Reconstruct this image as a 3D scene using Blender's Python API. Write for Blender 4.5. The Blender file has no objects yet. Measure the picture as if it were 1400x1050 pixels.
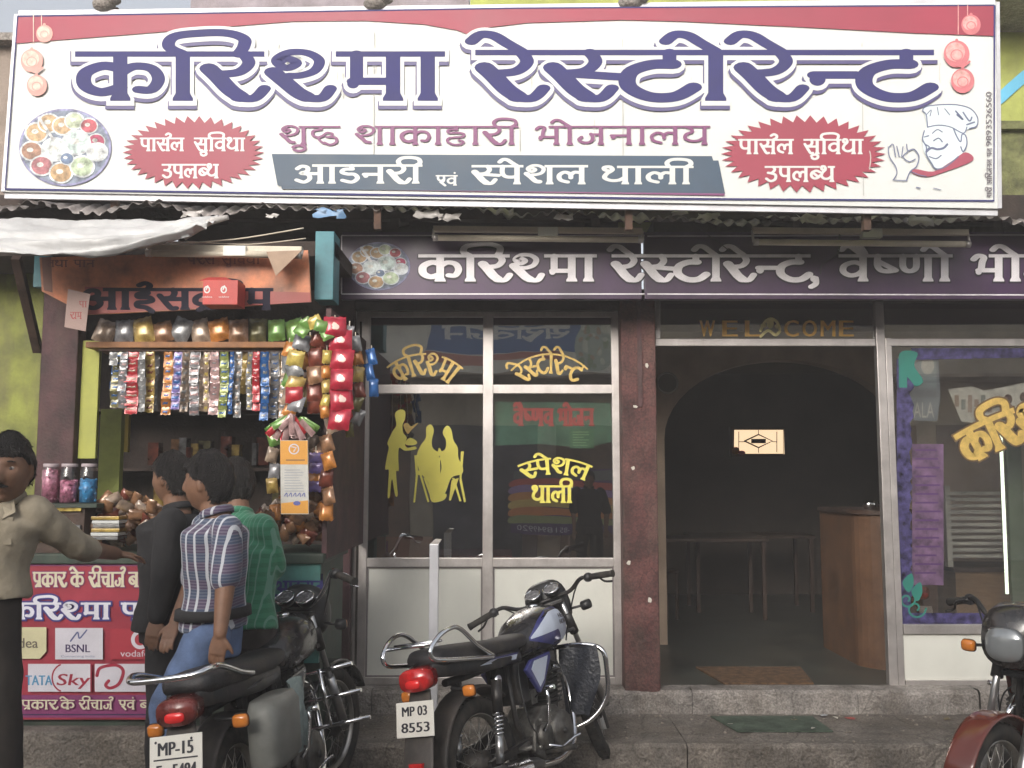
import bpy, bmesh, math, random
from math import sin, cos, pi, radians
from mathutils import Vector, Matrix
random.seed(7)
SC = bpy.context.scene
COL = SC.collection
# ---------------------------------------------------------------- camera, world, sun, exposure
HAZE = .0105; EYE = 1.54; FPX = 1300.0; PITCH = radians(5.7)
cam_d = bpy.data.cameras.new('camera'); cam = bpy.data.objects.new('camera', cam_d); COL.objects.link(cam)
cam_d.lens = FPX/1400*36; cam_d.sensor_width = 36; cam_d.clip_start = 0.05; cam_d.clip_end = 600
cam.location = (0, 0, EYE); cam.rotation_euler = (pi/2+PITCH, 0, 0)
SC.camera = cam
W = bpy.data.worlds.new('World'); SC.world = W; W.use_nodes = True
SUN_EL, SUN_AZ = radians(23), radians(200)      # the sun stands high behind the camera, veiled
nt = W.node_tree; sky = nt.nodes.new('ShaderNodeTexSky'); sky.sky_type = 'NISHITA'; sky.sun_disc = False
sky.sun_elevation = SUN_EL; sky.sun_rotation = SUN_AZ; sky.air_density = 1.0; sky.dust_density = 5.0; sky.ozone_density = 1.0
hs = nt.nodes.new('ShaderNodeHueSaturation'); hs.inputs['Saturation'].default_value = 0.35
nt.links.new(sky.outputs[0], hs.inputs['Color']); nt.links.new(hs.outputs[0], nt.nodes['Background'].inputs[0])
nt.nodes['Background'].inputs[1].default_value = 0.15
sd = bpy.data.lights.new('sun', 'SUN'); sd.energy = .85; sd.angle = radians(25); sd.color = (1, .95, .87)
so = bpy.data.objects.new('sun', sd); COL.objects.link(so)
so.rotation_euler = (radians(90)-SUN_EL, 0, -radians(20))
SC.view_settings.view_transform = 'Standard'; SC.view_settings.look = 'None'
SC.view_settings.exposure = 0.80; SC.view_settings.gamma = 1.0; SC.view_settings.use_curve_mapping = False
SC.render.engine = 'CYCLES'
SC.cycles.max_bounces = 8; SC.cycles.transparent_max_bounces = 12
# ---------------------------------------------------------------- measuring helpers (1400x1050 picture -> point at distance Y)
def P(px, py, Y):
    u = (px-700)/FPX; v = (525-py)/FPX
    dy = cos(PITCH)-v*sin(PITCH); dz = sin(PITCH)+v*cos(PITCH)
    t = Y/dy
    return Vector((u*t, Y, EYE+dz*t))
def Z(py, Y): return P(700, py, Y).z
def X(px, Y, py=650): return P(px, py, Y).x
def PP(px, py, pl):
    o, n = pl
    d = P(px, py, 1.0)-Vector((0, 0, EYE)); c = Vector((0, 0, EYE))
    t = (o-c).dot(n)/d.dot(n)
    return c+d*t
# ---------------------------------------------------------------- materials
MATS = {}
def mat(name, col, rough=.6, metal=0., n=.12, ns=6., bump=.0, bs=60., spec=.5, coat=0., emit=0., dirt=0., sheen=0., col2=None, crack=0.):
    if name in MATS: return MATS[name]
    m = bpy.data.materials.new(name); m.use_nodes = True; t = m.node_tree; b = t.nodes['Principled BSDF']
    b.inputs['Roughness'].default_value = rough; b.inputs['Metallic'].default_value = metal
    b.inputs['Specular IOR Level'].default_value = spec; b.inputs['Coat Weight'].default_value = coat
    if sheen: b.inputs['Sheen Weight'].default_value = sheen
    tc = t.nodes.new('ShaderNodeTexCoord')
    c4 = (*col, 1)
    if n or col2:
        nz = t.nodes.new('ShaderNodeTexNoise'); nz.inputs['Scale'].default_value = ns; nz.inputs['Detail'].default_value = 6
        nz.inputs['Roughness'].default_value = .62
        t.links.new(tc.outputs['Object'], nz.inputs['Vector'])
        rp = t.nodes.new('ShaderNodeValToRGB'); rp.color_ramp.elements[0].position = .3; rp.color_ramp.elements[1].position = .7
        rp.color_ramp.elements[0].color = (*[max(0, c*(1-2*n)) for c in (col2 or col)], 1)
        rp.color_ramp.elements[1].color = (*[min(1, c*(1+n)) for c in col], 1)
        t.links.new(nz.outputs['Fac'], rp.inputs[0]); out = rp.outputs[0]
        if dirt:
            n2 = t.nodes.new('ShaderNodeTexNoise'); n2.inputs['Scale'].default_value = ns*.45; n2.inputs['Detail'].default_value = 9; n2.inputs['Roughness'].default_value = .75
            mp = t.nodes.new('ShaderNodeMapping'); mp.inputs['Scale'].default_value = (1.6, 1.6, .45); mp.inputs['Location'].default_value = (3, 7, 1)
            t.links.new(tc.outputs['Object'], mp.inputs[0]); t.links.new(mp.outputs[0], n2.inputs['Vector'])
            r2 = t.nodes.new('ShaderNodeValToRGB'); r2.color_ramp.elements[0].position = .45; r2.color_ramp.elements[1].position = .72
            t.links.new(n2.outputs['Fac'], r2.inputs[0])
            ml = t.nodes.new('ShaderNodeMath'); ml.operation = 'MULTIPLY'; ml.inputs[1].default_value = dirt; t.links.new(r2.outputs[0], ml.inputs[0])
            mx = t.nodes.new('ShaderNodeMix'); mx.data_type = 'RGBA'; t.links.new(ml.outputs[0], mx.inputs[0]); t.links.new(out, mx.inputs[6])
            mx.inputs[7].default_value = (.12, .095, .07, 1); out = mx.outputs[2]
        if crack:
            wn = t.nodes.new('ShaderNodeTexNoise'); wn.inputs['Scale'].default_value = 7; wn.inputs['Detail'].default_value = 4; t.links.new(tc.outputs['Object'], wn.inputs['Vector'])
            wa = t.nodes.new('ShaderNodeMix'); wa.data_type = 'VECTOR'; wa.inputs[0].default_value = .16; t.links.new(tc.outputs['Object'], wa.inputs[4]); t.links.new(wn.outputs['Color'], wa.inputs[5])
            vo = t.nodes.new('ShaderNodeTexVoronoi'); vo.feature = 'DISTANCE_TO_EDGE'; vo.inputs['Scale'].default_value = crack; t.links.new(wa.outputs[1], vo.inputs['Vector'])
            cr = t.nodes.new('ShaderNodeValToRGB'); cr.color_ramp.elements[0].position = .0; cr.color_ramp.elements[1].position = .018; cr.color_ramp.elements[0].color = (.25, .25, .25, 1); t.links.new(vo.outputs['Distance'], cr.inputs[0])
            cm = t.nodes.new('ShaderNodeMix'); cm.data_type = 'RGBA'; cm.blend_type = 'MULTIPLY'; t.links.new(nz.outputs['Fac'], cm.inputs[0]); t.links.new(out, cm.inputs[6]); t.links.new(cr.outputs[0], cm.inputs[7]); out = cm.outputs[2]
            fn = t.nodes.new('ShaderNodeTexNoise'); fn.inputs['Scale'].default_value = 90; fn.inputs['Detail'].default_value = 3; t.links.new(tc.outputs['Object'], fn.inputs['Vector'])
            fr_ = t.nodes.new('ShaderNodeMapRange'); fr_.inputs[1].default_value = .3; fr_.inputs[2].default_value = .7; fr_.inputs[3].default_value = .6; fr_.inputs[4].default_value = 1.3; t.links.new(fn.outputs['Fac'], fr_.inputs[0])
            fm = t.nodes.new('ShaderNodeVectorMath'); fm.operation = 'SCALE'; t.links.new(out, fm.inputs[0]); t.links.new(fr_.outputs[0], fm.inputs['Scale']); out = fm.outputs[0]
        t.links.new(out, b.inputs['Base Color'])
        if not metal or rough > .15:
            mr = t.nodes.new('ShaderNodeMapRange'); mr.inputs[3].default_value = max(.02, rough-.1); mr.inputs[4].default_value = min(1, rough+.12)
            t.links.new(nz.outputs['Fac'], mr.inputs[0]); t.links.new(mr.outputs[0], b.inputs['Roughness'])
    else: b.inputs['Base Color'].default_value = c4
    if emit:
        b.inputs['Emission Color'].default_value = c4; b.inputs['Emission Strength'].default_value = emit
    if bump:
        nb = t.nodes.new('ShaderNodeTexNoise'); nb.inputs['Scale'].default_value = bs; nb.inputs['Detail'].default_value = 5
        t.links.new(tc.outputs['Object'], nb.inputs['Vector'])
        bp = t.nodes.new('ShaderNodeBump'); bp.inputs['Strength'].default_value = bump; bp.inputs['Distance'].default_value = .02
        t.links.new(nb.outputs['Fac'], bp.inputs['Height']); t.links.new(bp.outputs[0], b.inputs['Normal'])
    MATS[name] = m; return m
def glass_mat(name, tint=(.93, .94, .94), refl=1.0, rough=.0, ior=1.6):
    m = bpy.data.materials.new(name); m.use_nodes = True; t = m.node_tree; t.nodes.clear()
    o = t.nodes.new('ShaderNodeOutputMaterial'); mx = t.nodes.new('ShaderNodeMixShader')
    tr = t.nodes.new('ShaderNodeBsdfTransparent'); tr.inputs[0].default_value = (*tint, 1)
    gl = t.nodes.new('ShaderNodeBsdfGlossy'); gl.inputs['Roughness'].default_value = rough; gl.inputs[0].default_value = (refl, refl, refl, 1)
    fr = t.nodes.new('ShaderNodeFresnel'); fr.inputs[0].default_value = ior
    nz = t.nodes.new('ShaderNodeTexNoise'); nz.inputs['Scale'].default_value = 1.3
    bp = t.nodes.new('ShaderNodeBump'); bp.inputs['Strength'].default_value = .06; bp.inputs['Distance'].default_value = .03
    t.links.new(nz.outputs['Fac'], bp.inputs['Height']); t.links.new(bp.outputs[0], gl.inputs['Normal'])
    gm = t.nodes.new('ShaderNodeNewGeometry'); iv = t.nodes.new('ShaderNodeMath'); iv.operation = 'SUBTRACT'; iv.inputs[0].default_value = 1; t.links.new(gm.outputs['Backfacing'], iv.inputs[1])
    mu = t.nodes.new('ShaderNodeMath'); mu.operation = 'MULTIPLY'; t.links.new(fr.outputs[0], mu.inputs[0]); t.links.new(iv.outputs[0], mu.inputs[1])
    t.links.new(mu.outputs[0], mx.inputs[0]); t.links.new(tr.outputs[0], mx.inputs[1]); t.links.new(gl.outputs[0], mx.inputs[2])
    t.links.new(mx.outputs[0], o.inputs[0]); return m
# ---------------------------------------------------------------- mesh builder
class MB:
    def __init__(s): s.v = []; s.f = []; s.m = []; s.sm = []
    def add(s, vs, fs, mi=0, smooth=False):
        b = len(s.v); s.v += [tuple(p) for p in vs]
        for f in fs: s.f.append([i+b for i in f]); s.m.append(mi); s.sm.append(smooth)
        return s
    def quad(s, a, b, c, d, mi=0): return s.add([a, b, c, d], [(0, 1, 2, 3)], mi)
    def poly(s, pts, mi=0): return s.add(pts, [list(range(len(pts)))], mi)
    def box(s, a, b, mi=0):
        x0, x1 = sorted((a[0], b[0])); y0, y1 = sorted((a[1], b[1])); z0, z1 = sorted((a[2], b[2]))
        vs = [(x0, y0, z0), (x1, y0, z0), (x1, y1, z0), (x0, y1, z0), (x0, y0, z1), (x1, y0, z1), (x1, y1, z1), (x0, y1, z1)]
        return s.add(vs, [(0, 3, 2, 1), (4, 5, 6, 7), (0, 1, 5, 4), (1, 2, 6, 5), (2, 3, 7, 6), (3, 0, 4, 7)], mi)
    def obox(s, c, ux, uy, uz, mi=0):
        c = Vector(c); ux = Vector(ux); uy = Vector(uy); uz = Vector(uz)
        vs = [c+ux*i+uy*j+uz*k for k in (-1, 1) for (i, j) in ((-1, -1), (1, -1), (1, 1), (-1, 1))]
        return s.add(vs, [(0, 3, 2, 1), (4, 5, 6, 7), (0, 1, 5, 4), (1, 2, 6, 5), (2, 3, 7, 6), (3, 0, 4, 7)], mi)
    def bar(s, a, b, w, h, mi=0, up=(0, 0, 1)):
        a = Vector(a); b = Vector(b); d = b-a; L = d.length; d.normalize(); up = Vector(up)
        if abs(d.dot(up)) > .95: up = Vector((0, 1, 0))
        sx = d.cross(up).normalized(); u = sx.cross(d).normalized()
        return s.obox((a+b)/2, d*L/2, sx*w/2, u*h/2, mi)
    def prism(s, pts, ext, mi=0):
        n = len(pts); ext = Vector(ext); a = [Vector(p) for p in pts]; b = [p+ext for p in a]
        fs = [list(range(n))[::-1], list(range(n, 2*n))]+[(i, (i+1) % n, n+(i+1) % n, n+i) for i in range(n)]
        return s.add(a+b, fs, mi)
    def tube(s, pts, r, mi=0, seg=8, cap=True, sq=1.0, ref=(0, 0, 1)):
        pts = [Vector(p) for p in pts]; n = len(pts)
        R = r if isinstance(r, (list, tuple)) else [r]*n
        vs = []; pu = None
        for i, p in enumerate(pts):
            d = (pts[min(i+1, n-1)]-pts[max(i-1, 0)])
            if d.length < 1e-9: d = Vector((0, 0, 1))
            d.normalize()
            if pu is None:
                pu = Vector(ref)
                if abs(d.dot(pu)) > .95: pu = Vector((0, 1, 0)) if abs(d.y) < .9 else Vector((1, 0, 0))
            sx = d.cross(pu).normalized(); pu = sx.cross(d).normalized()
            for k in range(seg):
                a = 2*pi*k/seg; vs.append(p+(sx*cos(a)+pu*sin(a)*sq)*R[i])
        fs = [(i*seg+k, i*seg+(k+1) % seg, (i+1)*seg+(k+1) % seg, (i+1)*seg+k) for i in range(n-1) for k in range(seg)]
        s.add(vs, fs, mi, True)
        if cap:
            b = len(s.v)-len(vs); s.f.append([b+k for k in range(seg)][::-1]); s.m.append(mi); s.sm.append(False)
            s.f.append([b+(n-1)*seg+k for k in range(seg)]); s.m.append(mi); s.sm.append(False)
        return s
    def cyl(s, a, b, r, mi=0, seg=16, r2=None): return s.tube([a, b], [r, r if r2 is None else r2], mi, seg)
    def lathe(s, c, ax, prof, mi=0, seg=20, a0=0, a1=2*pi):
        c = Vector(c); ax = Vector(ax).normalized(); u = ax.orthogonal().normalized(); w = ax.cross(u); full = abs(a1-a0-2*pi) < 1e-6
        ns = seg if full else seg+1; vs = []
        for (r, h) in prof:
            for k in range(ns):
                a = a0+(a1-a0)*k/seg; vs.append(c+ax*h+(u*cos(a)+w*sin(a))*r)
        fs = []
        for i in range(len(prof)-1):
            for k in range(seg):
                k2 = (k+1) % ns; fs.append((i*ns+k, i*ns+k2, (i+1)*ns+k2, (i+1)*ns+k))
        return s.add(vs, fs, mi, True)
    def sphere(s, c, r, mi=0, seg=12, rings=8, M=None):
        r = r if isinstance(r, (tuple, list)) else (r, r, r); c = Vector(c); vs = []
        for i in range(rings+1):
            t = pi*i/rings
            for k in range(seg):
                a = 2*pi*k/seg; p = Vector((r[0]*sin(t)*cos(a), r[1]*sin(t)*sin(a), r[2]*cos(t)))
                if M: p = M @ p
                vs.append(c+p)
        return s.add(vs, [(i*seg+k, (i+1)*seg+k, (i+1)*seg+(k+1) % seg, i*seg+(k+1) % seg) for i in range(rings) for k in range(seg)], mi, True)
    def loft(s, secs, mi=0, seg=16, cap=True, M=None):
        """secs: (centre, side vector, up vector, exponent)"""
        vs = []
        for (c, a, b, e) in secs:
            c = Vector(c); a = Vector(a); b = Vector(b)
            for k in range(seg):
                t = 2*pi*k/seg; ct, st = cos(t), sin(t)
                p = c+a*(abs(ct)**(2/e))*(1 if ct >= 0 else -1)+b*(abs(st)**(2/e))*(1 if st >= 0 else -1)
                vs.append(M @ p if M else p)
        n = len(secs); b0 = len(s.v)
        s.add(vs, [(i*seg+k, i*seg+(k+1) % seg, (i+1)*seg+(k+1) % seg, (i+1)*seg+k) for i in range(n-1) for k in range(seg)], mi, True)
        if cap:
            s.f.append([b0+k for k in range(seg)][::-1]); s.m.append(mi); s.sm.append(True)
            s.f.append([b0+(n-1)*seg+k for k in range(seg)]); s.m.append(mi); s.sm.append(True)
        return s
    def mesh(s, name, mats, bevel=0, fix=True):
        me = bpy.data.meshes.new(name); me.from_pydata(s.v, [], s.f)
        for m in (mats if isinstance(mats, (list, tuple)) else [mats]): me.materials.append(m)
        for p, mi, sm in zip(me.polygons, s.m, s.sm): p.material_index = mi; p.use_smooth = sm
        if fix or bevel:
            bm = bmesh.new(); bm.from_mesh(me)
            if bevel:
                ed = [e for e in bm.edges if len(e.link_faces) == 2 and e.calc_face_angle(0) > .6]
                bmesh.ops.bevel(bm, geom=ed, offset=bevel, segments=2, affect='EDGES', profile=.6, clamp_overlap=True)
            bmesh.ops.recalc_face_normals(bm, faces=bm.faces)
            bm.to_mesh(me); bm.free()
        return me
    def build(s, name, mats, parent=None, bevel=0, fix=True, loc=None, smooth_angle=None):
        me = s.mesh(name, mats, bevel, fix)
        if smooth_angle is not None:
            for p in me.polygons: p.use_smooth = True
            me.set_sharp_from_angle(angle=radians(smooth_angle))
        o = bpy.data.objects.new(name, me); COL.objects.link(o)
        if parent is not None:
            o.parent = parent
            if any(abs(c) > 0 for c in parent.location): o.matrix_parent_inverse = Matrix.Translation(-parent.location)
        if loc is not None: o.location = loc
        return o
def tag(o, label=None, cat=None, group=None, kind=None):
    if label: o['label'] = label
    if cat: o['category'] = cat
    if group: o['group'] = group
    if kind: o['kind'] = kind
    return o
def thing(name, label, cat, loc=(0, 0, 0), group=None, local=False):
    """Empty at the base of a thing; children are written in world space unless local"""
    o = bpy.data.objects.new(name, None); COL.objects.link(o); o.location = loc; o.empty_display_size = .1
    o['_w'] = 0 if local else 1
    return tag(o, label, cat, group)
def part(name, mb, mats, parent, bevel=0, label=None, **k):
    me = mb.mesh(name, mats, bevel, k.pop('fix', True))
    sa = k.pop('smooth_angle', None)
    if sa is not None:
        for p in me.polygons: p.use_smooth = True
        me.set_sharp_from_angle(angle=radians(sa))
    o = bpy.data.objects.new(name, me); COL.objects.link(o); o.parent = parent
    r = parent
    while r.parent: r = r.parent
    if r is parent and r.get('_w') == 1: o.matrix_parent_inverse = Matrix.Translation(-Vector(r.location))
    if label: o['label'] = label
    return o
def inst(me, name, parent, M):
    o = bpy.data.objects.new(name, me); COL.objects.link(o); o.parent = parent
    if parent is not None and parent.parent is None and parent.get('_w') == 1: o.matrix_parent_inverse = Matrix.Translation(-Vector(parent.location))
    o.matrix_basis = M; return o
def basis(c, x, y, z, s=1.0):
    M = Matrix.Identity(4)
    for i, a in enumerate((x, y, z)):
        a = Vector(a)
        for j in range(3): M[j][i] = a[j]*s
    for j in range(3): M[j][3] = c[j]
    return M
def crom(pts, n=8, closed=False):
    pts = [Vector(p) for p in pts]; N = len(pts); out = []
    if N < 3 and not closed: return pts
    rng = range(N if closed else N-1)
    for i in rng:
        if closed: a, b, c, d = pts[(i-1) % N], pts[i], pts[(i+1) % N], pts[(i+2) % N]
        else: a, b, c, d = pts[max(i-1, 0)], pts[i], pts[i+1], pts[min(i+2, N-1)]
        for k in range(n):
            t = k/n; out.append(.5*((2*b)+(c-a)*t+(2*a-5*b+4*c-d)*t*t+(3*b-a-3*c+d)*t**3))
    if not closed: out.append(pts[-1])
    return out

# ---------------------------------------------------------------- haze volume added to lift the blacks like lens veil
_hm = bpy.data.materials.new('veil_haze'); _hm.use_nodes = True; _hm.node_tree.nodes.clear(); _ho = _hm.node_tree.nodes.new('ShaderNodeOutputMaterial'); _hv = _hm.node_tree.nodes.new('ShaderNodeVolumePrincipled')
_hv.inputs['Density'].default_value = HAZE; _hv.inputs['Color'].default_value = (.95, .91, .89, 1); _hv.inputs['Anisotropy'].default_value = 0.0; _hm.node_tree.links.new(_hv.outputs[0], _ho.inputs['Volume'])
if HAZE:
    _h = MB().box((-25, -25, -1.3), (25, 25, 10.5)).build('haze', _hm); _h['kind'] = 'stuff'
# ---------------------------------------------------------------- Devanagari sign lettering drawn with a broad pen
# glyph: (advance, headline span or None, strokes, attach x).  stroke: ('c'|'l', points) or ('s', x) for a footed stem, ('d', x, y, r) a dot
def _ra(dx=0): return [('c', [(.5+dx, 1), (.56+dx, .8), (.44+dx, .6), (.18+dx, .55)]), ('c', [(.1+dx, .68), (.2+dx, .5), (.34+dx, .22), (.46+dx, .06)], 1.45), ('c', [(.42+dx, .04), (.62+dx, .03), (.74+dx, .24)])]
_sha = [('c', [(.15, .8), (.26, .9), (.37, .8), (.26, .69), (.15, .8), (.16, .92), (.3, 1.04), (.5, 1.02), (.63, .86), (.58, .64), (.42, .53), (.28, .52)], .85)]
_pa = ('c', [(.17, 1), (.16, .62), (.26, .42), (.44, .38), (.62, .42)])
_va = ('c', [(.62, .64), (.4, .74), (.16, .62), (.12, .38), (.28, .22), (.48, .26), (.62, .42)])
_dha = ('c', [(.27, .8), (.12, .84), (.12, 1.02), (.28, 1.02), (.32, .82), (.16, .62), (.1, .38), (.28, .2), (.52, .22), (.7, .4)])
G = {
 'क': (1.04, (0, 1.04), [('s', .52), ('c', [(.52, .68), (.32, .74), (.12, .58), (.12, .3), (.3, .16), (.52, .26)], 1.15), ('c', [(.52, .58), (.68, .73), (.88, .68), (.96, .45), (.88, .22), (.73, .22)])], .52),
 'र': (.74, (0, .74), _ra(), .5),
 'श्': (.82, None, _sha+[('c', [(.1, .6), (.24, .38), (.38, .16), (.48, .06)], 1.4), ('c', [(.46, .04), (.66, .03), (.76, .24)])], .5),
 'श': (1.02, (.66, 1.02), _sha+[('c', [(.1, .58), (.24, .38), (.38, .16), (.5, .12)], 1.2), ('s', .82)], .82),
 'म': (.86, (0, .86), [('s', .66), ('l', [(.24, 1), (.24, .42)]), ('d', .2, .34, .1), ('l', [(.2, .4), (.66, .4)])], .66),
 'ा': (.4, (0, .4), [('s', .2)], .2),
 'ट': (.86, (0, .86), [('l', [(.56, 1), (.56, .78)]), ('c', [(.6, .75), (.36, .74), (.14, .58), (.12, .28), (.34, .06), (.62, .06), (.82, .26)], 1.25)], .56),
 'स्': (.8, (0, .8), _ra()+[('l', [(.34, .54), (.84, .48)])], .5),
 'स': (1.0, (0, 1.0), [('c', [(.46, 1), (.5, .8), (.4, .6), (.16, .55)]), ('c', [(.08, .7), (.18, .5), (.3, .25), (.42, .05), (.54, .06)]), ('l', [(.34, .52), (.8, .52)]), ('s', .8)], .8),
 'न्': (.56, (0, .56), [('d', .16, .42, .13), ('l', [(.12, .52), (.58, .52)])], .3),
 'न': (.84, (0, .84), [('d', .17, .42, .12), ('l', [(.12, .5), (.64, .5)]), ('s', .64)], .64),
 'द्ध': (1.0, (0, 1.0), [('l', [(.36, 1), (.36, .84)]), ('c', [(.36, .84), (.13, .77), (.1, .54), (.26, .4), (.42, .48)], .9), ('c', [(.42, .48), (.56, .66), (.74, .6), (.66, .44), (.54, .42)], .75), ('c', [(.58, .42), (.84, .38), (.86, .12), (.66, -.02), (.48, .1)], .9), ('c', [(.26, .4), (.34, .2), (.46, .06)], .8)], .5),
 'ह': (.78, (0, .78), [('l', [(.38, 1), (.38, .84)]), ('c', [(.38, .86), (.14, .82), (.14, .66), (.4, .66), (.6, .6), (.58, .44), (.38, .4)], .85), ('c', [(.4, .4), (.16, .36), (.1, .18), (.26, .0), (.5, .0), (.6, .14), (.46, .24)], .8)], .4),
 'भ': (.9, (.46, .9), [('s', .7), ('c', [(.1, .86), (.2, 1), (.34, .94), (.3, .72), (.28, .42)]), ('d', .22, .34, .1), ('l', [(.22, .42), (.7, .42)])], .7),
 'ज': (.94, (0, .94), [('s', .74), ('l', [(.74, .56), (.44, .56)]), ('c', [(.44, .6), (.5, .36), (.42, .14), (.22, .1), (.08, .26), (.16, .42)])], .74),
 'ल': (1.0, (0, 1.0), [('s', .8), ('c', [(.36, .1), (.14, .22), (.1, .48), (.26, .66), (.44, .56), (.46, .34)]), ('c', [(.45, .5), (.58, .66), (.8, .62)])], .8),
 'य': (.86, (0, .86), [('s', .68), ('c', [(.14, 1), (.28, .88), (.3, .7), (.14, .58), (.1, .34), (.28, .2), (.5, .22), (.68, .4)])], .68),
 'अ': (1.04, (.6, 1.04), [('s', .86), ('c', [(.12, .82), (.26, .96), (.44, .9), (.44, .68), (.24, .56), (.46, .5), (.52, .26), (.34, .06), (.1, .18)]), ('l', [(.4, .54), (.86, .54)])], .86),
 'ड': (.72, (0, .72), [('l', [(.44, 1), (.44, .82)]), ('c', [(.46, .8), (.2, .78), (.12, .62), (.3, .52), (.52, .5), (.62, .28), (.44, .06), (.14, .16)])], .44),
 'इ': (.7, (0, .7), [('l', [(.42, 1), (.42, .84)]), ('c', [(.44, .82), (.18, .78), (.18, .62), (.48, .6), (.56, .44), (.36, .36), (.16, .34), (.16, .16), (.4, .08), (.56, -.1)])], .42),
 'ई': (.7, (0, .7), [('l', [(.42, 1), (.42, .84)]), ('c', [(.44, .82), (.18, .78), (.18, .62), (.48, .6), (.56, .44), (.36, .36), (.16, .34), (.16, .16), (.4, .08), (.56, -.1)]), ('c', [(.42, 1), (.5, 1.2), (.36, 1.32), (.2, 1.22)])], .42),
 'उ': (.76, (0, .76), [('c', [(.5, 1), (.58, .82), (.42, .6), (.2, .6)]), ('c', [(.34, .58), (.62, .46), (.6, .16), (.34, .04), (.1, .2)])], .5),
 'ए': (.78, (0, .78), [('c', [(.2, 1), (.17, .74), (.26, .54), (.44, .52), (.6, .62)]), ('c', [(.6, 1), (.61, .6), (.54, .38), (.36, .34)]), ('c', [(.36, .34), (.5, .2), (.68, -.02)], 1.2)], .6),
 'व': (.82, (0, .82), [('s', .62), _va], .62),
 'ब': (.82, (0, .82), [('s', .62), _va, ('l', [(.22, .6), (.52, .32)])], .62),
 'ब्': (.6, (0, .6), [_va, ('l', [(.22, .6), (.52, .32)])], .62),
 'प': (.82, (0, .82), [('s', .62), _pa], .62),
 'प्र': (.82, (0, .82), [('s', .62), _pa, ('l', [(.6, .34), (.3, .02)])], .62),
 'क्र': (1.04, (0, 1.04), [('s', .52), ('c', [(.52, .68), (.32, .74), (.12, .58), (.12, .34), (.3, .26), (.52, .34)]), ('c', [(.52, .58), (.68, .73), (.88, .68), (.96, .45), (.88, .22), (.73, .22)]), ('l', [(.5, .3), (.2, -.02)])], .52),
 'ष्': (.64, (0, .64), [_pa, ('l', [(.18, .78), (.58, .46)])], .6),
 'ण': (1.02, (0, 1.02), [('c', [(.17, 1), (.16, .62), (.24, .42), (.4, .4), (.5, .56), (.5, 1)]), ('s', .8)], .8),
 'थ': (.88, (.46, .88), [('s', .7), ('c', [(.22, .76), (.1, .84), (.1, .98), (.26, 1.0), (.32, .82), (.16, .6), (.1, .36), (.28, .2), (.52, .22), (.7, .4)])], .7),
 'ध': (.88, (.46, .88), [('s', .7), _dha], .7),
 'च': (.86, (0, .86), [('s', .68), ('l', [(.08, .7), (.68, .7)]), ('c', [(.2, .68), (.2, .38), (.4, .18), (.58, .3), (.6, .5)])], .68),
 'त': (.78, (0, .78), [('s', .6), ('c', [(.6, .6), (.36, .64), (.14, .46), (.18, .16), (.3, .06)])], .6),
 'ग': (.8, (0, .8), [('s', .62), ('c', [(.2, 1), (.22, .5), (.12, .3), (.28, .26)])], .62),
 ',': (.4, None, [('d', .14, .08, .13), ('c', [(.2, .1), (.2, -.12), (.06, -.24)])], .2),
 '.': (.3, None, [('d', .14, .08, .1)], .1), '-': (.5, None, [('l', [(.08, .45), (.42, .45)])], .2),
}
def _flag(x): return [('c', [(x, 1.02), (x-.16, 1.2), (x-.3, 1.36), (x-.44, 1.38), (x-.54, 1.24)])]
MARK = {'े': lambda x: _flag(x), 'ै': lambda x: _flag(x)+[('c', [(x+.06, 1.04), (x+.0, 1.22), (x-.1, 1.4)])],
 'ं': lambda x: [('d', x-.02, 1.3, .1)], 'र्': lambda x: [('c', [(x, 1.02), (x+.18, 1.14), (x+.2, 1.3), (x+.04, 1.4), (x-.12, 1.3)])],
 'ु': lambda x: [('c', [(x-.34, -.16), (x-.18, -.06), (x+.02, -.12), (x+.02, -.3), (x-.16, -.38), (x-.3, -.3)])]}
def layout(tokens, gap=0.0):
    """tokens separated by spaces inside a word, '|' is a word space -> (strokes, width)"""
    out = []; x = 0.; hl = []; last = None; toks = tokens.split(' ')
    def put(st, dx):
        for s in st:
            if s[0] == 's': out.append(('s', s[1]+dx))
            elif s[0] == 'd': out.append(('d', s[1]+dx, s[2], s[3]))
            else: out.append((s[0], [(a+dx, b) for a, b in s[1]], s[2] if len(s) > 2 else 1.))
    i = 0
    while i < len(toks):
        t = toks[i]
        if t == '|': x += .55; last = None
        elif t in MARK: put(MARK[t](last), 0)
        elif t == 'ि':
            nw = sum(G[k][0] for k in toks[i+1:i+2]); at = G[toks[i+1]][3]
            put([('s', .2), ('c', [(.2, 1), (.04, 1.16), (.1, 1.38), (.4, 1.46), (.36+at*.7, 1.46), (.4+at, 1.34), (.4+at, 1.16), (.34+at, 1.0)])], x)
            hl.append((x, x+.4)); x += .4
        elif t == 'ी':
            put([('s', .2), ('c', [(.2, 1), (.34, 1.16), (.28, 1.38), (.02, 1.46), (-.24, 1.42), (-.36, 1.24), (-.3, 1.02)])], x)
            hl.append((x, x+.42)); last = x+.2; x += .42
        elif t == 'ो':
            put([('s', .2)]+_flag(.2), x); hl.append((x, x+.4)); last = x+.2; x += .4
        else:
            a, h, st, at = G[t]; put(st, x)
            if h: hl.append((x+h[0], x+h[1]))
            last = x+at; x += a+gap
        i += 1
    m = []
    for a, b in hl:
        if m and a-m[-1][1] < .12: m[-1][1] = b
        else: m.append([a, b])
    for a, b in m: out.append(('h', [(a, 1.), (b, 1.)]))
    return out, x
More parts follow.
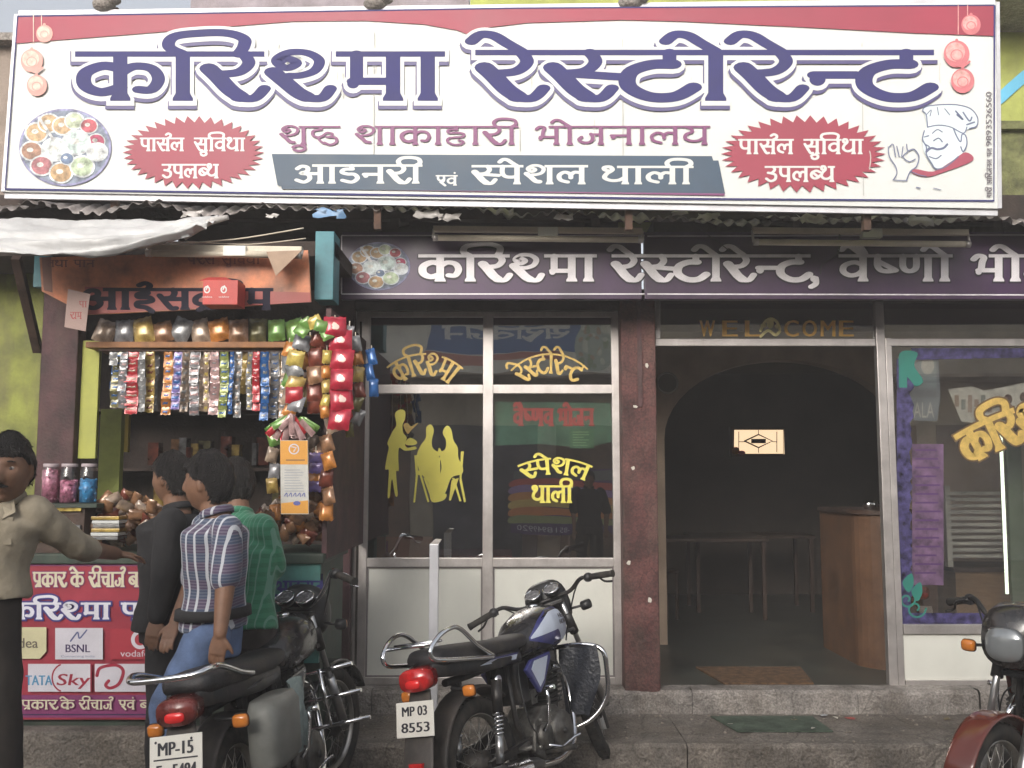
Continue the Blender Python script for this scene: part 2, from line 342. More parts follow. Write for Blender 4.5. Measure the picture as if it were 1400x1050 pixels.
class Print:
    """flat print on a board: drawn in a 2-D frame, mapped by f(x, y) -> point on the board, lifted along n"""
    def __init__(s, f, n, base=.001, step=.0012): s.f = f; s.n = Vector(n); s.l = base; s.step = step; s.mb = MB(); s.mats = []; s.k = 0
    def layer(s): s.l += max(s.step, s.k*8e-6+2e-4); s.k = 0
    def mi(s, m):
        if m not in s.mats: s.mats.append(m)
        return s.mats.index(m)
    def _p(s, pts):
        s.k += 1; h = s.l+s.k*8e-6
        return [s.f(x, y)+s.n*h for x, y in pts]
    def poly(s, pts, m): s.mb.poly(s._p(pts), s.mi(m))
    def rect(s, x0, y0, x1, y1, m): s.poly([(x0, y0), (x1, y0), (x1, y1), (x0, y1)], m)
    def disc(s, x, y, rx, ry, m, n=28): s.poly([(x+rx*cos(2*pi*k/n), y+ry*sin(2*pi*k/n)) for k in range(n)], m)
    def ring(s, x, y, rx, ry, w, m, n=40, a0=0, a1=2*pi): s.pen([(x+rx*cos(a0+(a1-a0)*k/n), y+ry*sin(a0+(a1-a0)*k/n)) for k in range(n+1)], w/2, w/2, m, caps=False)
    def pen(s, pts, rx, ry, m, caps=True, sharp=False):
        pts = [p for i, p in enumerate(pts) if i == 0 or (abs(p[0]-pts[i-1][0])+abs(p[1]-pts[i-1][1])) > 1e-6]
        if len(pts) < 2: return
        L = []; R = []; n = len(pts)
        for i in range(n):
            a = pts[max(i-1, 0)]; b = pts[min(i+1, n-1)]; dx, dy = b[0]-a[0], b[1]-a[1]; q = math.hypot(dx, dy) or 1; nx, ny = -dy/q, dx/q
            k = math.sqrt((rx*nx)**2+(ry*ny)**2) or 1e-9; ox, oy = rx*rx*nx/k, ry*ry*ny/k
            L.append((pts[i][0]+ox, pts[i][1]+oy)); R.append((pts[i][0]-ox, pts[i][1]-oy))
        v = s._p(L+R)
        s.mb.add(v, [(i, i+1, n+i+1, n+i) for i in range(n-1)], s.mi(m))
        if caps:
            s.disc(pts[0][0], pts[0][1], rx, ry, m, 12); s.disc(pts[-1][0], pts[-1][1], rx, ry, m, 12)
            if sharp:
                for p in pts[1:-1]: s.disc(p[0], p[1], rx, ry, m, 10)
    def curve(s, pts, w, m, n=6, closed=False, caps=True, wy=None):
        q = [(p.x, p.y) for p in crom([(a, b, 0) for a, b in pts], n, closed)]
        if closed: q.append(q[0])
        s.pen(q, w/2, (wy or w)/2, m, caps)
    def shape(s, pts, m, n=5):
        s.poly([(p.x, p.y) for p in crom([(a, b, 0) for a, b in pts], n, True)], m)
    def text(s, tok, x0, x1, yb, yt, m, bold=.13, thin=.09, grow=0., dx=0., dy=0., slant=0., warp=None, gap=0., head=None, foot=.13):
        """yb = baseline, yt = headline in frame units; x0..x1 the extent"""
        st, w = layout(tok, gap); H = abs(yt-yb); sx = (x1-x0)/w; sg = 1 if yt > yb else -1
        def T(a, b):
            q = (x0+a*sx+slant*b*H+dx, yb+b*(yt-yb)+dy)
            return warp(*q) if warp else q
        rx = bold*H*(sx/H)**.5+grow; ry = thin*H+grow; hy = (head or thin*.8)*H+grow
        for q in st:
            if q[0] == 'h':
                (a, b), (c, d) = q[1]; n = 10 if warp else 1
                top = [T(a+(c-a)*i/n, 1+hy/H) for i in range(n+1)]; bot = [T(a+(c-a)*i/n, 1-hy/H) for i in range(n+1)]
                g = grow/sx; 
                if grow: top[0] = T(a-g, 1+hy/H); bot[0] = T(a-g, 1-hy/H); top[-1] = T(c+g, 1+hy/H); bot[-1] = T(c+g, 1-hy/H)
                s.poly(top+bot[::-1], m)
            elif q[0] == 's':
                x = q[1]; e = rx/sx; g = grow/H; f = foot*.5*H/sx
                s.poly([T(x-e, 1), T(x+e, 1), T(x+e, .14), T(x+e+f, .03), T(x+e+f, -.03-g), T(x-e-f, -.03-g), T(x-e-f, .03), T(x-e, .14)], m)
            elif q[0] == 'd':
                _, x, y, r = q; n = 16; ax = (r*.95*H*(sx/H)**.5+grow)/sx; ay = (r*1.0*H+grow)/H
                s.poly([T(x+ax*cos(2*pi*k/n), y+ay*sin(2*pi*k/n)) for k in range(n)], m)
            else:
                pts = q[1] if q[0] == 'l' else [(p.x, p.y) for p in crom([(a, b, 0) for a, b in q[1]], 6)]
                if q[0] == 'l' and warp: pts = [(pts[0][0]+(pts[1][0]-pts[0][0])*i/4, pts[0][1]+(pts[1][1]-pts[0][1])*i/4) for i in range(5)]
                s.pen([T(a, b) for a, b in pts], (rx-grow)*.92*q[2]+grow, (ry-grow)*q[2]+grow, m)
    def latin(s, txt, x, y, h, m, wfit=None, bold=0., align='CENTER', slant=0., warp=None, flip=False):
        c = bpy.data.curves.new('lettering_source', 'FONT'); c.body = txt; c.size = 1.0; c.resolution_u = 3
        o = bpy.data.objects.new('lettering_source', c); COL.objects.link(o)
        dg = bpy.context.evaluated_depsgraph_get(); dg.update(); me = bpy.data.meshes.new_from_object(o.evaluated_get(dg))
        vs = [v.co.copy() for v in me.vertices]; fs = [list(p.vertices) for p in me.polygons]
        bpy.data.objects.remove(o); bpy.data.curves.remove(c); bpy.data.meshes.remove(me)
        if not vs: return
        x0 = min(v.x for v in vs); x1 = max(v.x for v in vs); k = h/.72; kx = (wfit/(x1-x0)) if wfit else k
        off = -(x0+x1)/2 if align == 'CENTER' else -x0
        q = [(x+(v.x+off)*kx+slant*v.y*k, y-v.y*k if not flip else y+v.y*k) for v in vs]
        if warp: q = [warp(*p) for p in q]
        for e in ((0,) if not bold else (-1, 0, 1)):
            s.k += 1; hh = s.l+s.k*8e-6; e *= bold*h
            s.mb.add([s.f(a+(0 if warp else e), b+(e if warp else 0))+s.n*hh for a, b in q], fs, s.mi(m))
    def done(s, name, parent, label=None):
        if not s.mb.f: return None
        o = part(name, s.mb, s.mats, parent, fix=False)
        if label: o['label'] = label
        s.mb = MB(); s.mats = []; return o
def px_print(pl, base=.001, step=.0012):
    o, n = pl
    if n.y > 0: n = -n
    return Print(lambda x, y: PP(x, y, (o, n)), n, base, step)
# ---------------------------------------------------------------- palette
M_alu = mat('aluminium', (.62, .58, .56), .42, .75, n=.08, ns=9, dirt=.25)
M_panel = mat('white_laminate', (.70, .70, .64), .38, n=.03, ns=3, dirt=.10)
M_maroon = mat('maroon_painted_wall', (.115, .045, .042), .75, n=.35, ns=6, bump=.4, bs=30, dirt=.5, crack=4)
M_maroon2 = mat('maroon_painted_post', (.085, .038, .042), .7, n=.35, ns=7, bump=.3, dirt=.4)
M_dark = mat('plain_dark_brown', (.05, .036, .03), .85, n=.3, ns=6, bump=.3)  # plain dark brown for lintel, beam, rafters and kiosk back
M_dkwood = mat('dark_wood', (.07, .04, .028), .6, n=.35, ns=9, bump=.2)
M_wood = mat('varnished_wood', (.27, .12, .05), .5, n=.3, ns=14, bump=.15)
M_lime = mat('lime_paint', (.36, .40, .10), .75, n=.2, ns=3, bump=.3, bs=25, dirt=.25)
M_teal = mat('teal_paint', (.07, .23, .27), .55, n=.2, ns=6, dirt=.3)
M_conc = mat('worn_concrete', (.34, .31, .285), .9, n=.3, ns=5, bump=.8, bs=40, dirt=.7, crack=3.2)
M_conc2 = mat('grimy_concrete', (.22, .195, .17), .9, n=.35, ns=3.2, bump=.9, bs=45, dirt=.7, crack=2.2)
M_street = mat('dusty_street', (.16, .14, .12), .92, n=.35, ns=2.2, bump=.9, bs=40, dirt=.5, crack=1.4)
M_zinc = mat('old_zinc', (.33, .30, .29), .6, .45, n=.35, ns=8, bump=.15, dirt=.75)
M_glass = glass_mat('window_glass', ior=4.2)
M_chrome = mat('chrome', (.85, .86, .88), .12, 1.0, n=0)
M_black = mat('black_plastic', (.022, .022, .024), .42, n=.3, ns=20)
M_rubber = mat('black_rubber', (.02, .019, .018), .8, n=.3, ns=20, dirt=.5)
M_white = mat('white_vinyl', (.60, .615, .60), .45, n=.03, ns=1.2, bump=.4, bs=1.8, dirt=.12)
M_ink = mat('printed_violet', (.032, .031, .14), .7, n=.1, ns=3)
M_plum = mat('printed_plum', (.17, .035, .13), .5, n=0)
M_red = mat('printed_crimson', (.29, .03, .06), .5, n=.08, ns=2)
M_teal_ink = mat('printed_slate_blue', (.028, .06, .105), .5, n=.1, ns=3)
M_yel = mat('yellow_vinyl', (.78, .70, .12), .5, n=.05)
M_gold = mat('gold_vinyl', (.62, .43, .12), .4, .2, n=.15, ns=30)
M_cream = mat('cream_plastic', (.62, .55, .44), .45, n=.08, dirt=.2)
def ink(name, c, r=.5): return mat('ink_'+name, c, r, n=.06, ns=5)
# ---------------------------------------------------------------- ground, kerbs, platform
Zf = Z(942, 6.1); Zl = Z(972, 6.1); GZ = -.05
def struct(name, mb, m, **k):
    o = mb.build(name, m, **k); o['kind'] = 'structure'; return o
mb = MB(); mb.quad((-24.5, -24.5, GZ), (24.5, -24.5, GZ), (24.5, 24.5, GZ), (-24.5, 24.5, GZ)); struct('street', mb, M_street)
# shop platform: floor slab inside, front ledge of cast blocks with a broken edge
mb = MB(); mb.box((-2.1, 6.12, GZ-.1), (6, 11.2, Zf)); struct('shop_floor', mb, mat('shop_floor_tiles', (.075, .08, .07), .35, n=.25, ns=3, dirt=.3))
r = random.Random(3)
plinth = MB(); 
def rough_box(x0, x1, y0, y1, z0, z1, seed, seg=10, amp=.008):
    rr = random.Random(seed); m = MB(); n = max(2, int((x1-x0)/.06)); vs = []; fs = []
    for i in range(n+1):
        x = x0+(x1-x0)*i/n; a = rr.uniform(-amp, amp); b = rr.uniform(-amp, amp)*1.2; c = rr.uniform(0, amp)
        if rr.random() < .12: b -= .012; a += .012
        vs += [(x, y0+a, z0), (x, y0+a*.6, z1-.02+b), (x, y0+.02+c, z1+b*.3), (x, y1, z1)]
    for i in range(n):
        for k in range(3): fs.append((i*4+k, (i+1)*4+k, (i+1)*4+k+1, i*4+k+1))
    m.add(vs, fs); return m
st = tag(thing('front_step', 'grey concrete step with chipped edge running along under the shop front', 'step', (0, 6.1, 0)), None)
x = -2.1; i = 0
while x < 4.6:
    w = r.uniform(.5, .8); part('block', rough_box(x, min(x+w-.003, 4.6), 6.03, 6.2, Zl-.05, Zf+.004, i), M_conc, st); x += w; i += 1
lg = thing('lower_ledge', 'wide grimy concrete ledge below the restaurant step', 'ledge', (0, 5.5, 0))
x = -2.4; i = 40
while x < 4.8:
    w = r.uniform(.9, 1.5); part('slab', rough_box(x, min(x+w-.003, 4.8), 5.36+r.uniform(-.01, .01), 6.3, GZ-.1, Zl-.004, i), M_conc2, lg); x += w; i += 1
# ---------------------------------------------------------------- shop front building
bd = thing('restaurant_building', 'maroon painted building holding the restaurant behind the glass front', 'building', (0, 6.4, 0))
YF = 6.2
xl, xm = X(440, YF), X(483, YF)
mb = MB(); mb.box((X(443, 6.12), 6.12, GZ), (X(481, 6.12), 6.5, Z(403, 6.12))); part('left_pillar', mb, M_maroon2, bd, bevel=.008)
mb = MB(); mb.box((X(851, 6.05), 6.05, Z(968, 6.05)), (X(899, 6.05), 6.5, Z(400, 6.05))); part('pillar', mb, M_maroon, bd, bevel=.01)
mb = MB(); mb.box((X(874, 6.03), 6.035, Z(556, 6.05)), (X(880, 6.03), 6.052, Z(404, 6.05))); part('pipe', mb, M_maroon2, bd)
mb = MB(); mb.box((-2.2, 6.14, Z(424, 6.14)), (X(850, 6.1), 6.5, Z(300, 6.14))); mb.box((X(900, 6.1), 6.14, Z(409, 6.14)), (5.2, 6.5, Z(300, 6.14))); part('lintel', mb, M_dark, bd)
# wall above the roof
mb = MB(); mb.box((X(640, 6.5), 6.5, Z(300, 6.5)), (9, 6.9, 7)); part('upper_wall', mb, M_lime, bd)
mb = MB(); mb.box((-2.3, 6.5, Z(300, 6.5)), (X(640, 6.5)-.01, 6.9, Z(-8, 6.5))); part('upper_parapet', mb, mat('faded_mauve_wall', (.32, .28, .31), .8, n=.2, dirt=.4), bd)
pr = px_print((Vector((0, 6.49, 0)), Vector((0, -1, 0))))
pr.curve([(1330, 155), (1362, 138), (1385, 118), (1410, 98), (1450, 80)], 15, ink('sky_blue', (.12, .42, .62))); pr.done('painted_band', bd)
mb = MB(); mb.box((X(1368, 6.3), 6.3, Z(176, 6.3)), (7, 6.52, Z(165, 6.3))); mb.box((X(1366, 6.35), 6.35, Z(300, 6.35)), (7, 6.5, Z(176, 6.3))); part('balcony_slab', mb, mat('olive_plaster', (.16, .17, .07), .9, n=.4, ns=8, bump=.5, dirt=.7), bd)  # one olive tone for the slab and the wall beneath it
mb = MB(); mb.box((X(1362, 6.2), 6.0, Z(16, 6.2)), (7, 6.5, Z(-30, 6.2))); part('eave', mb, M_conc, bd)
# side walls, back wall, ceiling of the dining room
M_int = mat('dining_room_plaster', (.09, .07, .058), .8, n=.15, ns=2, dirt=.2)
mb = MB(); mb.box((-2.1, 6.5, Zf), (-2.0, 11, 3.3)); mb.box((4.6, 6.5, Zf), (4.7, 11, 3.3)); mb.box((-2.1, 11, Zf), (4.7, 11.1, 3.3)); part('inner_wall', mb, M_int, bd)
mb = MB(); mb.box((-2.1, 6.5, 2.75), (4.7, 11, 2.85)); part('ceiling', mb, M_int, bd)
# arch wall inside
YA = 7.7; cx = X(1072, YA, 560); zs = Z(600, YA); rx = X(1240, YA)-cx; ztop = Z(492, YA)
pts = [(X(860, YA), YA, 2.74)]+[(X(860, YA), YA, Zf)]+[(cx-rx, YA, Zf)]
for k in range(25):
    a = pi-pi*k/24; pts.append((cx+rx*cos(a), YA, zs+(ztop-zs)*sin(a)))
pts += [(cx+rx, YA, Zf), (4.55, YA, Zf), (4.55, YA, 2.74)]
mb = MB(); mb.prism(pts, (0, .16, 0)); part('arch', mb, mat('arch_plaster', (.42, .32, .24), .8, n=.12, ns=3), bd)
# ---------------------------------------------------------------- aluminium glazed front
def rail(mbx, px0, py0, px1, py1, Y=YF, d=.05, proud=0.):
    mbx.box((X(px0, Y), Y-proud, Z(py1, Y)), (X(px1, Y), Y+d, Z(py0, Y)))
wf = thing('shop_window', 'aluminium framed shop window of four panes over two white panels, left of the door', 'window', (X(665, YF), YF, Zf))
for a in [(485, 425, 503, 936), (660, 433, 674, 926), (838, 433, 849, 936)]:
    m = MB(); rail(m, *a, proud=.006); part('mullion', m, M_alu, wf, bevel=.003)
for a in [(503, 424, 849, 433), (503, 526, 660, 538), (674, 526, 838, 538), (503, 763, 660, 775), (674, 763, 838, 775), (503, 926, 838, 936)]:
    m = MB(); rail(m, *a, proud=.002); part('rail', m, M_alu, wf, bevel=.003)
m = MB(); rail(m, 469, 425, 484, 936, proud=.012); part('jamb', m, M_alu, wf, bevel=.003)
m = MB(); rail(m, 489, 440, 492, 925, proud=.011); rail(m, 475, 440, 477, 925, proud=.017); part('groove', m, M_dark, wf)
for a in [(503, 433, 660, 526), (674, 433, 838, 526), (503, 538, 660, 763), (674, 538, 838, 763)]:
    m = MB(); m.box((X(a[0], YF)-.004, YF+.02, Z(a[3], YF)-.004), (X(a[2], YF)+.004, YF+.0245, Z(a[1], YF)+.004))
    part('pane', m, M_glass, wf)
for a in [(503, 775, 660, 926), (674, 775, 838, 926)]:
    m = MB(); m.box((X(a[0], YF)-.004, YF+.018, Z(a[3], YF)-.004), (X(a[2], YF)+.004, YF+.03, Z(a[1], YF)+.004)); part('panel', m, M_panel, wf)
    m = MB(); e = 2.2
    for q in [(a[0], a[1], a[2], a[1]+e), (a[0], a[3]-e, a[2], a[3]), (a[0], a[1]+e, a[0]+e, a[3]-e), (a[2]-e, a[1]+e, a[2], a[3]-e)]:
        m.box((X(q[0], YF), YF+.008, Z(q[3], YF)), (X(q[2], YF), YF+.018, Z(q[1], YF)))
    part('bead', m, mat('grey_gasket', (.25, .22, .22), .6, .3), wf)
df = thing('door_frame', 'tall aluminium frame round the open doorway with a glazed transom above', 'door frame', (X(1060, YF), YF, Zf))
m = MB(); rail(m, 899, 412, 906, 463, proud=.002); part('jamb', m, M_alu, df, bevel=.003)
m = MB(); m.box((X(1205, YF), YF-.004, Zf), (X(1217, YF), YF+.05, Z(412, YF))); part('post', m, M_alu, df, bevel=.004)
m = MB(); rail(m, 899, 463, 1204, 473, proud=.002); part('transom', m, M_alu, df, bevel=.003)
m = MB(); m.box((X(906, YF), YF+.02, Z(463, YF)), (X(1204, YF), YF+.0245, Z(411, YF))); part('pane', m, M_glass, df)
rw = thing('display_window', 'wide shop window right of the doorway with purple border stickers', 'window', (X(1300, YF), YF, Zf))
m = MB(); m.box((X(1217.5, YF), YF-.002, Zf), (X(1226, YF), YF+.05, Z(462, YF))); part('jamb', m, M_alu, rw, bevel=.003)
for a in [(1218, 463, 1790, 473), (1227, 854, 1790, 867), (1227, 930, 1790, 941)]:
    m = MB(); rail(m, *a, proud=.004); part('rail', m, M_alu, rw, bevel=.003)
m = MB(); rail(m, 1780, 412, 1790, 941); part('mullion', m, M_alu, rw)
for a in [(1227, 473, 1780, 854), (1218, 411, 1780, 463)]:
    m = MB(); m.box((X(a[0], YF)-.004, YF+.02, Z(a[3], YF)-.004), (X(a[2], YF), YF+.0245, Z(a[1], YF)+.004)); part('pane', m, M_glass, rw)
m = MB(); m.box((X(1227, YF), YF+.018, Z(931, YF)), (X(1780, YF), YF+.03, Z(866, YF))); part('panel', m, M_panel, rw)
# ---------------------------------------------------------------- stickers on the glass
gp = (Vector((0, YF+.019, 0)), Vector((0, -1, 0)))
def arcwarp(cx, cy, R, tilt=0):
    def w(x, y):
        a = (x-cx)/R; rr = R+(cy-y); return (cx+rr*sin(a), cy+R-rr*cos(a))
    return w
def sticker(name, label, cat, c, group=None):
    t = thing(name, label, cat, P(c[0], c[1], YF+.019), group); return t
t = sticker('name_sticker', 'gold curved Hindi lettering on the glass of the upper left pane', 'sticker', (580, 490))
pr = px_print(gp, .0005, .0004); pr.text('क र ि श् म ा'.replace('र ि', 'ि र'), 536, 626, 512, 484, M_gold, bold=.085, thin=.06, warp=arcwarp(580, 500, 62)); pr.done('lettering', t)
t = sticker('name_sticker', 'gold curved Hindi lettering on the glass of the upper right pane', 'sticker', (752, 490))
pr = px_print(gp, .0005, .0004); pr.text('र े स् ट ो र े न् ट', 702, 800, 510, 484, M_gold, bold=.08, thin=.06, warp=arcwarp(752, 496, 62)); pr.done('lettering', t)
t = sticker('special_sticker', 'yellow Hindi lettering in two lines on the lower right pane beneath the green banner', 'sticker', (755, 660))
pr = px_print(gp, .0005, .0004); pr.text('स् प े श ल', 712, 806, 648, 627, M_yel, bold=.1, thin=.08, warp=arcwarp(758, 640, 110)); pr.done('upper_line', t)
pr = px_print(gp, .0005, .0004); pr.text('थ ा ल ी', 727, 783, 687, 665, M_yel, bold=.11, thin=.085); pr.done('lower_line', t)
# silhouettes, coordinates read from an enlarged detail of the pane
def S(l, ox=480, oy=420, k=.343): return [(ox+a*k, oy+b*k) for a, b in l]
t = sticker('diners_sticker', 'yellow cut-out of a waitress and two seated diners on the lower left pane', 'sticker', (590, 640))
pr = px_print(gp, .0005, .0004)
pr.shape(S([(175, 425), (195, 408), (215, 415), (215, 445), (205, 470), (208, 500), (222, 520), (215, 545), (225, 560), (255, 555), (258, 566), (215, 572), (192, 560), (188, 600), (190, 650), (180, 655), (182, 700), (186, 748), (176, 750), (165, 690), (160, 700), (154, 755), (146, 755), (148, 700), (150, 650), (136, 645), (142, 600), (150, 560), (145, 540), (165, 495), (180, 470)]), M_yel)
pr.shape(S([(215, 540), (235, 520), (262, 535), (256, 548), (225, 550)]), M_yel, 3); pr.shape(S([(208, 470), (225, 462), (240, 475), (268, 460), (240, 490), (225, 505)]), M_gold, 3)
pr.done('waitress', t)
pr.shape(S([(300, 480), (318, 468), (330, 490), (322, 530), (325, 560), (345, 575), (350, 560), (360, 575), (350, 600), (352, 640), (350, 680), (352, 735), (380, 745), (370, 768), (330, 778), (315, 760), (308, 700), (285, 670), (268, 640), (262, 590), (278, 550), (298, 520)]), M_yel)
pr.shape(S([(370, 485), (385, 472), (400, 490), (408, 530), (425, 560), (428, 600), (446, 640), (440, 665), (400, 680), (375, 740), (352, 745), (350, 690), (360, 640), (355, 600), (352, 580), (375, 565), (378, 530), (366, 505)]), M_yel)
for a in [[(252, 590), (262, 590), (268, 660), (255, 778), (248, 778), (258, 670)], [(270, 660), (282, 670), (312, 775), (305, 778)], [(262, 650), (300, 655), (300, 672), (262, 668)], [(438, 575), (450, 575), (440, 680), (458, 775), (450, 778), (432, 690)], [(300, 598), (410, 598), (398, 610), (312, 610)], [(345, 600), (355, 600), (356, 740), (346, 740)], [(400, 690), (430, 680), (398, 770), (390, 770)], [(288, 680), (300, 680), (330, 770), (322, 772)], [(402, 680), (412, 680), (440, 772), (432, 774)]]:
    pr.poly(S(a), M_yel)
pr.done('diners', t)
t = sticker('welcome_sticker', 'gold WELCOME letters with round emblem on the transom glass above the doorway', 'sticker', (1060, 447))
pr = px_print(gp, .0005, .0004)
for i, ch in enumerate('WEL'): pr.latin(ch, 967+i*31, 460, 23, mat('orange_gold_vinyl', (.85, .50, .13), .5, n=.1), wfit=20, bold=.03)
for i, ch in enumerate('COME'): pr.latin(ch, 1082+i*25, 460, 23, mat('orange_gold_vinyl', (.85, .50, .13), .5), wfit=19, bold=.03)
pr.done('lettering', t)
M_goldb = mat('bright_gold_vinyl', (.85, .75, .35), .4, n=.1, ns=40)
pr.curve([(1040, 452), (1046, 440), (1054, 436), (1062, 440), (1066, 450)], 4, M_goldb); pr.disc(1053, 442, 5, 7, M_goldb); pr.curve([(1040, 460), (1050, 452), (1060, 458), (1066, 453)], 4, M_goldb); pr.disc(1044, 445, 4, 3, M_goldb); pr.disc(1063, 446, 4, 3, M_goldb)
pr.done('emblem', t)
t = sticker('arched_sticker', 'large gold Hindi lettering rising to the right on the display window', 'sticker', (1340, 570))
pr = px_print(gp, .0005, .0004)
for dd, m_, gr in ((0, ink('brown_edge', (.12, .07, .03)), 2.2), (1, M_gold, 0)):
    if dd: pr.layer()
    pr.text('क ि र श् म ा | र े स् ट ो र े न् ट', 1288, 1705, 586, 543, m_, bold=.13, thin=.1, grow=gr, warp=arcwarp(1500, 532, 380), head=.09)
pr.done('lettering', t)
t = sticker('border_sticker', 'purple and teal ornamental border film along the edge of the display window', 'sticker', (1235, 700))
pr = px_print((Vector((0, YF+.019, 0)), Vector((0, -1, 0))), .0002, .0001)
M_pf = mat('violet_film', (.06, .05, .15), .4, n=.5, ns=22, col2=(.08, .04, .09)); M_tf = ink('teal_film', (.025, .20, .16))
rr = random.Random(5)
e = [(1246+rr.uniform(-3, 4), y) for y in range(490, 850, 8)]
pr.poly([(1226, 490)]+e+[(1226, 850)], M_pf); pr.rect(1247, 607, 1290, 800, mat('lilac_paper', (.14, .08, .15), .5, n=.4, ns=9)); pr.poly([(1246, 476), (1500, 476), (1500, 487), (1246, 492)], M_pf)
pr.poly([(1226, 838), (1500, 838), (1500, 853), (1226, 853)], M_pf)
pr.layer()
for k in range(15): pr.rect(1251, 614+k*12, 1286+rr.uniform(-6, 2), 616.5+k*12, ink('print_violet', (.08, .03, .12)))
for (x, y, s) in [(1252, 832, 1), (1240, 820, .8)]:
    pr.curve([(x+14*s*cos(a)*(1-a/9), y+14*s*sin(a)*(1-a/9)) for a in [q*.5 for q in range(15)]], 2.6, M_tf)
    pr.shape([(x+2, y-10), (x-6, y-24), (x+6, y-36), (x+9, y-22)], M_tf)
pr.shape([(1222+8, 483), (1254, 482), (1250, 500), (1262, 520), (1252, 528), (1240, 515), (1232, 520)], M_tf); pr.rect(1229, 484, 1240, 530, M_tf)
pr.done('film', t)
# flyers inside the glass
def flyer(name, label, cat, pts, m, Y=YF+.04, extra=None, group=None):
    t = thing(name, label, cat, P(pts[0][0], pts[0][1], Y), group)
    mb = MB(); q = [P(a, b, Y) for a, b in pts]; mb.prism(q, (0, .002, 0)); part('sheet', mb, m, t)
    if extra:
        pr = px_print((Vector((0, Y, 0)), Vector((0, -1, 0))), .001, .0008); extra(pr); pr.done('print', t)
    return t
M_pap = mat('aged_paper', (.6, .57, .5), .8, n=.15, ns=14)
def ex(pr):
    g = ink('flyer_grey', (.16, .17, .18)); pr.rect(1250, 482, 1280, 530, ink('flyer_photo', (.26, .30, .31))); pr.layer(); pr.disc(1268, 500, 9, 12, M_pap); pr.rect(1231, 533, 1280, 543, g)
    pr.latin('UJALA', 1256, 571, 22, M_pap, wfit=42)
flyer('flyer', 'grey and teal flyers pasted in the upper corner of the display window', 'flyer', [(1230, 480), (1283, 486), (1286, 545), (1281, 576), (1231, 574)], ink('flyer_back', (.2, .22, .24)), extra=ex)
def ex2(pr):
    for k in range(6): pr.rect(1305+k*9, 540+k % 2*6, 1311+k*9, 556+k % 3*4, ink('flyer_ink%d' % (k % 3), ((.3, .2, .15), (.2, .22, .2), (.35, .25, .2))[k % 3]))
    for k in range(3): pr.disc(1378+k*22, 546-k*3, 6, 7, ink('flyer_face', (.10, .05, .04))); pr.disc(1378+k*22, 560-k*3, 9, 8, ink('flyer_ink9', (.2, .1, .08)))
flyer('poster', 'cream newspaper style poster behind the gold lettering of the display window', 'poster', [(1296, 532), (1330, 528), (1345, 534), (1420, 520), (1600, 515), (1600, 575), (1400, 580), (1330, 578), (1314, 576)], M_pap, extra=ex2)
# green banner, posters and room contents seen through the glass
def exg(pr): pr.text('व ै ष् ण व', 702, 757, 582, 560, ink('banner_red', (.62, .05, .05)), bold=.13, thin=.1); pr.text('भ ो ज न', 762, 812, 582, 560, ink('banner_red', (.62, .05, .05)), bold=.13, thin=.1)
flyer('green_banner', 'dark green cloth banner with red Hindi lettering hung inside the right pane', 'banner', [(677, 549), (834, 551), (838, 604), (800, 612), (740, 607), (677, 609)], mat('green_cloth', (.07, .19, .12), .8, n=.25, ns=4), Y=YF+.05, extra=exg)
def exs(pr):
    for k in range(6): pr.rect(783, 590+k*3.6, 783+rr.uniform(15, 24), 591.4+k*3.6, ink('pale_green', (.25, .45, .22)))
flyer('price_slip', 'small green printed slip under the red lettering of the green banner', 'paper', [(779, 586), (812, 586), (812, 613), (779, 613)], ink('green_slip', (.06, .2, .09)), Y=YF+.045, extra=exs)

mb = MB(); mb.box((-9, 5.9, GZ), (X(19, 5.9), 6.3, Z(62, 5.9))); nb_ = thing('neighbour_building', 'plain grey brown neighbouring wall at the far left behind the big sign', 'building', (-6, 6, GZ)); part('wall', mb, mat('neighbour_plaster', (.34, .28, .24), .9, n=.2, ns=2, bump=.3, dirt=.4), nb_)
mb = MB(); mb.box((-9, 5.8, Z(64, 5.9)), (X(22, 5.9), 6.35, Z(54, 5.9))); part('coping', mb, M_conc, nb_)
rr = random.Random(31)
for i, (px, py, Y) in enumerate([(869, 556, 6.05), (866, 640, 6.05), (884, 500, 6.05), (860, 770, 6.05), (888, 820, 6.05)]):
    m = MB(); c = P(px, py, Y); n_ = rr.randint(5, 7); m.prism([(c.x+rr.uniform(.008, .02)*cos(a), Y-.001, c.z+rr.uniform(.008, .022)*sin(a)) for a in [2*pi*k/n_ for k in range(n_)]], (0, -.002, 0)); o = m.build('paper_scrap', M_pap); tag(o, ['pale paper scrap stuck on the maroon pillar at window transom height', 'pale paper scrap on the left half of the maroon pillar at pane height', 'highest pale paper scrap on the maroon pillar', 'pale paper scrap low on the left half of the maroon pillar', 'lowest pale paper scrap on the maroon pillar, at its right edge'][i], 'paper scrap', 'paper scraps on the maroon pillar')
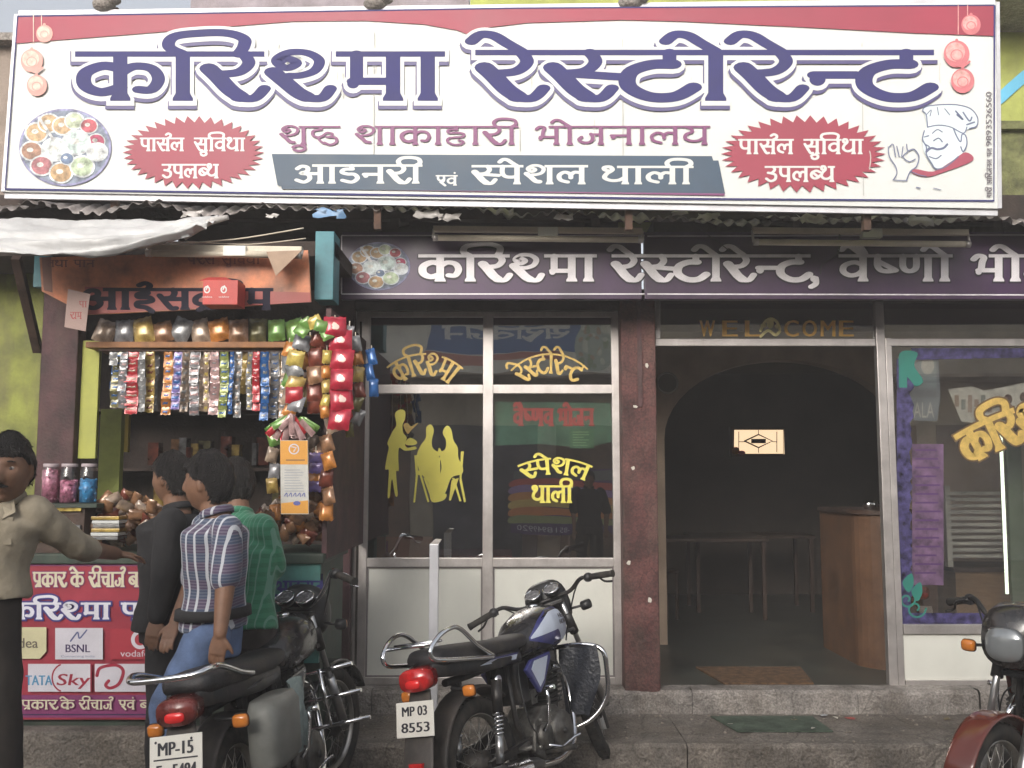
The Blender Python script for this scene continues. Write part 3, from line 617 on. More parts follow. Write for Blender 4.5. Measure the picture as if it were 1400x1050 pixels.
# grit and small stones lying about
rr = random.Random(77); m = MB()
for i in range(900):
    if i < 500: x, y, z = rr.uniform(-3.5, 4.5), rr.uniform(3.3, 5.33), GZ
    else: x, y, z = rr.uniform(-2.2, 4.6), 5.4+abs(rr.gauss(0, .25)) if rr.random() < .4 else 6.0-abs(rr.gauss(0, .12)), Zl-.004
    if y > 6.02: y = 6.0
    r_ = rr.uniform(.003, .011)*(1.4 if rr.random() < .08 else 1); m.sphere((x, y, z+r_*.3), (r_, r_*rr.uniform(.6, 1), r_*.6), 0, 5, 3)
o = m.build('gravel', mat('grit_stone', (.30, .26, .22), .9, n=.4, ns=30), fix=False); tag(o, 'small loose stones and grit scattered on the street and ledge', 'gravel', kind='stuff')
for i in range(14):
    x, y, z = (rr.uniform(.2, 3.8), rr.uniform(5.5, 5.98), Zl-.002) if i < 9 else (rr.uniform(-2.0, 1.8), rr.uniform(4.6, 5.2), GZ+.002)
    m = MB(); n_ = 5; s_ = rr.uniform(.02, .045); m.prism([(x+s_*rr.uniform(.5, 1)*cos(2*pi*k/n_), y+s_*rr.uniform(.5, 1)*sin(2*pi*k/n_), z+rr.uniform(0, .012)) for k in range(n_)], (0, 0, .0015)); c_ = i % 4
    o = m.build('litter', [M_pap, ink('litter_red', (.35, .06, .05)), ink('litter_foil', (.4, .4, .42)), ink('litter_leaf', (.16, .12, .05))][c_]); tag(o, ('scrap of %s litter lying on the ledge under the doorway step' if i < 9 else 'scrap of %s litter lying on the street before the ledge') % ['pale', 'red', 'silvery', 'brown'][c_], 'litter', ('%s litter on the %s' % (['pale', 'red', 'silvery', 'brown'][c_], 'ledge' if i < 9 else 'street')))
# cracks in the slabs as thin recessed dark seams
# ---------------------------------------------------------------- the large white sign board over the roof edge
A = P(5, 262, 5.45); B = P(1365, 284, 5.0); d = (B-A); d.z = 0; d.normalize(); N1 = Vector((d.y, -d.x, 0)); PL1 = (A, N1)
C4 = [PP(22, 20, PL1), PP(4, 262, PL1), PP(1366, 285, PL1), PP(1363, 3, PL1)]
bs_ = thing('main_sign', 'long white shop sign with big violet Hindi letters above the roof edge', 'sign board', (C4[1]+C4[2])/2)
mb = MB(); mb.prism(C4[::-1], -N1*.05); part('board', mb, M_white, bs_)
mb = MB()
for a, b in ((0, 1), (1, 2), (2, 3), (3, 0)):
    mb.bar(C4[a]-N1*.028, C4[b]-N1*.028, .02, .068)
part('edge_trim', mb, mat('sign_trim', (.55, .55, .58), .5, .3), bs_)
pr = px_print(PL1, .0065, .0012)
pr.poly([(26, 24), (28, 22), (700, 11), (1359, 7), (1359, 50), (1250, 46), (1100, 38), (930, 30), (850, 28), (720, 32), (670, 38), (648, 50), (645, 50), (625, 42), (580, 34), (500, 29), (400, 30), (300, 38), (150, 50), (60, 57), (23, 60)], M_red)
pr.layer()
pr.pen([(1359, 8), (700, 12), (25, 23)], 1, 1, M_ink, False); pr.pen([(25, 23), (8, 258)], .8, .8, M_ink, False); pr.pen([(8, 259), (400, 265), (900, 272), (1358, 275), (1359, 8)], 1.3, 1.3, M_ink, False)
pr.done('border', bs_)
pr = px_print(PL1, .0072, .0003); M_sm = ink('seam_grey', (.44, .44, .42))
for a_ in ([(851, 54), (852, 262)], [(1178, 60), (1180, 268)], [(512, 44), (511, 260)]): pr.pen(a_, .7, .7, M_sm, False)
for k_ in range(26):
    x_ = random.uniform(40, 1340); y_ = random.uniform(60, 240); pr.curve([(x_, y_), (x_+random.uniform(-2, 2), y_+random.uniform(6, 14)), (x_+random.uniform(-1, 1), y_+random.uniform(16, 40))], random.uniform(.5, 1.4), ink('rain_streak', (.50, .49, .45)), 3)
pr.done('weather_marks', bs_)['kind'] = 'stuff'
def sign_text(tok, x0, x1, yb, yh, **k):
    pr = px_print(PL1, .0085, .0012)
    M_sh = mat('printed_violet_shadow', (.07, .06, .17), .5, n=0)
    kw = dict(bold=.115, thin=.082, head=.06)
    pr.text(tok, x0, x1, yb, yh, M_sh, grow=6.0, dy=5.5, dx=-1.0, **kw); pr.layer()
    pr.text(tok, x0, x1, yb, yh, M_white, grow=5.2, dy=1.2, **kw); pr.layer()
    pr.text(tok, x0, x1, yb, yh, M_ink, **kw); pr.done('name_lettering', bs_)
sign_text('क ि र श् म ा', 104, 609, 137, 75)
sign_text('र े स् ट ो र े न् ट', 650, 1276, 137, 73)
pr = px_print(PL1, .0085, .0012)
for tok, a, b in [('श ु द्ध', 381, 466), ('श ा क ा ह ा र ी', 484, 709), ('भ ो ज न ा ल य', 729, 971)]: pr.text(tok, a, b, 198, 174, M_plum, bold=.088, thin=.066)
pr.done('middle_lettering', bs_)
pr = px_print(PL1, .0075, .0012)
pr.poly([(375, 258), (990, 268), (991, 264), (386, 258)], M_plum); pr.poly([(372, 211), (973, 214), (975, 220), (982, 220), (991, 265), (386, 259), (385, 255), (380, 254)], M_teal_ink); pr.layer()
for tok, a, b, y0, y1 in [('अ ा ड न र ी', 402, 578, 251, 227), ('ए व ं', 596, 626, 254, 241), ('स् प े श ल', 645, 804, 252, 228), ('थ ा ल ी', 822, 948, 252, 229)]: pr.text(tok, a, b, y0, y1, M_white, bold=.115, thin=.085)
pr.done('blue_band', bs_)
for cx_, cy_, rx_, ry_, L in [(265, 209, 97, 50, [('प ा र् स ल', 192, 253, 207, 190), ('स ु व ि ध ा'.replace('व ि', 'व').replace('व ध', 'व ध'), 266, 336, 207, 190), ('उ प ल ब् ध', 222, 300, 244, 226)]), (1098, 211, 113, 53, [('प ा र् स ल', 1009, 1085, 211, 192), ('स ु ि व ध ा', 1098, 1180, 211, 192), ('उ प ल ब् ध', 1045, 1141, 249, 229)])]:
    pr = px_print(PL1, .0075, .0012); n = 38; rr = random.Random(2)
    pts = []
    for k in range(n):
        a = 2*pi*k/n; pts.append((cx_+rx_*cos(a), cy_+ry_*sin(a))); a2 = a+pi/n*1.25; pts.append((cx_+rx_*.86*cos(a2), cy_+ry_*.82*sin(a2)))
    pr.poly(pts, M_red); pr.layer()
    for tok, a, b, y0, y1 in L:
        if tok.startswith('स ु'): tok = 'स ु ि व ध ा'
        if tok.startswith('प ा'): tok = 'प ा र् स ल'
        toks = tok.split(' ')
        if 'र्' in toks: toks = ['प', 'ा', 'स', 'र्', 'ल']
        pr.text(' '.join(toks), a, b, y0, y1, M_white, bold=.1, thin=.08)
    pr.done('starburst', bs_)
def thali(pr, cx, cy, rx, ry, dim=1.0, tag_=''):
    q = lambda n, c: mat('food_'+n+tag_, tuple(v*dim for v in c), .6, n=.35, ns=22)
    pr.disc(cx, cy, rx, ry, q('rim', (.30, .30, .48)), 40); pr.layer(); pr.disc(cx, cy, rx*.95, ry*.94, q('tray', (.24, .28, .36)), 40); pr.layer()
    items = [(-.62, -.38, .26, 'bread', (.55, .38, .22)), (-.35, -.62, .25, 'bread', (.55, .38, .22)), (-.05, -.55, .24, 'naan', (.6, .42, .25)), (.2, -.68, .22, 'salad', (.55, .62, .45)), (.52, -.55, .2, 'chilli', (.55, .12, .15)), (.68, -.15, .2, 'tomato', (.5, .08, .16)), (.70, .12, .24, 'curd', (.72, .76, .78)),
      (.25, -.12, .32, 'rice', (.62, .74, .72)), (-.22, .06, .3, 'raita', (.7, .78, .78)), (-.72, .1, .25, 'curry', (.42, .24, .17)), (-.5, .48, .26, 'beans', (.45, .18, .2)), (-.08, .66, .27, 'dal', (.5, .33, .18)), (.38, .5, .28, 'peas', (.5, .6, .42)), (.05, .3, .16, 'water', (.16, .22, .34))]
    for i, (a, b, r_, n_, c) in enumerate(items):
        pr.disc(cx+a*rx, cy+b*ry, r_*rx, r_*ry*1.05, q('bowl', (.7, .75, .8)), 18); pr.layer()
        pr.disc(cx+a*rx, cy+b*ry, r_*rx*.86, r_*ry*.88, q(n_, c), 18); pr.disc(cx+a*rx-2, cy+b*ry-1.5, r_*rx*.3, r_*ry*.25, q('gleam', (.75, .75, .7)), 8)
        if i % 3 == 2: pr.layer()
    pr.layer(); pr.pen([(cx-.55*rx, cy-.75*ry), (cx-.25*rx, cy-.2*ry)], 2, 1.6, q('spoon', (.8, .8, .8)))
pr = px_print(PL1, .0075, .0003); thali(pr, 90, 202, 63, 53); pr.done('food_picture', bs_)
def bauble(pr, x, y, rx, ry, c1, c2):
    pr.disc(x, y, rx, ry, c1, 24); pr.layer(); pr.disc(x-rx*.1, y-ry*.15, rx*.75, ry*.7, c2, 20); pr.layer(); pr.ring(x, y+ry*.1, rx*.45, ry*.4, 1.5, c1, 14); pr.disc(x, y-ry, 2.2, 2.4, c1, 8)
for (x, y, s, nm, a, b) in [(0, 0, 1, 'faded', (.62, .30, .26), (.72, .50, .42)), (1262, -6, 1.16, 'rosy', (.55, .16, .18), (.70, .36, .34))]:
    c1 = mat('bauble_'+nm, a, .5, n=.1); c2 = mat('bauble_light_'+nm, b, .5, n=.2, ns=30); pr = px_print(PL1, .0095, .0008)
    Q = lambda u, v: ((x+u) if x == 0 else (1302+(u-46)*s+6), (v) if x == 0 else (8+(v-22)*1.08))
    for u in (47, 58): pr.pen([Q(u, 22), Q(u, 60 if u == 47 else 38)], .6, .6, c2, False)
    for (u, v, ru) in [(62, 47, 12), (45, 84, 16), (52, 118, 14.5)]: bauble(pr, *Q(u, v), ru*s*.95, ru*s, c1, c2)
    pr.curve([Q(44, 98), Q(52, 100), Q(60, 94)], 3, c1); pr.done('bauble_picture', bs_)
# cook drawing, read from an enlarged detail
CH = lambda l: [(930+a*.3357, b*.3357) for a, b in l]
M_ln = ink('drawing_line', (.12, .14, .24)); M_sc = ink('scarf_red', (.34, .06, .10)); M_fill = ink('pale_drawing', (.62, .70, .72))
pr = px_print(PL1, .0075, .0008)
pr.shape(CH([(1000, 520), (995, 470), (990, 445), (1030, 430), (1100, 430), (1160, 435), (1205, 470), (1210, 510), (1180, 525), (1160, 540), (1165, 600), (1130, 640), (1050, 690), (1000, 640), (985, 590), (990, 540)]), M_fill, 3)
pr.shape(CH([(1190, 655), (1160, 622), (1100, 660), (1030, 700), (955, 690), (940, 705), (1000, 722), (1080, 700)]), M_sc, 4); pr.layer()
for l, w in [([(1005, 520), (1000, 470), (985, 452), (1000, 436), (1040, 430), (1080, 428), (1130, 430), (1180, 445), (1208, 480), (1205, 515), (1175, 525)], 1.6), ([(1005, 520), (1050, 512), (1100, 520), (1150, 545), (1165, 520)], 1.6), ([(1000, 470), (1020, 450), (1015, 475)], 1.2), ([(1045, 440), (1050, 470)], 1.2), ([(1075, 445), (1095, 470)], 1.2), ([(1120, 455), (1150, 490), (1125, 470)], 2.2), ([(1150, 460), (1175, 495), (1185, 480)], 2.2), ([(1165, 510), (1195, 500)], 2.2),
    ([(992, 535), (985, 570), (1000, 600), (1000, 630), (1020, 665), (1040, 690), (1080, 680), (1130, 640)], 1.8), ([(1110, 525), (1125, 560), (1140, 580), (1145, 550), (1160, 555), (1165, 590), (1150, 620), (1140, 600)], 1.8), ([(1025, 545), (1045, 530), (1065, 540)], 1.4), ([(1030, 575), (1050, 565), (1065, 580)], 1.6), ([(992, 560), (1010, 555)], 1.6), ([(995, 590), (1012, 600), (1005, 610)], 1.6), ([(1000, 620), (1020, 605), (1045, 610), (1070, 605), (1085, 590)], 3.0), ([(1012, 640), (1040, 648), (1060, 635)], 1.6),
    ([(845, 600), (850, 640), (875, 680), (880, 710), (865, 735)], 1.4), ([(850, 600), (865, 590), (875, 640)], 1.4), ([(880, 598), (890, 640)], 1.4), ([(905, 600), (900, 640)], 1.4), ([(920, 590), (925, 615), (950, 610), (970, 640), (960, 680), (935, 700), (920, 735)], 1.6), ([(925, 620), (905, 640), (930, 660), (955, 650)], 1.4), ([(870, 735), (920, 738)], 1.2), ([(935, 700), (975, 715), (1000, 720)], 1.2), ([(960, 765), (975, 768)], 1.4), ([(1030, 768), (1060, 775)], 1.0)]:
    pr.curve(CH(l), w, M_ln, 4)
pr.done('cook_drawing', bs_)
pr = px_print(PL1, .0075, .0008)
wv = lambda x, y: (1353+(y), 208-(x))
pr.latin('9893526560', 45, 2, 8, ink('small_print', (.12, .1, .12)), wfit=74, warp=wv)
pr.text('श ् र ी'.replace('श ् र', 'श र')+' | अ ा र ि ज न ल | फ ल'.replace('र ि', 'ि र').replace('फ', 'प'), -62, 5, 2, -4, ink('small_print', (.12, .1, .12)), bold=.09, thin=.08, warp=wv); pr.done('printer_line', bs_)
# fixing bars behind the sign and stubs above it
for i, px in enumerate((145, 512, 860, 1190)):
    t = None
for px in (148, 512, 860, 1190):
    p = PP(px, 285, PL1); q = PP(px, 2, PL1); mb = MB(); mb.bar(p-N1*.09-Vector((0, 0, .1)), q-N1*.09, .04, .04)
    part('support_bar', mb, mat('rusty_iron', (.12, .07, .05), .8, .3, n=.3, ns=20), bs_)
for k, px in enumerate((140, 512, 862)):
    p = PP(px, 4-k*1.5, PL1); m = MB(); m.sphere(p-N1*.02, (.07, .05, .045)); m.sphere(p+Vector((.07, 0, .02)), (.04, .04, .03))
    o = m.build('mud_lump', M_conc); tag(o, ['muddy lump stuck on the top edge near the left end of the big sign', 'small dirty lump on the top edge above the middle left of the big sign', 'small dirty lump on the top edge above the middle of the big sign'][k], 'lump', 'lumps on top of the big sign')
# ---------------------------------------------------------------- dark fascia and purple name board
YP = 5.72; PL2 = (Vector((0, YP, 0)), Vector((0, -1, 0)))
ps = thing('name_board', 'dark purple name board with silver Hindi letters under the roof', 'sign board', P(900, 405, YP))
M_pb = mat('purple_board', (.05, .02, .065), .32, n=.25, ns=2.5, dirt=.15)
for a, b in ((462, 881), (885, 1750)):
    m = MB(); m.box((X(a, YP), YP, Z(409, YP)), (X(b, YP), YP+.05, Z(317, YP))); part('board', m, M_pb, ps, bevel=.003)
M_silver = mat('silver_letter', (.72, .69, .72), .4, .1, n=.15, ns=5)
M_dksh = ink('letter_shadow', (.015, .01, .02))
pr = px_print(PL2, .001, .0010)
for a, b in (((467, 322), (881, 322)), ((467, 402), (881, 402)), ((885, 323), (1740, 320)), ((885, 402), (1740, 404)), ((467, 322), (467, 402))): pr.pen([a, b], .9, .9, M_silver, False)
pr.done('border_line', ps)
pr = px_print(PL2, .0022, .0010)
for ms, g_ in ((M_dksh, 1.6), (M_silver, 0)):
    for tok, a, b in [('क ि र श् म ा', 572, 816), ('र े स् ट ो र े न् ट', 836, 1108), (',', 1106, 1124), ('व ै ष् ण ो', 1146, 1302), ('भ ो ज न ा ल य', 1325, 1629)]:
        pr.text(tok, a, b, 384, 350, ms, bold=.12, thin=.085, grow=g_, dy=g_*.6, head=.065)
    pr.layer()
pr.done('lettering', ps)
pr = px_print(PL2, .0022, .0003); thali(pr, 518, 364, 43, 33, .8, '_small'); pr.done('food_picture', ps)
# tube lights on the board
def tube_light(label, x0, x1, y, Y, yfr):
    t = thing('tube_light', label, 'tube light', P((x0+x1)/2, y, Y), 'unlit tube lights over the shop fronts')
    a = P(x0, y, Y); b = P(x1, y+3, Y); u = Vector((0, 0, Z(yfr, Y)-Z(y, Y)))
    m = MB(); m.cyl(a, b, .019, seg=12); part('tube', m, M_cream, t)
    for p in (a, b): m = MB(); m.cyl(p-(b-a).normalized()*.0, p+(b-a).normalized()*(.03 if p == a else -.03), .021, seg=12); part('end_cap', m, M_alu, t)
    m = MB(); m.bar(a+u+Vector((0, .02, 0)), b+u+Vector((0, .02, 0)), .035, .035); part('channel', m, M_cream, t, bevel=.003)
    for p in (a, b): m = MB(); m.tube([p, p+Vector((0, .02, 0))+u], .008, seg=6); part('holder', m, M_alu, t)
    p = a.lerp(b, .5)+u; m = MB(); m.box((p.x+.0, Y-.02, p.z-.045), (p.x+.12, Y+.03, p.z+.01)); part('choke_box', m, M_panel, t, bevel=.003)
tube_light('unlit tube light on bracket over the left half of the purple board', 592, 879, 325, 5.58, 312)
tube_light('unlit tube light on bracket over the right half of the purple board', 1030, 1326, 331, 5.58, 314)
# ---------------------------------------------------------------- roof sheets, fascia
fb = MB(); fb.box((-3.4, 5.6, Z(262, 5.6)-.17), (4.6, 5.67, Z(262, 5.6)-.02)); o = fb.build('roof_beam', M_dark); tag(o, 'dark timber beam carrying the roof just under the big white sign', 'beam')
ro = thing('tin_roof', 'rusty corrugated tin roof with ragged bent edge below the big sign', 'roof', (0, 5.3, 2.9))
rr = random.Random(11); xs = -3.6; k = 0
while xs < 5.0:
    w = rr.uniform(.7, .95); ye = 5.38+rr.uniform(-.07, .08); tz = rr.uniform(-.015, .02); m = MB(); n = int(w/.0125)+1; rows = 12; vs = []
    zfront = Z(296, 5.4)-.0+(.045 if xs < -.6 else 0)
    tear = rr.uniform(.2, .8)*w
    for j in range(rows+1):
        v = j/rows
        for i in range(n+1):
            x = xs+w*i/n; y = ye+(6.5-ye)*v
            if j == 0: y += .05*rr.random()*(1 if abs(i/n*w-tear) < .15 else .25)
            z = zfront+tz+v*.30+.013*sin(2*pi*x/.076)+(.02*sin(x*9+k)*max(0, 1-v*5))
            if j < 2: z -= (.035-.0175*j)*max(0, sin(x*5.3+k*2))
            vs.append((x, y, z))
    m.add(vs, [(j*(n+1)+i, j*(n+1)+i+1, (j+1)*(n+1)+i+1, (j+1)*(n+1)+i) for j in range(rows) for i in range(n)], 0, True)
    o = part('sheet', m, M_zinc, ro, fix=False); sm = o.modifiers.new('thickness', 'SOLIDIFY'); sm.thickness = .002
    xs += w-.06; k += 1
mb = MB()
for x in [-3.0, -1.9, -.7, .5, 1.7, 2.9, 4.0]: mb.bar((x, 5.55, Z(300, 5.4)+.02), (x, 6.45, Z(300, 5.4)+.29), .05, .05)
part('rafter', mb, M_dark, ro)
# torn plastic bits caught on the roof edge
rr = random.Random(4)
M_scr = [mat('torn_plastic_white', (.55, .52, .5), .5, n=.2), mat('torn_plastic_blue', (.16, .3, .5), .4, n=.2)]
for i, (px, py, s, c) in enumerate([(452, 291, .07, 1), (262, 292, .045, 0), (372, 294, .03, 0), (585, 292, .06, 0), (772, 297, .045, 0), (968, 296, .05, 0), (1110, 299, .06, 0), (1262, 302, .06, 0), (615, 297, .05, 0), (930, 291, .035, 0)]):
    c0 = P(px, py, 5.33); m = MB(); n = 6; vs = []
    for a in range(n):
        for b in range(4): vs.append(c0+Vector(((a-2.5)*s*.5+rr.uniform(-.3, .3)*s, rr.uniform(-.015, .015), (b-1.5)*s*.25+rr.uniform(-.2, .2)*s)))
    m.add(vs, [(a*4+b, a*4+b+1, a*4+b+5, a*4+b+4) for a in range(n-1) for b in range(3)], 0, True)
    o = m.build('plastic_scrap', M_scr[c], fix=False); tag(o, ['blue scrap of torn plastic caught on the roof edge left of the purple board', 'whitish scrap on the roof edge above the orange kiosk sign, beside the tarpaulin end', 'small whitish scrap on the roof edge above the right half of the kiosk sign', 'whitish scrap on the roof edge above the left end of the first tube light', 'whitish scrap on the roof edge above the right half of the first tube light', 'whitish scrap on the roof edge between the two tube lights, nearer the right one', 'whitish scrap on the roof edge above the left part of the second tube light', 'whitish scrap on the roof edge above the right part of the second tube light', 'whitish scrap on the roof edge just right of the first tube light end', 'small whitish scrap on the roof edge midway between the two tube lights'][i], 'scrap', 'torn scraps on the roof edge')
# silver tarpaulin over the kiosk
top = [(-40, 296), (40, 300), (130, 302), (215, 303), (270, 298), (308, 294)]; bot = [(-40, 340), (40, 349), (95, 351), (150, 346), (215, 331), (260, 318)]
top = crom([(a, b, 0) for a, b in top], 26); bot = crom([(a, b, 0) for a, b in bot], 26); vs = []; R = 26
from mathutils import noise
for i in range(len(top)):
    for j in range(R+1):
        v = j/R; px = top[i].x+(bot[i].x-top[i].x)*v; py = top[i].y+(bot[i].y-top[i].y)*v; Y = 4.98-.42*sin(v*pi*.5)*(1-.45*i/len(top))
        q = P(px, py, Y); w = noise.fractal(Vector((q.x*3.2, v*7, 1.3)), 1, 2, 4)*.03+.012*sin(v*20+q.x*5)+.022*(abs(noise.noise(Vector((q.x*3+v*2, v*5, 4))))-.2); vs.append(q+Vector((0, -w, w*.5)))
m = MB(); nn = R+1; m.add(vs, [(i*nn+j, i*nn+j+1, (i+1)*nn+j+1, (i+1)*nn+j) for i in range(len(top)-1) for j in range(R)], 0, True)
o = m.build('tarpaulin', mat('silver_tarpaulin', (.54, .54, .54), .45, n=.1, ns=4, bump=.5, bs=9, dirt=.2), fix=False); tag(o, 'crumpled white plastic tarpaulin sagging over the top of the kiosk', 'tarpaulin')
sm = o.modifiers.new('thickness', 'SOLIDIFY'); sm.thickness = .003
mb = MB(); mb.tube([P(250, 322, 4.9), P(285, 303, 4.9), P(312, 297, 4.9)], [.03, .022, .014], seg=8); o2 = part('twisted_end', mb, M_scr[0], o) if False else mb.build('tarpaulin_knot', M_scr[0]); tag(o2, 'twisted white knot at the right end of the tarpaulin', 'knot')
# wires
def wire(label, pts, Y, r=.004, m=None, nm='wire', n=8):
    q = crom([P(a, b, Y) for a, b in pts], n); mb = MB(); mb.tube(q, r, seg=5); o = mb.build(nm, m or M_black); return tag(o, label, 'wire')
wire('thin wire looping down from the right tube light', [(1163, 270), (1160, 300), (1148, 318), (1146, 345), (1124, 362), (1122, 375)], 5.6, .0035)
wire('thin wire sagging from the roof to the purple board', [(930, 288), (955, 312), (980, 330), (1000, 345)], 5.7, .003)
wire('pale cord stretched above the kiosk banner', [(250, 333), (330, 326), (415, 312)], 5.0, .004, M_cream)
wire('second pale cord stretched under the first above the kiosk banner', [(255, 330), (340, 334), (418, 326)], 5.02, .003, M_cream)
NW = ['leftmost', 'second', 'third', 'fourth', 'fifth', 'sixth', 'seventh', 'eighth', 'ninth', 'tenth', 'eleventh', 'twelfth', 'thirteenth', 'fourteenth']
# ---------------------------------------------------------------- the other side of the street (seen in the glass) 
def V18(px, py, Y=-6.0):
    q = P(px, py, 2*(YF+.02)-Y); return Vector((q.x, Y, q.z))
ob = thing('opposite_building', 'plain brown building row on the other side of the street behind the viewer', 'building', (0, -6.4, GZ))
M_opp = mat('opposite_plaster', (.58, .50, .40), .85, n=.3, ns=.7, dirt=.4); M_opd = mat('opposite_shutter', (.14, .13, .15), .7, n=.3, ns=2)
mb = MB(); mb.box((-22, -9, GZ), (22, -6.4, V18(0, 436, -6.4).z)); part('wall', mb, M_opp, ob)
mb = MB(); mb.box((-22, -6.4, V18(0, 520).z), (22, -5.3, V18(0, 520).z+.06)); part('awning', mb, mat('opposite_awning', (.4, .32, .25), .8, n=.3, ns=3), ob)
mb = MB(); mb.box((-22, -6.45, V18(0, 436, -6.4).z-.02), (22, -5.6, V18(0, 436, -6.4).z+.15)); part('eave', mb, M_opd, ob)
for i in range(14):
    mb = MB(); mb.box((-16.6+i*2.5, -6.42, GZ), (-14.5+i*2.5, -6.36, 2.6)); part('shutter', mb, [M_opd, mat('opposite_brown', (.2, .12, .08), .7, n=.3, ns=2)][i % 2], ob)
for i in range(-2, 3):
    mb = MB(); mb.box((-1.0+i*3.6-.5, -6.39, 4.6), (i*3.6+.2, -6.36, 5.6)) if False else None
os_ = thing('opposite_sign', 'blue and white sign board across the street, mirrored in the upper panes', 'sign board', V18(715, 500))
def opp(Y, k=1): return Print(lambda x, y: V18(x, y, Y), (0, 1, 0), .004, .003)
mb = MB(); q = [V18(500, 443), V18(838, 443), V18(838, 512), V18(500, 512)]; mb.prism(q, (0, -.05, 0)); part('board', mb, mat('opposite_board', (.8, .78, .7), .6, n=.15, ns=2), os_)
pr = opp(-6.0); pr.poly([(592, 445), (800, 445), (790, 480), (585, 480)], ink('opposite_blue', (.07, .17, .42))); pr.poly([(585, 482), (770, 482), (760, 495), (580, 495)], ink('opposite_pink', (.55, .2, .17)))
pr.disc(812, 474, 26, 34, ink('opposite_plate', (.45, .52, .46))); pr.layer()
pr.text('स र व ि ज न'.replace('व ि', 'ि व'), 0, 175, 466, 448, ink('opposite_letter', (.75, .75, .75)), bold=.13, thin=.1, warp=lambda x, y: (780-x, y))
for k in range(24): pr.disc(795+rr.uniform(0, 34), 474+rr.uniform(-26, 26), 3.5, 4.5, ink('opposite_food%d' % (k % 3), ((.7, .7, .6), (.3, .4, .25), (.5, .35, .25))[k % 3]), 8); 
pr.done('print', os_)
o2_ = thing('opposite_banner', 'orange and purple banner hanging across the street, mirrored in the lower right pane', 'banner', V18(767, 718, -5.9))
mb = MB(); q = [V18(700, 640, -5.9), V18(840, 640, -5.9), V18(840, 730, -5.9), V18(700, 730, -5.9)]; mb.prism(q, (0, -.02, 0)); part('sheet', mb, mat('opposite_violet', (.14, .07, .22), .6, n=.2), o2_)
pr = opp(-5.9); pr.rect(700, 642, 840, 655, ink('opposite_grey', (.2, .22, .22))); 
for k, c in enumerate([(.75, .15, .12), (.45, .3, .6), (.9, .4, .12), (.9, .65, .2), (.85, .3, .1), (.4, .45, .2)]): pr.shape([(700, 657+k*10), (740, 655+k*10), (838, 659+k*10), (838, 668+k*10), (760, 664+k*10), (700, 667+k*10)], ink('opposite_stripe%d' % k, c))
pr.layer(); pr.latin('-8518949920', 743, 726, 7, ink('opposite_letter', (.75, .75, .75)), wfit=68, warp=lambda x, y: (1486-x-0, y)); pr.done('print', o2_)
# ---------------------------------------------------------------- dining room contents
tb_w = mat('table_wood', (.05, .028, .018), .5, n=.2)
def table(x, y, lab, mt=None, w=.9, d=.6):
    t = thing('dining_table', lab, 'table', (x, y, Zf), 'tables in the dining room')
    m = MB(); m.box((x-w/2, y-d/2, Zf+.72), (x+w/2, y+d/2, Zf+.75)); part('tabletop', m, mt or tb_w, t, bevel=.005)
    for i in (-1, 1):
        for j in (-1, 1): m = MB(); m.bar((x+i*(w/2-.04), y+j*(d/2-.04), Zf), (x+i*(w/2-.04), y+j*(d/2-.04), Zf+.72), .035, .035); part('leg', m, tb_w, t)
def chair(x, y, lab, c, rot=0):
    t = thing('dining_chair', lab, 'chair', (0, 0, 0), 'chairs in the dining room', local=True); t.location = (x, y, Zf); t.rotation_euler.z = rot
    m = MB(); m.box((-.2, -.2, .43), (.2, .2, .46)); part('seat', m, c, t, bevel=.01)
    m = MB(); m.box((-.2, .18, .55), (.2, .205, .9)); part('backrest', m, c, t, bevel=.01)
    for i in (-1, 1):
        for j in (-1, 1): m = MB(); m.bar((i*.18, j*.18, 0), (i*.18, j*.18, .9 if j > 0 else .43), .025, .025); part('leg', m, tb_w, t)
table(-.45, 7.35, 'table with dark red top behind the lower left pane', mat('red_cloth', (.20, .05, .04), .8))
chair(-.75, 7.0, 'brick red plastic chair seen behind the lower left pane', mat('brick_plastic', (.28, .09, .05), .5), 3.1); chair(.35, 7.2, 'dark chair behind the lower right pane', M_dkwood, 2.6)
table(1.9, 9.3, 'dim dining table standing deep inside the doorway', w=1.0); chair(1.3, 9.0, 'dim chair at the table deep inside the doorway', M_dkwood, 2.6); table(2.4, 9.8, 'farthest dim table under the lit picture', w=1.2)
# counter at the right of the doorway
ct = thing('cash_counter', 'curved light wood counter inside the doorway on the right', 'counter', (X(1200, 6.9), 6.9, Zf))
cxx = X(1168, 6.8); zt = Z(703, 6.8)
pts = [(cxx, 6.9, Zf)]+[(cxx+.25-.25*cos(a), 6.9-.25*sin(a), Zf) for a in [k*pi/2/8 for k in range(1, 9)]]+[(X(1262, 6.8), 6.65, Zf), (X(1262, 6.8), 7.6, Zf), (cxx, 7.6, Zf)]
m = MB(); m.prism(pts, (0, 0, zt-Zf)); part('front_panel', m, mat('light_veneer', (.17, .09, .05), .45, n=.2, ns=5), ct)
m = MB(); m.prism([(a-.02, b-.015, zt) for a, b, c in pts], (0, 0, .03)); part('countertop', m, M_dkwood, ct)
for i, px in enumerate((1128, 1148, 1163)):
    q = P(px+60, 690, 6.95); q.z = zt+.03; m = MB(); m.lathe(q, (0, 0, 1), [(.0, 0), (.03, 0), (.045, .03), (.04, .06), (.0, .06)]); o = m.build('steel_bowl', M_chrome); tag(o, ['steel bowl at the left end on the counter inside the doorway', 'steel bowl second from the left on the counter inside the doorway', 'steel bowl third from the left on the counter inside the doorway'][i], 'bowl', 'bowls on the counter')
lp = thing('lit_picture', 'small glowing cream picture panel deep inside the dark doorway', 'lit sign', P(1037, 605, 10.9))
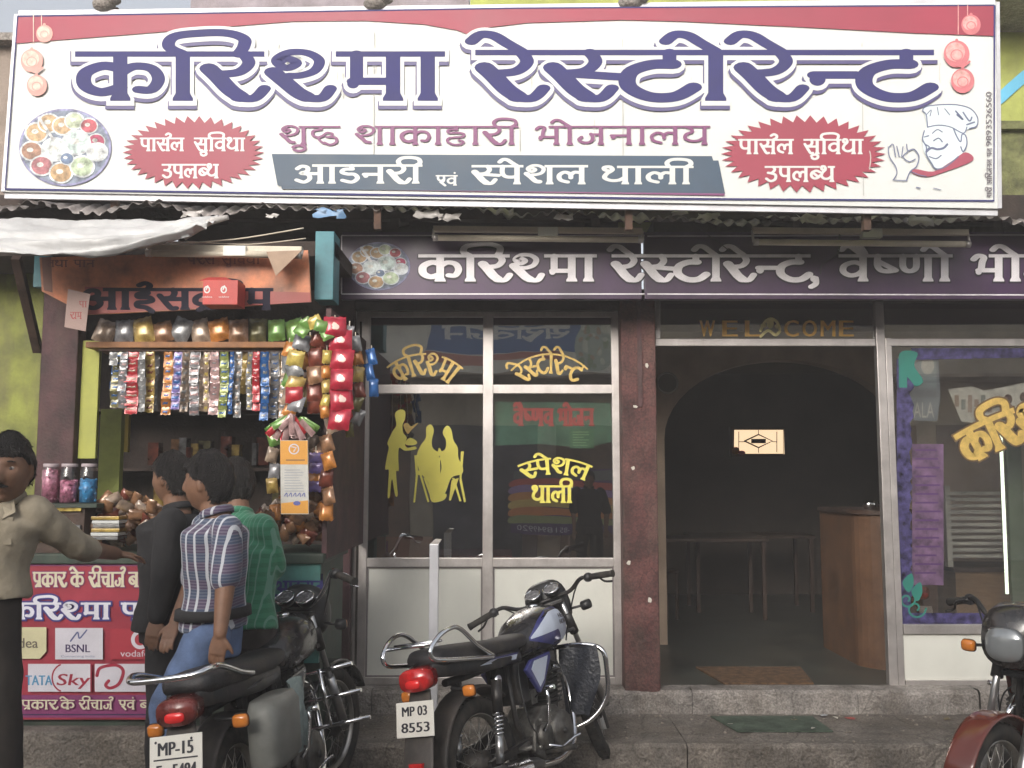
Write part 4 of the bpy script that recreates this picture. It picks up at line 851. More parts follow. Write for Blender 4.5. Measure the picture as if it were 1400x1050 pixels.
m = MB(); a = P(1003, 621, 10.9); b = P(1071, 587, 10.9); m.quad((a.x, 10.885, a.z), (b.x, 10.885, a.z), (b.x, 10.885, b.z), (a.x, 10.885, b.z)); part('panel', m, mat('glowing_panel', (.95, .70, .44), .5, n=0, emit=.7), lp); m = MB(); m.box((a.x-.03, 10.89, a.z-.03), (b.x+.03, 10.99, b.z+.03)); part('frame', m, M_dkwood, lp)
pr = px_print((Vector((0, 10.88, 0)), Vector((0, -1, 0))), .002, .002); k_ = ink('panel_ink', (.04, .02, .01))
pr.pen([(1018, 603), (1037, 594), (1056, 603), (1037, 612), (1018, 603)], 1, 1, k_); pr.rect(1027, 600, 1047, 606, k_)
for l in ([(1010, 590), (1010, 618)], [(1062, 590), (1062, 618)], [(1010, 604), (1018, 604)], [(1056, 604), (1062, 604)], [(1037, 588), (1037, 594)], [(1037, 612), (1037, 619)]): pr.pen(l, .5, .5, k_, False)
pr.pen([(1003, 587), (1071, 587), (1071, 621), (1003, 621), (1003, 587)], .8, .8, k_, False); pr.disc(1006, 616, 5, 5, ink('panel_orange', (.8, .3, .05))); pr.disc(1014, 619, 5, 3, ink('panel_red', (.6, .05, .1))); pr.done('print', lp)
ck = thing('wall_clock', 'small round wall clock with pale rim at the left edge of the doorway', 'clock', P(912, 524, 7.0))
m = MB(); c0 = P(912, 524, 7.6); m.lathe(c0, (0, -1, 0), [(.07, 0), (.085, 0), (.09, .01), (.085, .02), (.075, .02)]); part('rim', m, mat('dull_rim', (.4, .36, .3), .5, .5), ck)
m = MB(); m.lathe(c0, (0, -1, 0), [(0, .006), (.078, .006)]); part('face', m, ink('clock_face', (.12, .1, .08)), ck)
mt_ = thing('door_mat', 'worn brown mat lying in the doorway', 'mat', (X(1030, 6.3), 6.35, Zf)); m = MB(); m.prism([(X(952, 6.6), 6.75, Zf+.001), (X(985, 6.2), 6.22, Zf+.001), (X(1105, 6.2), 6.22, Zf+.001), (X(1095, 6.6), 6.75, Zf+.001)], (0, 0, .012)); part('pile', m, mat('mat_brown', (.16, .09, .045), .95, n=.35, ns=20, bump=.6, bs=120), mt_)
m = MB(); m.prism([P(968, 975, 5.98), P(1000, 1000, 5.62), P(1135, 1002, 5.62), P(1098, 975, 5.98)][::-1], (0, 0, .004)); 
for i in range(4): pass
o = MB(); 
q = [Vector((X(965, 5.95), 5.95, Zl)), Vector((X(1000, 5.6), 5.6, Zl)), Vector((X(1128, 5.6), 5.6, Zl)), Vector((X(1100, 5.95), 5.95, Zl))]
o.prism(q, (0, 0, .006)); o = o.build('cloth_mat', mat('dull_green_cloth', (.075, .105, .075), .95, n=.3, ns=9, bump=.5)); tag(o, 'flat dull green cloth mat lying on the ledge below the doorway', 'mat')
# things behind the display window
tl = thing('tube_lamp', 'lit white tube lamp standing upright behind the display window', 'lamp', P(1372, 812, 6.6))
m = MB(); m.cyl(P(1368, 592, 6.6), P(1377, 812, 6.6), .011, seg=10); part('tube', m, mat('lit_tube', (.9, 1, .78), .5, n=0, emit=1.6), tl)
m = MB(); m.bar(P(1384, 588, 6.66), P(1393, 822, 6.66), .10, .03); part('batten', m, mat('green_batten', (.14, .17, .11), .6), tl)
sl = thing('slat_reflection', 'pale slatted panel added behind the display window in place of a reflection', 'slatted panel', P(1340, 760, 6.9))  # solid panel put in for slats that are a reflection in the glass
for k in range(11):
    m = MB(); y0 = 672+k*8.6; m.box((X(1296, 6.9), 6.9, Z(y0+4.6, 6.9)), (X(1560, 6.9), 6.92, Z(y0, 6.9))); part('slat', m, mat('pale_slat', (.50, .46, .40), .6, n=.2), sl, bevel=.002)
m = MB(); m.box((X(1290, 6.9), 6.89, Z(775, 6.9)), (X(1297, 6.9), 6.94, Z(664, 6.9))); part('side_rail', m, mat('pale_slat', (.5, .46, .4), .6), sl)
bx_ = thing('display_counter', 'low counter of orange brown boards behind the display window', 'counter', P(1400, 853, 7.0))
m = MB(); m.box((X(1300, 7.0), 7.0, Zf), (X(1640, 7.0), 7.5, Z(776, 7.0))); part('carcass', m, mat('orange_board', (.30, .17, .08), .6, n=.3, ns=3), bx_)
m = MB(); m.box((X(1298, 6.98), 6.98, Z(782, 6.98)), (X(1645, 6.98), 7.5, Z(776, 6.98))); part('countertop', m, M_dkwood, bx_)
# ---------------------------------------------------------------- the kiosk
YK = 4.95; xk0, xk1 = -3.3, X(441, YK)
kk = thing('paan_kiosk', 'small lime and maroon street kiosk with red poster on its counter', 'kiosk', (-2.1, 5.2, GZ))
M_grn = mat('bottle_green_paint', (.035, .06, .045), .6, n=.3, ns=6, dirt=.4)
zc = Z(765, YK)
m = MB(); m.box((xk0, YK+.02, GZ), (xk1, 5.6, zc-.02)); part('counter', m, M_grn, kk)
m = MB(); m.box((xk0, YK-.03, zc-.02), (xk1+.02, 5.65, zc+.03)); part('counter_top', m, M_grn, kk, bevel=.006)
m = MB(); m.box((xk0, YK-.12, GZ), (xk1+.02, YK+.02, Z(992, YK))); part('plinth', m, M_conc2, kk, bevel=.02)
m = MB(); m.box((xk0, 6.3, GZ), (X(443, 6.3), 6.36, Z(345, 6.3))); part('back_wall', m, M_dark, kk)
m = MB(); m.box((X(440, YK)-.0, YK+.03, zc), (X(447, YK), 6.3, Z(420, YK))); part('side_wall', m, M_maroon2, kk)
m = MB(); m.box((X(54, 5.25), 5.2, zc+.03), (X(104, 5.25), 5.3, Z(396, 5.25))); part('post', m, M_maroon2, kk, bevel=.006)
m = MB(); m.box((X(106, 5.25), 5.24, Z(627, 5.25)), (X(130, 5.25), 5.27, Z(466, 5.25))); part('lime_post', m, mat('bright_lime', (.48, .50, .10), .6, n=.1, ns=5, dirt=.2), kk, bevel=.003)
m = MB(); m.box((X(158, 5.6), 5.6, Z(618, 5.6)), (X(173, 5.6), 5.63, Z(520, 5.6))); part('yellow_strip', m, mat('mustard', (.48, .36, .05), .6), kk)
m = MB(); m.box((X(134, 5.55), 5.55, Z(690, 5.55)), (X(163, 5.55), 5.6, Z(560, 5.6))); part('lime_board', m, M_lime, kk)
for a in ((-20, 9, 5.62), (10.5, 48, 5.6)):
    m = MB(); m.box((X(a[0], 5.6), a[2], GZ), (X(a[1], 5.6), a[2]+.03, Z(360, 5.6))); part('lime_plank', m, mat('lime_plank_paint', (.26, .28, .06), .7, n=.25, ns=5, bump=.2, dirt=.75), kk)
m = MB(); m.bar(P(22, 352, 5.1), P(52, 480, 5.5), .045, .045); part('strut', m, M_dkwood, kk)
m = MB(); m.box((X(32, 5.15), 5.15, Z(392, 5.15)), (X(56, 5.15), 5.2, Z(350, 5.15))); m2 = MB(); m2.box((X(426, 5.15), 5.12, Z(411, 5.15)), (X(452, 5.15), 5.3, Z(318, 5.15))); part('teal_board', m, M_teal, kk); part('teal_board', m2, M_teal, kk, bevel=.004)
m = MB(); m.box((X(118, 5.2), 5.12, Z(478, 5.2)), (X(402, 5.2), 5.42, Z(470, 5.2))); part('shelf', m, mat('orange_wood', (.33, .14, .045), .55, n=.25, ns=8), kk, bevel=.003)
m = MB(); m.box((X(104, 5.4), 5.42, Z(474, 5.4)), (X(440, 5.4), 5.45, Z(395, 5.4))); part('shelf_back', m, M_dark, kk)
for yy in (560, 640, 700):
    m = MB(); m.box((X(110, 6.1), 6.0, Z(yy+4, 6.1)), (X(443, 6.1), 6.3, Z(yy, 6.1))); part('back_shelf', m, M_dkwood, kk)
m = MB(); m.cyl(P(135, 479, 5.1), P(412, 481, 5.1), .006, seg=6); part('hanging_rod', m, M_dkwood, kk)
m = MB(); m.box((xk0, 5.15, Z(350, 5.15)), (X(452, 5.15), 6.3, Z(330, 5.15))); part('kiosk_roof', m, M_dark, kk)
# painted banner over the kiosk
M_or = mat('faded_orange_flex', (.62, .21, .09), .5, n=.35, ns=5, dirt=.35)
ks = thing('ice_cream_sign', 'faded orange sign with dark Hindi lettering over the kiosk', 'sign board', P(240, 418, 5.0)); YS = 5.03
m = MB(); q = [P(54, 352, YS), P(421, 342, YS), P(425, 412, YS), P(250, 424, YS), P(118, 430, YS), P(57, 398, YS)]; m.prism(q[::-1], (0, .02, 0)); part('flex', m, M_or, ks)
pr = px_print((Vector((0, YS, 0)), Vector((0, -1, 0))), .001, .001)
pr.poly([(118, 430), (425, 413), (424, 400), (116, 392)], ink('sign_red', (.30, .06, .05))); pr.poly([(57, 352), (70, 351), (72, 400), (60, 397)], ink('sign_red2', (.22, .09, .06))); pr.layer()
pr.text('अ ा ई स क्र ी म', 112, 374, 423, 396, ink('sign_navy', (.018, .016, .03), .9), bold=.14, thin=.11)
pr.text('त थ ा | प ा न', 64, 130, 365, 356, ink('sign_brown', (.18, .06, .04)), bold=.08, thin=.07); pr.text('प र े स | स ु ि व ध ा', 256, 356, 361, 350, ink('sign_brown', (.18, .06, .04)), bold=.08, thin=.07); pr.done('lettering', ks)
tube = tube_light('unlit cream tube light across the top of the orange kiosk sign', 200, 412, 346, 4.93, 338)
o = MB(); o.prism([P(364, 344, 4.9), P(413, 342, 4.9), P(377, 377, 4.9)][::-1], (0, .004, 0)); o = o.build('cloth_triangle', mat('pale_brown_cloth', (.42, .30, .22), .8)); tag(o, 'triangle of pale brown cloth hanging over the right end of the kiosk sign', 'cloth')
t = thing('paper_tag', 'pinkish paper price tag hanging at the left end of the orange kiosk sign', 'paper', P(104, 448, 4.95)); m = MB(); m.prism([P(93, 395, 4.95), P(123, 402, 4.95), P(117, 453, 4.95), P(88, 447, 4.95)][::-1], (0, .003, 0)); part('sheet', m, mat('pink_paper', (.42, .30, .27), .8, n=.1), t)
pr = px_print((Vector((0, 4.95, 0)), Vector((0, -1, 0)))); pr.text('र ा म', 96, 112, 436, 427, ink('tag_red', (.35, .05, .05)), bold=.08, thin=.06); pr.text('प ा', 108, 119, 420, 412, ink('tag_red', (.35, .05, .05)), bold=.08, thin=.06); pr.done('lettering', t)
t = thing('red_box', 'red cardboard box with two white round phone company marks in front of the kiosk sign', 'box', P(294, 418, 4.8)); m = MB(); m.box((X(271, 4.88), 4.86, Z(417, 4.88)), (X(319, 4.88), 5.0, Z(384, 4.88))); part('carton', m, mat('red_card', (.50, .06, .05), .5), t)
m = MB(); m.poly([P(271, 384, 4.86), P(285, 379, 4.93), P(308, 379, 4.93), P(319, 384, 4.86)]); part('flap', m, mat('red_card', (.5, .06, .05)), t)
pr = px_print((Vector((0, 4.86, 0)), Vector((0, -1, 0)))); 
for x_ in (283, 306): pr.ring(x_, 396, 3.5, 4.2, 1.8, M_white, 16); pr.pen([(x_+1, 391), (x_-1, 396)], .9, .9, M_white); pr.latin('vodafone', x_, 407, 2.6, M_white, wfit=14)
pr.done('print', t)
# posters on the counter front
rb = thing('recharge_banner', 'red phone recharge poster with Hindi lines and company logos on the kiosk counter', 'poster', P(130, 983, YK)); m = MB(); m.box((X(-60, YK), YK-.012, Z(983, YK)), (X(262, YK), YK+.015, Z(768, YK))); part('sheet', m, mat('poster_red', (.36, .035, .06), .45, n=.2, ns=2.2, dirt=.1), rb)
pr = px_print((Vector((0, YK-.012, 0)), Vector((0, -1, 0))), .001, .0008)
M_pc = ink('poster_cream', (.62, .58, .42)); M_pw = ink('poster_white', (.66, .66, .72)); M_pn = ink('poster_navy', (.05, .04, .20)); M_pv = ink('poster_violet', (.22, .04, .14))
pr.rect(-60, 950, 262, 981, M_pv); pr.rect(-60, 768, 262, 774, M_pv); pr.rect(-60, 976, 262, 978, ink('poster_band', (.05, .02, .08))); pr.layer()
def ol(tok, a, b, y0, y1, c, o, g, **k): pr.text(tok, a, b, y0, y1, o, grow=g, **k); pr.layer(); pr.text(tok, a, b, y0, y1, c, **k)
for tok, a, b in [('स भ ी', -20, 36), ('प्र क ा र', 45, 91), ('क े', 97, 115), ('र ी च ा ज र्', 122, 171), ('ब ा उ च र', 176, 240)]: ol(tok, a, b, 802, 783, M_pc, M_pv, 1.2, bold=.10, thin=.08)
for tok, a, b in [('क ि र श् म ा', 14, 152), ('प ा न', 166, 232)]: ol(tok, a, b, 846, 825, M_pw, M_pn, 2.4, bold=.12, thin=.09)
for tok, a, b in [('प्र क ा र', 30, 80), ('क े', 84, 103), ('र ी च ा ज र्', 109, 155), ('ए व ं', 163, 186), ('ब ि ल', 192, 230)]: ol(tok, a, b, 969, 957, M_pc, M_pv, .8, bold=.09, thin=.075)
W1 = ink('logo_white', (.62, .60, .66))
pr.layer(); pr.poly([(20, 857), (65, 857), (65, 890), (56, 900), (20, 900)], ink('logo_cream', (.60, .56, .35))); pr.rect(77, 858, 142, 901, W1); pr.rect(40, 907, 125, 945, W1); pr.rect(131, 907, 240, 945, W1); pr.rect(152, 859, 240, 901, ink('logo_red', (.38, .03, .05))); pr.layer()
pr.latin('!dea', 38, 885, 14, ink('logo_dark', (.12, .1, .08)), bold=.02); pr.latin('BSNL', 108, 891, 11, ink('logo_navy', (.06, .04, .12)), bold=.03, wfit=33); pr.latin('Connecting India', 108, 898, 3, ink('logo_grey', (.25, .28, .4)), wfit=46)
pr.curve([(98, 876), (104, 868), (108, 864), (110, 872), (116, 866), (120, 861)], 2, ink('logo_steel', (.12, .14, .3))); pr.latin('vodafone', 193, 897, 9, W1, wfit=54); pr.ring(193, 874, 10, 10.5, 5, W1, 20, pi*.3, pi*1.8)
pr.latin('TATA', 55, 936, 14, ink('logo_blue', (.08, .28, .48)), bold=.03, wfit=36); pr.ring(90, 926, 17, 19, 2, ink('logo_crimson', (.35, .02, .05)), 20, pi*.6, pi*1.4); pr.latin('Sky', 101, 936, 16, ink('logo_crimson', (.35, .02, .05)), bold=.03, wfit=44, slant=.2); pr.rect(125, 907, 127, 945, ink('logo_crimson', (.35, .02, .05)))
pr.curve([(134, 923), (138, 913), (152, 909), (164, 910), (170, 918), (164, 934), (152, 940), (146, 936), (150, 930)], 4.5, ink('logo_crimson', (.35, .02, .05)), wy=4); pr.latin('airtel', 196, 934, 12, ink('logo_plum', (.2, .03, .08)), wfit=44)
pr.done('print', rb)
tp = thing('teal_poster', 'teal poster with dark Hindi letters at the right end of the kiosk counter', 'poster', P(412, 905, YK)); m = MB(); m.box((X(378, YK), YK-.012, Z(906, YK)), (X(441, YK), YK+.015, Z(765, YK))); part('sheet', m, mat('poster_teal', (.09, .30, .27), .5, n=.2, ns=4, dirt=.3), tp)
pr = px_print((Vector((0, YK-.012, 0)), Vector((0, -1, 0))), .001, .0008); pr.text('अ ा इ स क्र ी म', 376, 470, 818, 795, M_pn, bold=.09, thin=.07, warp=lambda x, y: (min(x, 440), y)); pr.text('ि म ल त ी', 384, 436, 868, 853, M_pn, bold=.09, thin=.07); pr.done('lettering', tp)
# ---------------------------------------------------------------- goods
def packet_mesh(w, h, t, m, crimp=.1, nx=8, ny=10):
    vs = []; 
    for s_ in (-1, 1):
        for j in range(ny+1):
            for i in range(nx+1):
                u = i/nx*2-1; v = j/ny*2-1
                p = max(0, 1-abs(u)**2.6)*max(0, 1-abs(v/(1-crimp))**3) if abs(v) < 1-crimp else 0
                ww = w*(1-.09*(1-abs(v)**2)*p) if abs(u) > .9 else w
                vs.append((u*ww/2, s_*t/2*p**.6-.0004*s_, v*h/2+(.003*sin(i*2.4) if abs(v) == 1 else 0)))
    a = (nx+1)*(ny+1); fs = []
    for j in range(ny):
        for i in range(nx):
            q = (j*(nx+1)+i, j*(nx+1)+i+1, (j+1)*(nx+1)+i+1, (j+1)*(nx+1)+i); fs += [q, tuple(a+k for k in q[::-1])]
    mb = MB(); mb.add(vs, fs, 0, True); return mb.mesh('packet', m, fix=False)
def foil(name, c1, c2, r=.22, ns=14, centre=None):
    if 'foil_'+name in MATS: return MATS['foil_'+name]
    m = mat('foil_'+name, c1, r, .15, n=.3, ns=ns, col2=c2, coat=.3)
    t = m.node_tree; b = t.nodes['Principled BSDF']
    if centre:
        tc = t.nodes['Texture Coordinate']; mp = t.nodes.new('ShaderNodeMapping'); mp.inputs['Scale'].default_value = (26, 5, 26); t.links.new(tc.outputs['Object'], mp.inputs[0])
        ln = t.nodes.new('ShaderNodeVectorMath'); ln.operation = 'LENGTH'; t.links.new(mp.outputs[0], ln.inputs[0])
        nz = t.nodes.new('ShaderNodeTexNoise'); nz.inputs['Scale'].default_value = 40; t.links.new(tc.outputs['Object'], nz.inputs['Vector'])
        ad = t.nodes.new('ShaderNodeMath'); ad.operation = 'MULTIPLY_ADD'; ad.inputs[1].default_value = 1.0; t.links.new(nz.outputs['Fac'], ad.inputs[0]); t.links.new(ln.outputs['Value'], ad.inputs[2])
        rp = t.nodes.new('ShaderNodeValToRGB'); rp.color_ramp.elements[0].position = .95; rp.color_ramp.elements[1].position = 1.2; t.links.new(ad.outputs[0], rp.inputs[0])
        old = b.inputs['Base Color'].links[0].from_socket; mx = t.nodes.new('ShaderNodeMix'); mx.data_type = 'RGBA'; t.links.new(rp.outputs[0], mx.inputs[0]); mx.inputs[6].default_value = (*centre, 1); t.links.new(old, mx.inputs[7]); t.links.new(mx.outputs[2], b.inputs['Base Color'])
    return m
F = {'red': foil('red', (.42, .03, .04), (.35, .02, .03)), 'green': foil('green', (.12, .27, .06), (.25, .3, .08)), 'blue': foil('blue', (.03, .12, .34), (.02, .08, .25)), 'gold': foil('gold', (.50, .36, .10), (.25, .12, .05)),
     'silver': foil('silver', (.27, .27, .27), (.12, .13, .14)), 'maroon': foil('maroon', (.20, .05, .03), (.06, .02, .015)), 'orange': foil('orange', (.55, .22, .05), (.3, .1, .02)), 'tan': foil('tan', (.40, .30, .22), (.2, .14, .11)),
     'lime': foil('lime', (.30, .34, .10), (.15, .2, .08)), 'grey': foil('grey', (.25, .25, .26), (.1, .09, .1)), 'yellow': foil('yellow', (.6, .48, .12), (.45, .25, .08)), 'pink': foil('pink', (.42, .28, .27), (.4, .2, .2)), 'brown': foil('brown', (.32, .17, .09), (.1, .05, .03)),
     'crisp': foil('crisp', (.46, .025, .05), (.40, .02, .04), centre=(.72, .55, .48)), 'olive': foil('olive', (.20, .18, .07), (.08, .07, .04)), 'purple': foil('purple', (.16, .13, .38), (.3, .15, .1))}
rr = random.Random(21)
# hanging strips of sachets
strips = [(142, 153, 500, 'silver', 'short silver'), (147, 160, 557, 'olive', 'dull green'), (157, 168, 558, 'grey', 'dark grey'), (165, 184, 566, 'red', 'broad bright red'), (184, 194, 563, 'silver', 'silver'), (193, 207, 564, 'gold', 'gold and green'), (217, 231, 567, 'orange', 'orange'), (231, 243, 560, 'purple', 'violet and orange'), (242, 254, 564, 'tan', 'tan'), (254, 269, 568, 'grey', 'broad grey'), (273, 282, 563, 'tan', 'narrow tan'), (282, 296, 567, 'pink', 'pale pink'), (296, 308, 571, 'lime', 'lime yellow'), (309, 315, 566, 'blue', 'narrow blue'), (316, 326, 571, 'silver', 'bright silver'), (333, 341, 560, 'silver', 'silver'), (341, 352, 562, 'red', 'red'), (352, 365, 575, 'blue', 'blue'), (365, 379, 572, 'grey', 'grey'), (379, 391, 572, 'tan', 'brownish')]
for k, (x0, x1, yb, c, nm) in enumerate(strips):
    Y = 5.06+rr.uniform(-.04, .04)
    near = ['at the left end of the kiosk rod', 'near the left end of the kiosk rod', 'in the left third of the kiosk rod', 'left of the middle of the kiosk rod', 'at the middle of the kiosk rod', 'right of the middle of the kiosk rod', 'towards the right end of the kiosk rod', 'at the right end of the kiosk rod'][min(7, k*8//20)]
    t = thing('sachet_strip', '%s strip of small sachets hanging %s' % (nm, near), 'sachet strip', P((x0+x1)/2, 481, Y), 'sachet strips hanging in the kiosk')
    n = max(2, int((yb-481)/10.5)); w = X(x1, Y)-X(x0, Y); h = (Z(481, Y)-Z(yb, Y))/n; me = packet_mesh(w*rr.uniform(.9, 1.02), h*.985, .005, F[c], .1, 4, 6)
    me2 = packet_mesh(w*rr.uniform(.45, .75), h*rr.uniform(.25, .5), .0065, F[rr.choice(['tan', 'silver', 'yellow', 'pink', 'maroon', 'blue', 'red'])], .14, 3, 3)
    for i in range(n):
        z = Z(481, Y)-h*(i+.5); x = (X(x0, Y)+X(x1, Y))/2+.004*sin(i*.8+k); M = Matrix.Translation((x, Y+rr.uniform(-.004, .004), z)) @ Matrix.Rotation(rr.uniform(-.25, .25), 4, 'X') @ Matrix.Rotation(rr.uniform(-.2, .2), 4, 'Z')
        o = inst(me, 'sachet', t, M); inst(me2, 'sachet_label', o, Matrix.Translation((rr.uniform(-.002, .002), -.0012, rr.uniform(-.006, .006))))
# packets lying on the shelf above
for k in range(11):
    x0 = 132+k*26; c = ['tan', 'grey', 'gold', 'brown', 'silver', 'tan', 'orange', 'brown', 'olive', 'green', 'green'][k]; Y = 5.16+rr.uniform(-.01, .03)
    me = packet_mesh(rr.uniform(.09, .12), rr.uniform(.11, .15), .045, F[c]); o = inst(me, 'snack_packet', None, Matrix.Translation(P(x0+12, 453+rr.uniform(-2, 2), Y)) @ Matrix.Rotation(rr.uniform(-.4, .4), 4, 'Y') @ Matrix.Rotation(-.15, 4, 'X'))
    tag(o, '%s packet, number %s from the left on the shelf above the hanging strips' % ({'tan': 'tan', 'grey': 'grey', 'gold': 'gold', 'brown': 'brown', 'silver': 'silver', 'orange': 'orange', 'olive': 'olive', 'green': 'green'}[c], ['one', 'two', 'three', 'four', 'five', 'six', 'seven', 'eight', 'nine', 'ten', 'eleven'][k]), 'snack packet', 'packets on the kiosk shelf')
# a second, closer layer of strips behind the front ones
for k in range(17):
    px = 150+k*15+rr.uniform(-4, 4); c = rr.choice(['olive', 'grey', 'brown', 'tan', 'maroon', 'gold', 'blue', 'silver']); yb = 545+rr.uniform(-15, 20); Y = 5.2+rr.uniform(-.03, .03)
    t = thing('sachet_strip', 'dull %s strip of sachets hanging behind the front strips, %s from the left' % (c, (NW+['fifteenth', 'sixteenth', 'seventeenth'])[k]), 'sachet strip', P(px, 481, Y), 'rear row of sachet strips')
    w = rr.uniform(.034, .05); n = int((yb-481)/10); h = (Z(481, Y)-Z(yb, Y))/n; me = packet_mesh(w, h*.98, .006, F[c], .1, 4, 6)
    for i in range(n): inst(me, 'sachet', t, Matrix.Translation((X(px, Y)+.003*sin(i), Y, Z(481, Y)-h*(i+.5))) @ Matrix.Rotation(rr.uniform(-.4, .4), 4, 'Z'))
def garland(label, pts, cols, Y, w, h, t=.03, tilt=.25):
    g = thing('packet_garland', label, 'packet string', P(pts[0][0], pts[0][1]-12, Y), 'strings of snack packets')
    m = MB(); m.tube([P(a, b, Y+.03) for a, b in [(pts[0][0], pts[0][1]-16)]+pts], .003, seg=5); part('string', m, M_cream, g)
    ms = {}
    for i, (a, b) in enumerate(pts):
        c = cols[i % len(cols)]
        if c not in ms: ms[c] = packet_mesh(w, h, t, F[c])
        inst(ms[c], 'packet', g, Matrix.Translation(P(a, b, Y+rr.uniform(-.015, .015))) @ Matrix.Rotation(rr.uniform(-tilt, tilt), 4, 'Y') @ Matrix.Rotation(rr.uniform(-.3, .3), 4, 'Z') @ Matrix.Rotation(rr.uniform(-.25, .1), 4, 'X'))
    return g
garland('string of red and white snack packets on the right post of the kiosk', [(458, 447), (466, 465), (468, 491), (467, 518), (467, 546), (464, 573)], ['crisp'], 4.86, .115, .112, .045, .12)
garland('string of small yellow packets beside the red and white ones', [(447, 488), (446, 508), (446, 528), (445, 548), (444, 562)], ['yellow', 'orange', 'gold'], 4.9, .05, .07)
garland('string of dark maroon packets hanging left of the red ones', [(436, 462), (431, 488), (430, 512), (430, 536), (430, 552)], ['maroon', 'maroon', 'brown'], 4.92, .08, .10)
garland('string of mixed yellow and silver packets left of the dark ones', [(413, 468), (404, 490), (402, 506), (404, 524), (402, 540), (405, 552)], ['grey', 'yellow', 'silver', 'gold', 'red'], 4.9, .09, .085, .03, .6)
garland('green and yellow packets arching over the top of the garlands', [(412, 452), (420, 444), (430, 440), (440, 446), (446, 456)], ['green', 'green', 'yellow'], 4.85, .075, .06, .02, 1.2)
garland('string of grey and gold packets on the window side of the post', [(486, 470), (488, 488), (490, 512), (491, 534), (488, 552), (490, 570)], ['silver', 'orange', 'gold', 'maroon', 'olive'], 5.0, .06, .085, .03, .5)
garland('two bright blue packets hanging in front of the window frame', [(508, 488), (505, 508), (511, 530)], ['blue'], 5.02, .05, .095, .03, .4)
garland('string of faded red and tan packets filling the gap behind the red and white ones', [(455, 470), (456, 492), (455, 514), (456, 536), (454, 558), (456, 580)], ['red', 'tan', 'gold', 'maroon'], 4.96, .085, .09, .03, .5)
garland('string of pale green and orange packets behind the yellow and silver ones', [(396, 478), (394, 498), (395, 520), (394, 542), (397, 560)], ['orange', 'silver', 'green', 'tan'], 4.99, .07, .08, .02, .5)
garland('string of gold packets between the maroon string and the small yellow one', [(424, 470), (420, 494), (421, 520), (420, 545)], ['gold', 'orange', 'brown'], 4.98, .06, .09, .02, .3)
garland('short string of small dull packets left of the shop window frame', [(478, 455), (476, 474), (478, 496), (477, 520), (478, 545), (476, 565), (478, 588)], ['grey', 'red', 'olive', 'gold'], 5.02, .045, .075, .02, .3)
garland('string of brown and orange bags hanging to the counter on the kiosk post', [(447, 606), (449, 630), (446, 654), (449, 678), (446, 700)], ['brown', 'orange', 'maroon'], 4.93, .07, .09, .035, .4)
garland('string of dull packets hanging left of the orange and white card', [(374, 600), (372, 622), (375, 644), (372, 664)], ['green', 'tan', 'grey', 'gold'], 5.02, .06, .08, .03, .5)
garland('string of small packets behind the orange and white card', [(392, 620), (412, 612), (426, 604), (436, 616), (440, 640), (438, 664)], ['olive', 'red', 'tan', 'brown'], 5.04, .07, .08, .03, .6)
# bunch of pink and green sachets under the garlands
bn = thing('sachet_bunch', 'bunch of pink and green sachets fanned out above the orange hanging card', 'sachet bunch', P(399, 590, 4.9), None)
me = {c: packet_mesh(.035, .1, .01, F[c]) for c in ('pink', 'green', 'tan', 'red')}
for i in range(34):
    a = rr.uniform(-1.5, 1.5); r_ = rr.uniform(.02, .1); c0 = P(399, 575, 4.9)
    M = Matrix.Translation(c0+Vector((sin(a)*r_*1.1, rr.uniform(-.04, .02), -cos(a)*r_*.7))) @ Matrix.Rotation(-a*.8, 4, 'Y') @ Matrix.Rotation(rr.uniform(-.5, .5), 4, 'Z')
    inst(me['green' if abs(a) > 1.0 else rr.choice(['pink', 'pink', 'tan', 'red'])], 'sachet', bn, M)
hc = thing('hanging_card', 'orange and white card with a round emblem hanging beside the kiosk post', 'card', P(402, 705, 4.84)); YC = 4.82
m = MB(); m.prism([P(383, 602, YC), P(421, 602, YC), P(422, 703, YC), P(384, 703, YC)][::-1], (0, .006, 0)); part('card', m, mat('card_white', (.55, .54, .50), .5, n=.1, ns=8), hc)
pr = px_print((Vector((0, YC, 0)), Vector((0, -1, 0)))); OR = ink('card_orange', (.68, .32, .05)); pr.rect(383.3, 602.5, 420.7, 635, OR); pr.poly([(384.3, 688), (421.3, 684), (421.6, 702), (384.3, 702)], OR); pr.layer()
pr.ring(402, 614, 6.5, 6.5, 1.6, W1, 20); pr.pen([(399, 611), (405, 612), (402, 617)], .8, .8, W1); pr.rect(391, 628, 417, 630, ink('card_brown', (.3, .15, .05)))
for k in range(9): pr.rect(389, 642+k*3.6, 389+rr.uniform(20, 28), 643+k*3.6, ink('card_grey', (.35, .36, .4)))
for k in range(5): pr.curve([(389+k*6, 678), (392+k*6, 674), (393+k*6, 679)], 1.1, ink('card_blue', (.1, .12, .35)))
pr.disc(406, 688, 5, 3, ink('card_blue', (.1, .12, .35))); pr.done('print', hc)
garland('string of violet sachets just right of the orange hanging card', [(432, 626), (432, 640), (431, 654), (430, 665)], ['purple', 'purple', 'orange'], 4.95, .07, .055, .015, .1)
bb = thing('biscuit_heap', 'heap of brown and orange snack packets piled at the right end of the counter', 'packet heap', P(412, 728, 5.0))
me = {c: packet_mesh(.085, .055, .025, F[c]) for c in ('brown', 'orange', 'tan', 'maroon')}
for i in range(120):
    px = rr.uniform(350, 447); top_ = 648+abs(px-432)*.75; py = rr.uniform(top_, 736)
    inst(me[rr.choice(['brown', 'brown', 'orange', 'tan', 'maroon'])], 'packet', bb, Matrix.Translation(P(px, py, 5.02+rr.uniform(-.05, .1))) @ Matrix.Rotation(rr.uniform(0, 3.1), 4, 'Y') @ Matrix.Rotation(rr.uniform(-.8, .8), 4, 'Z'))
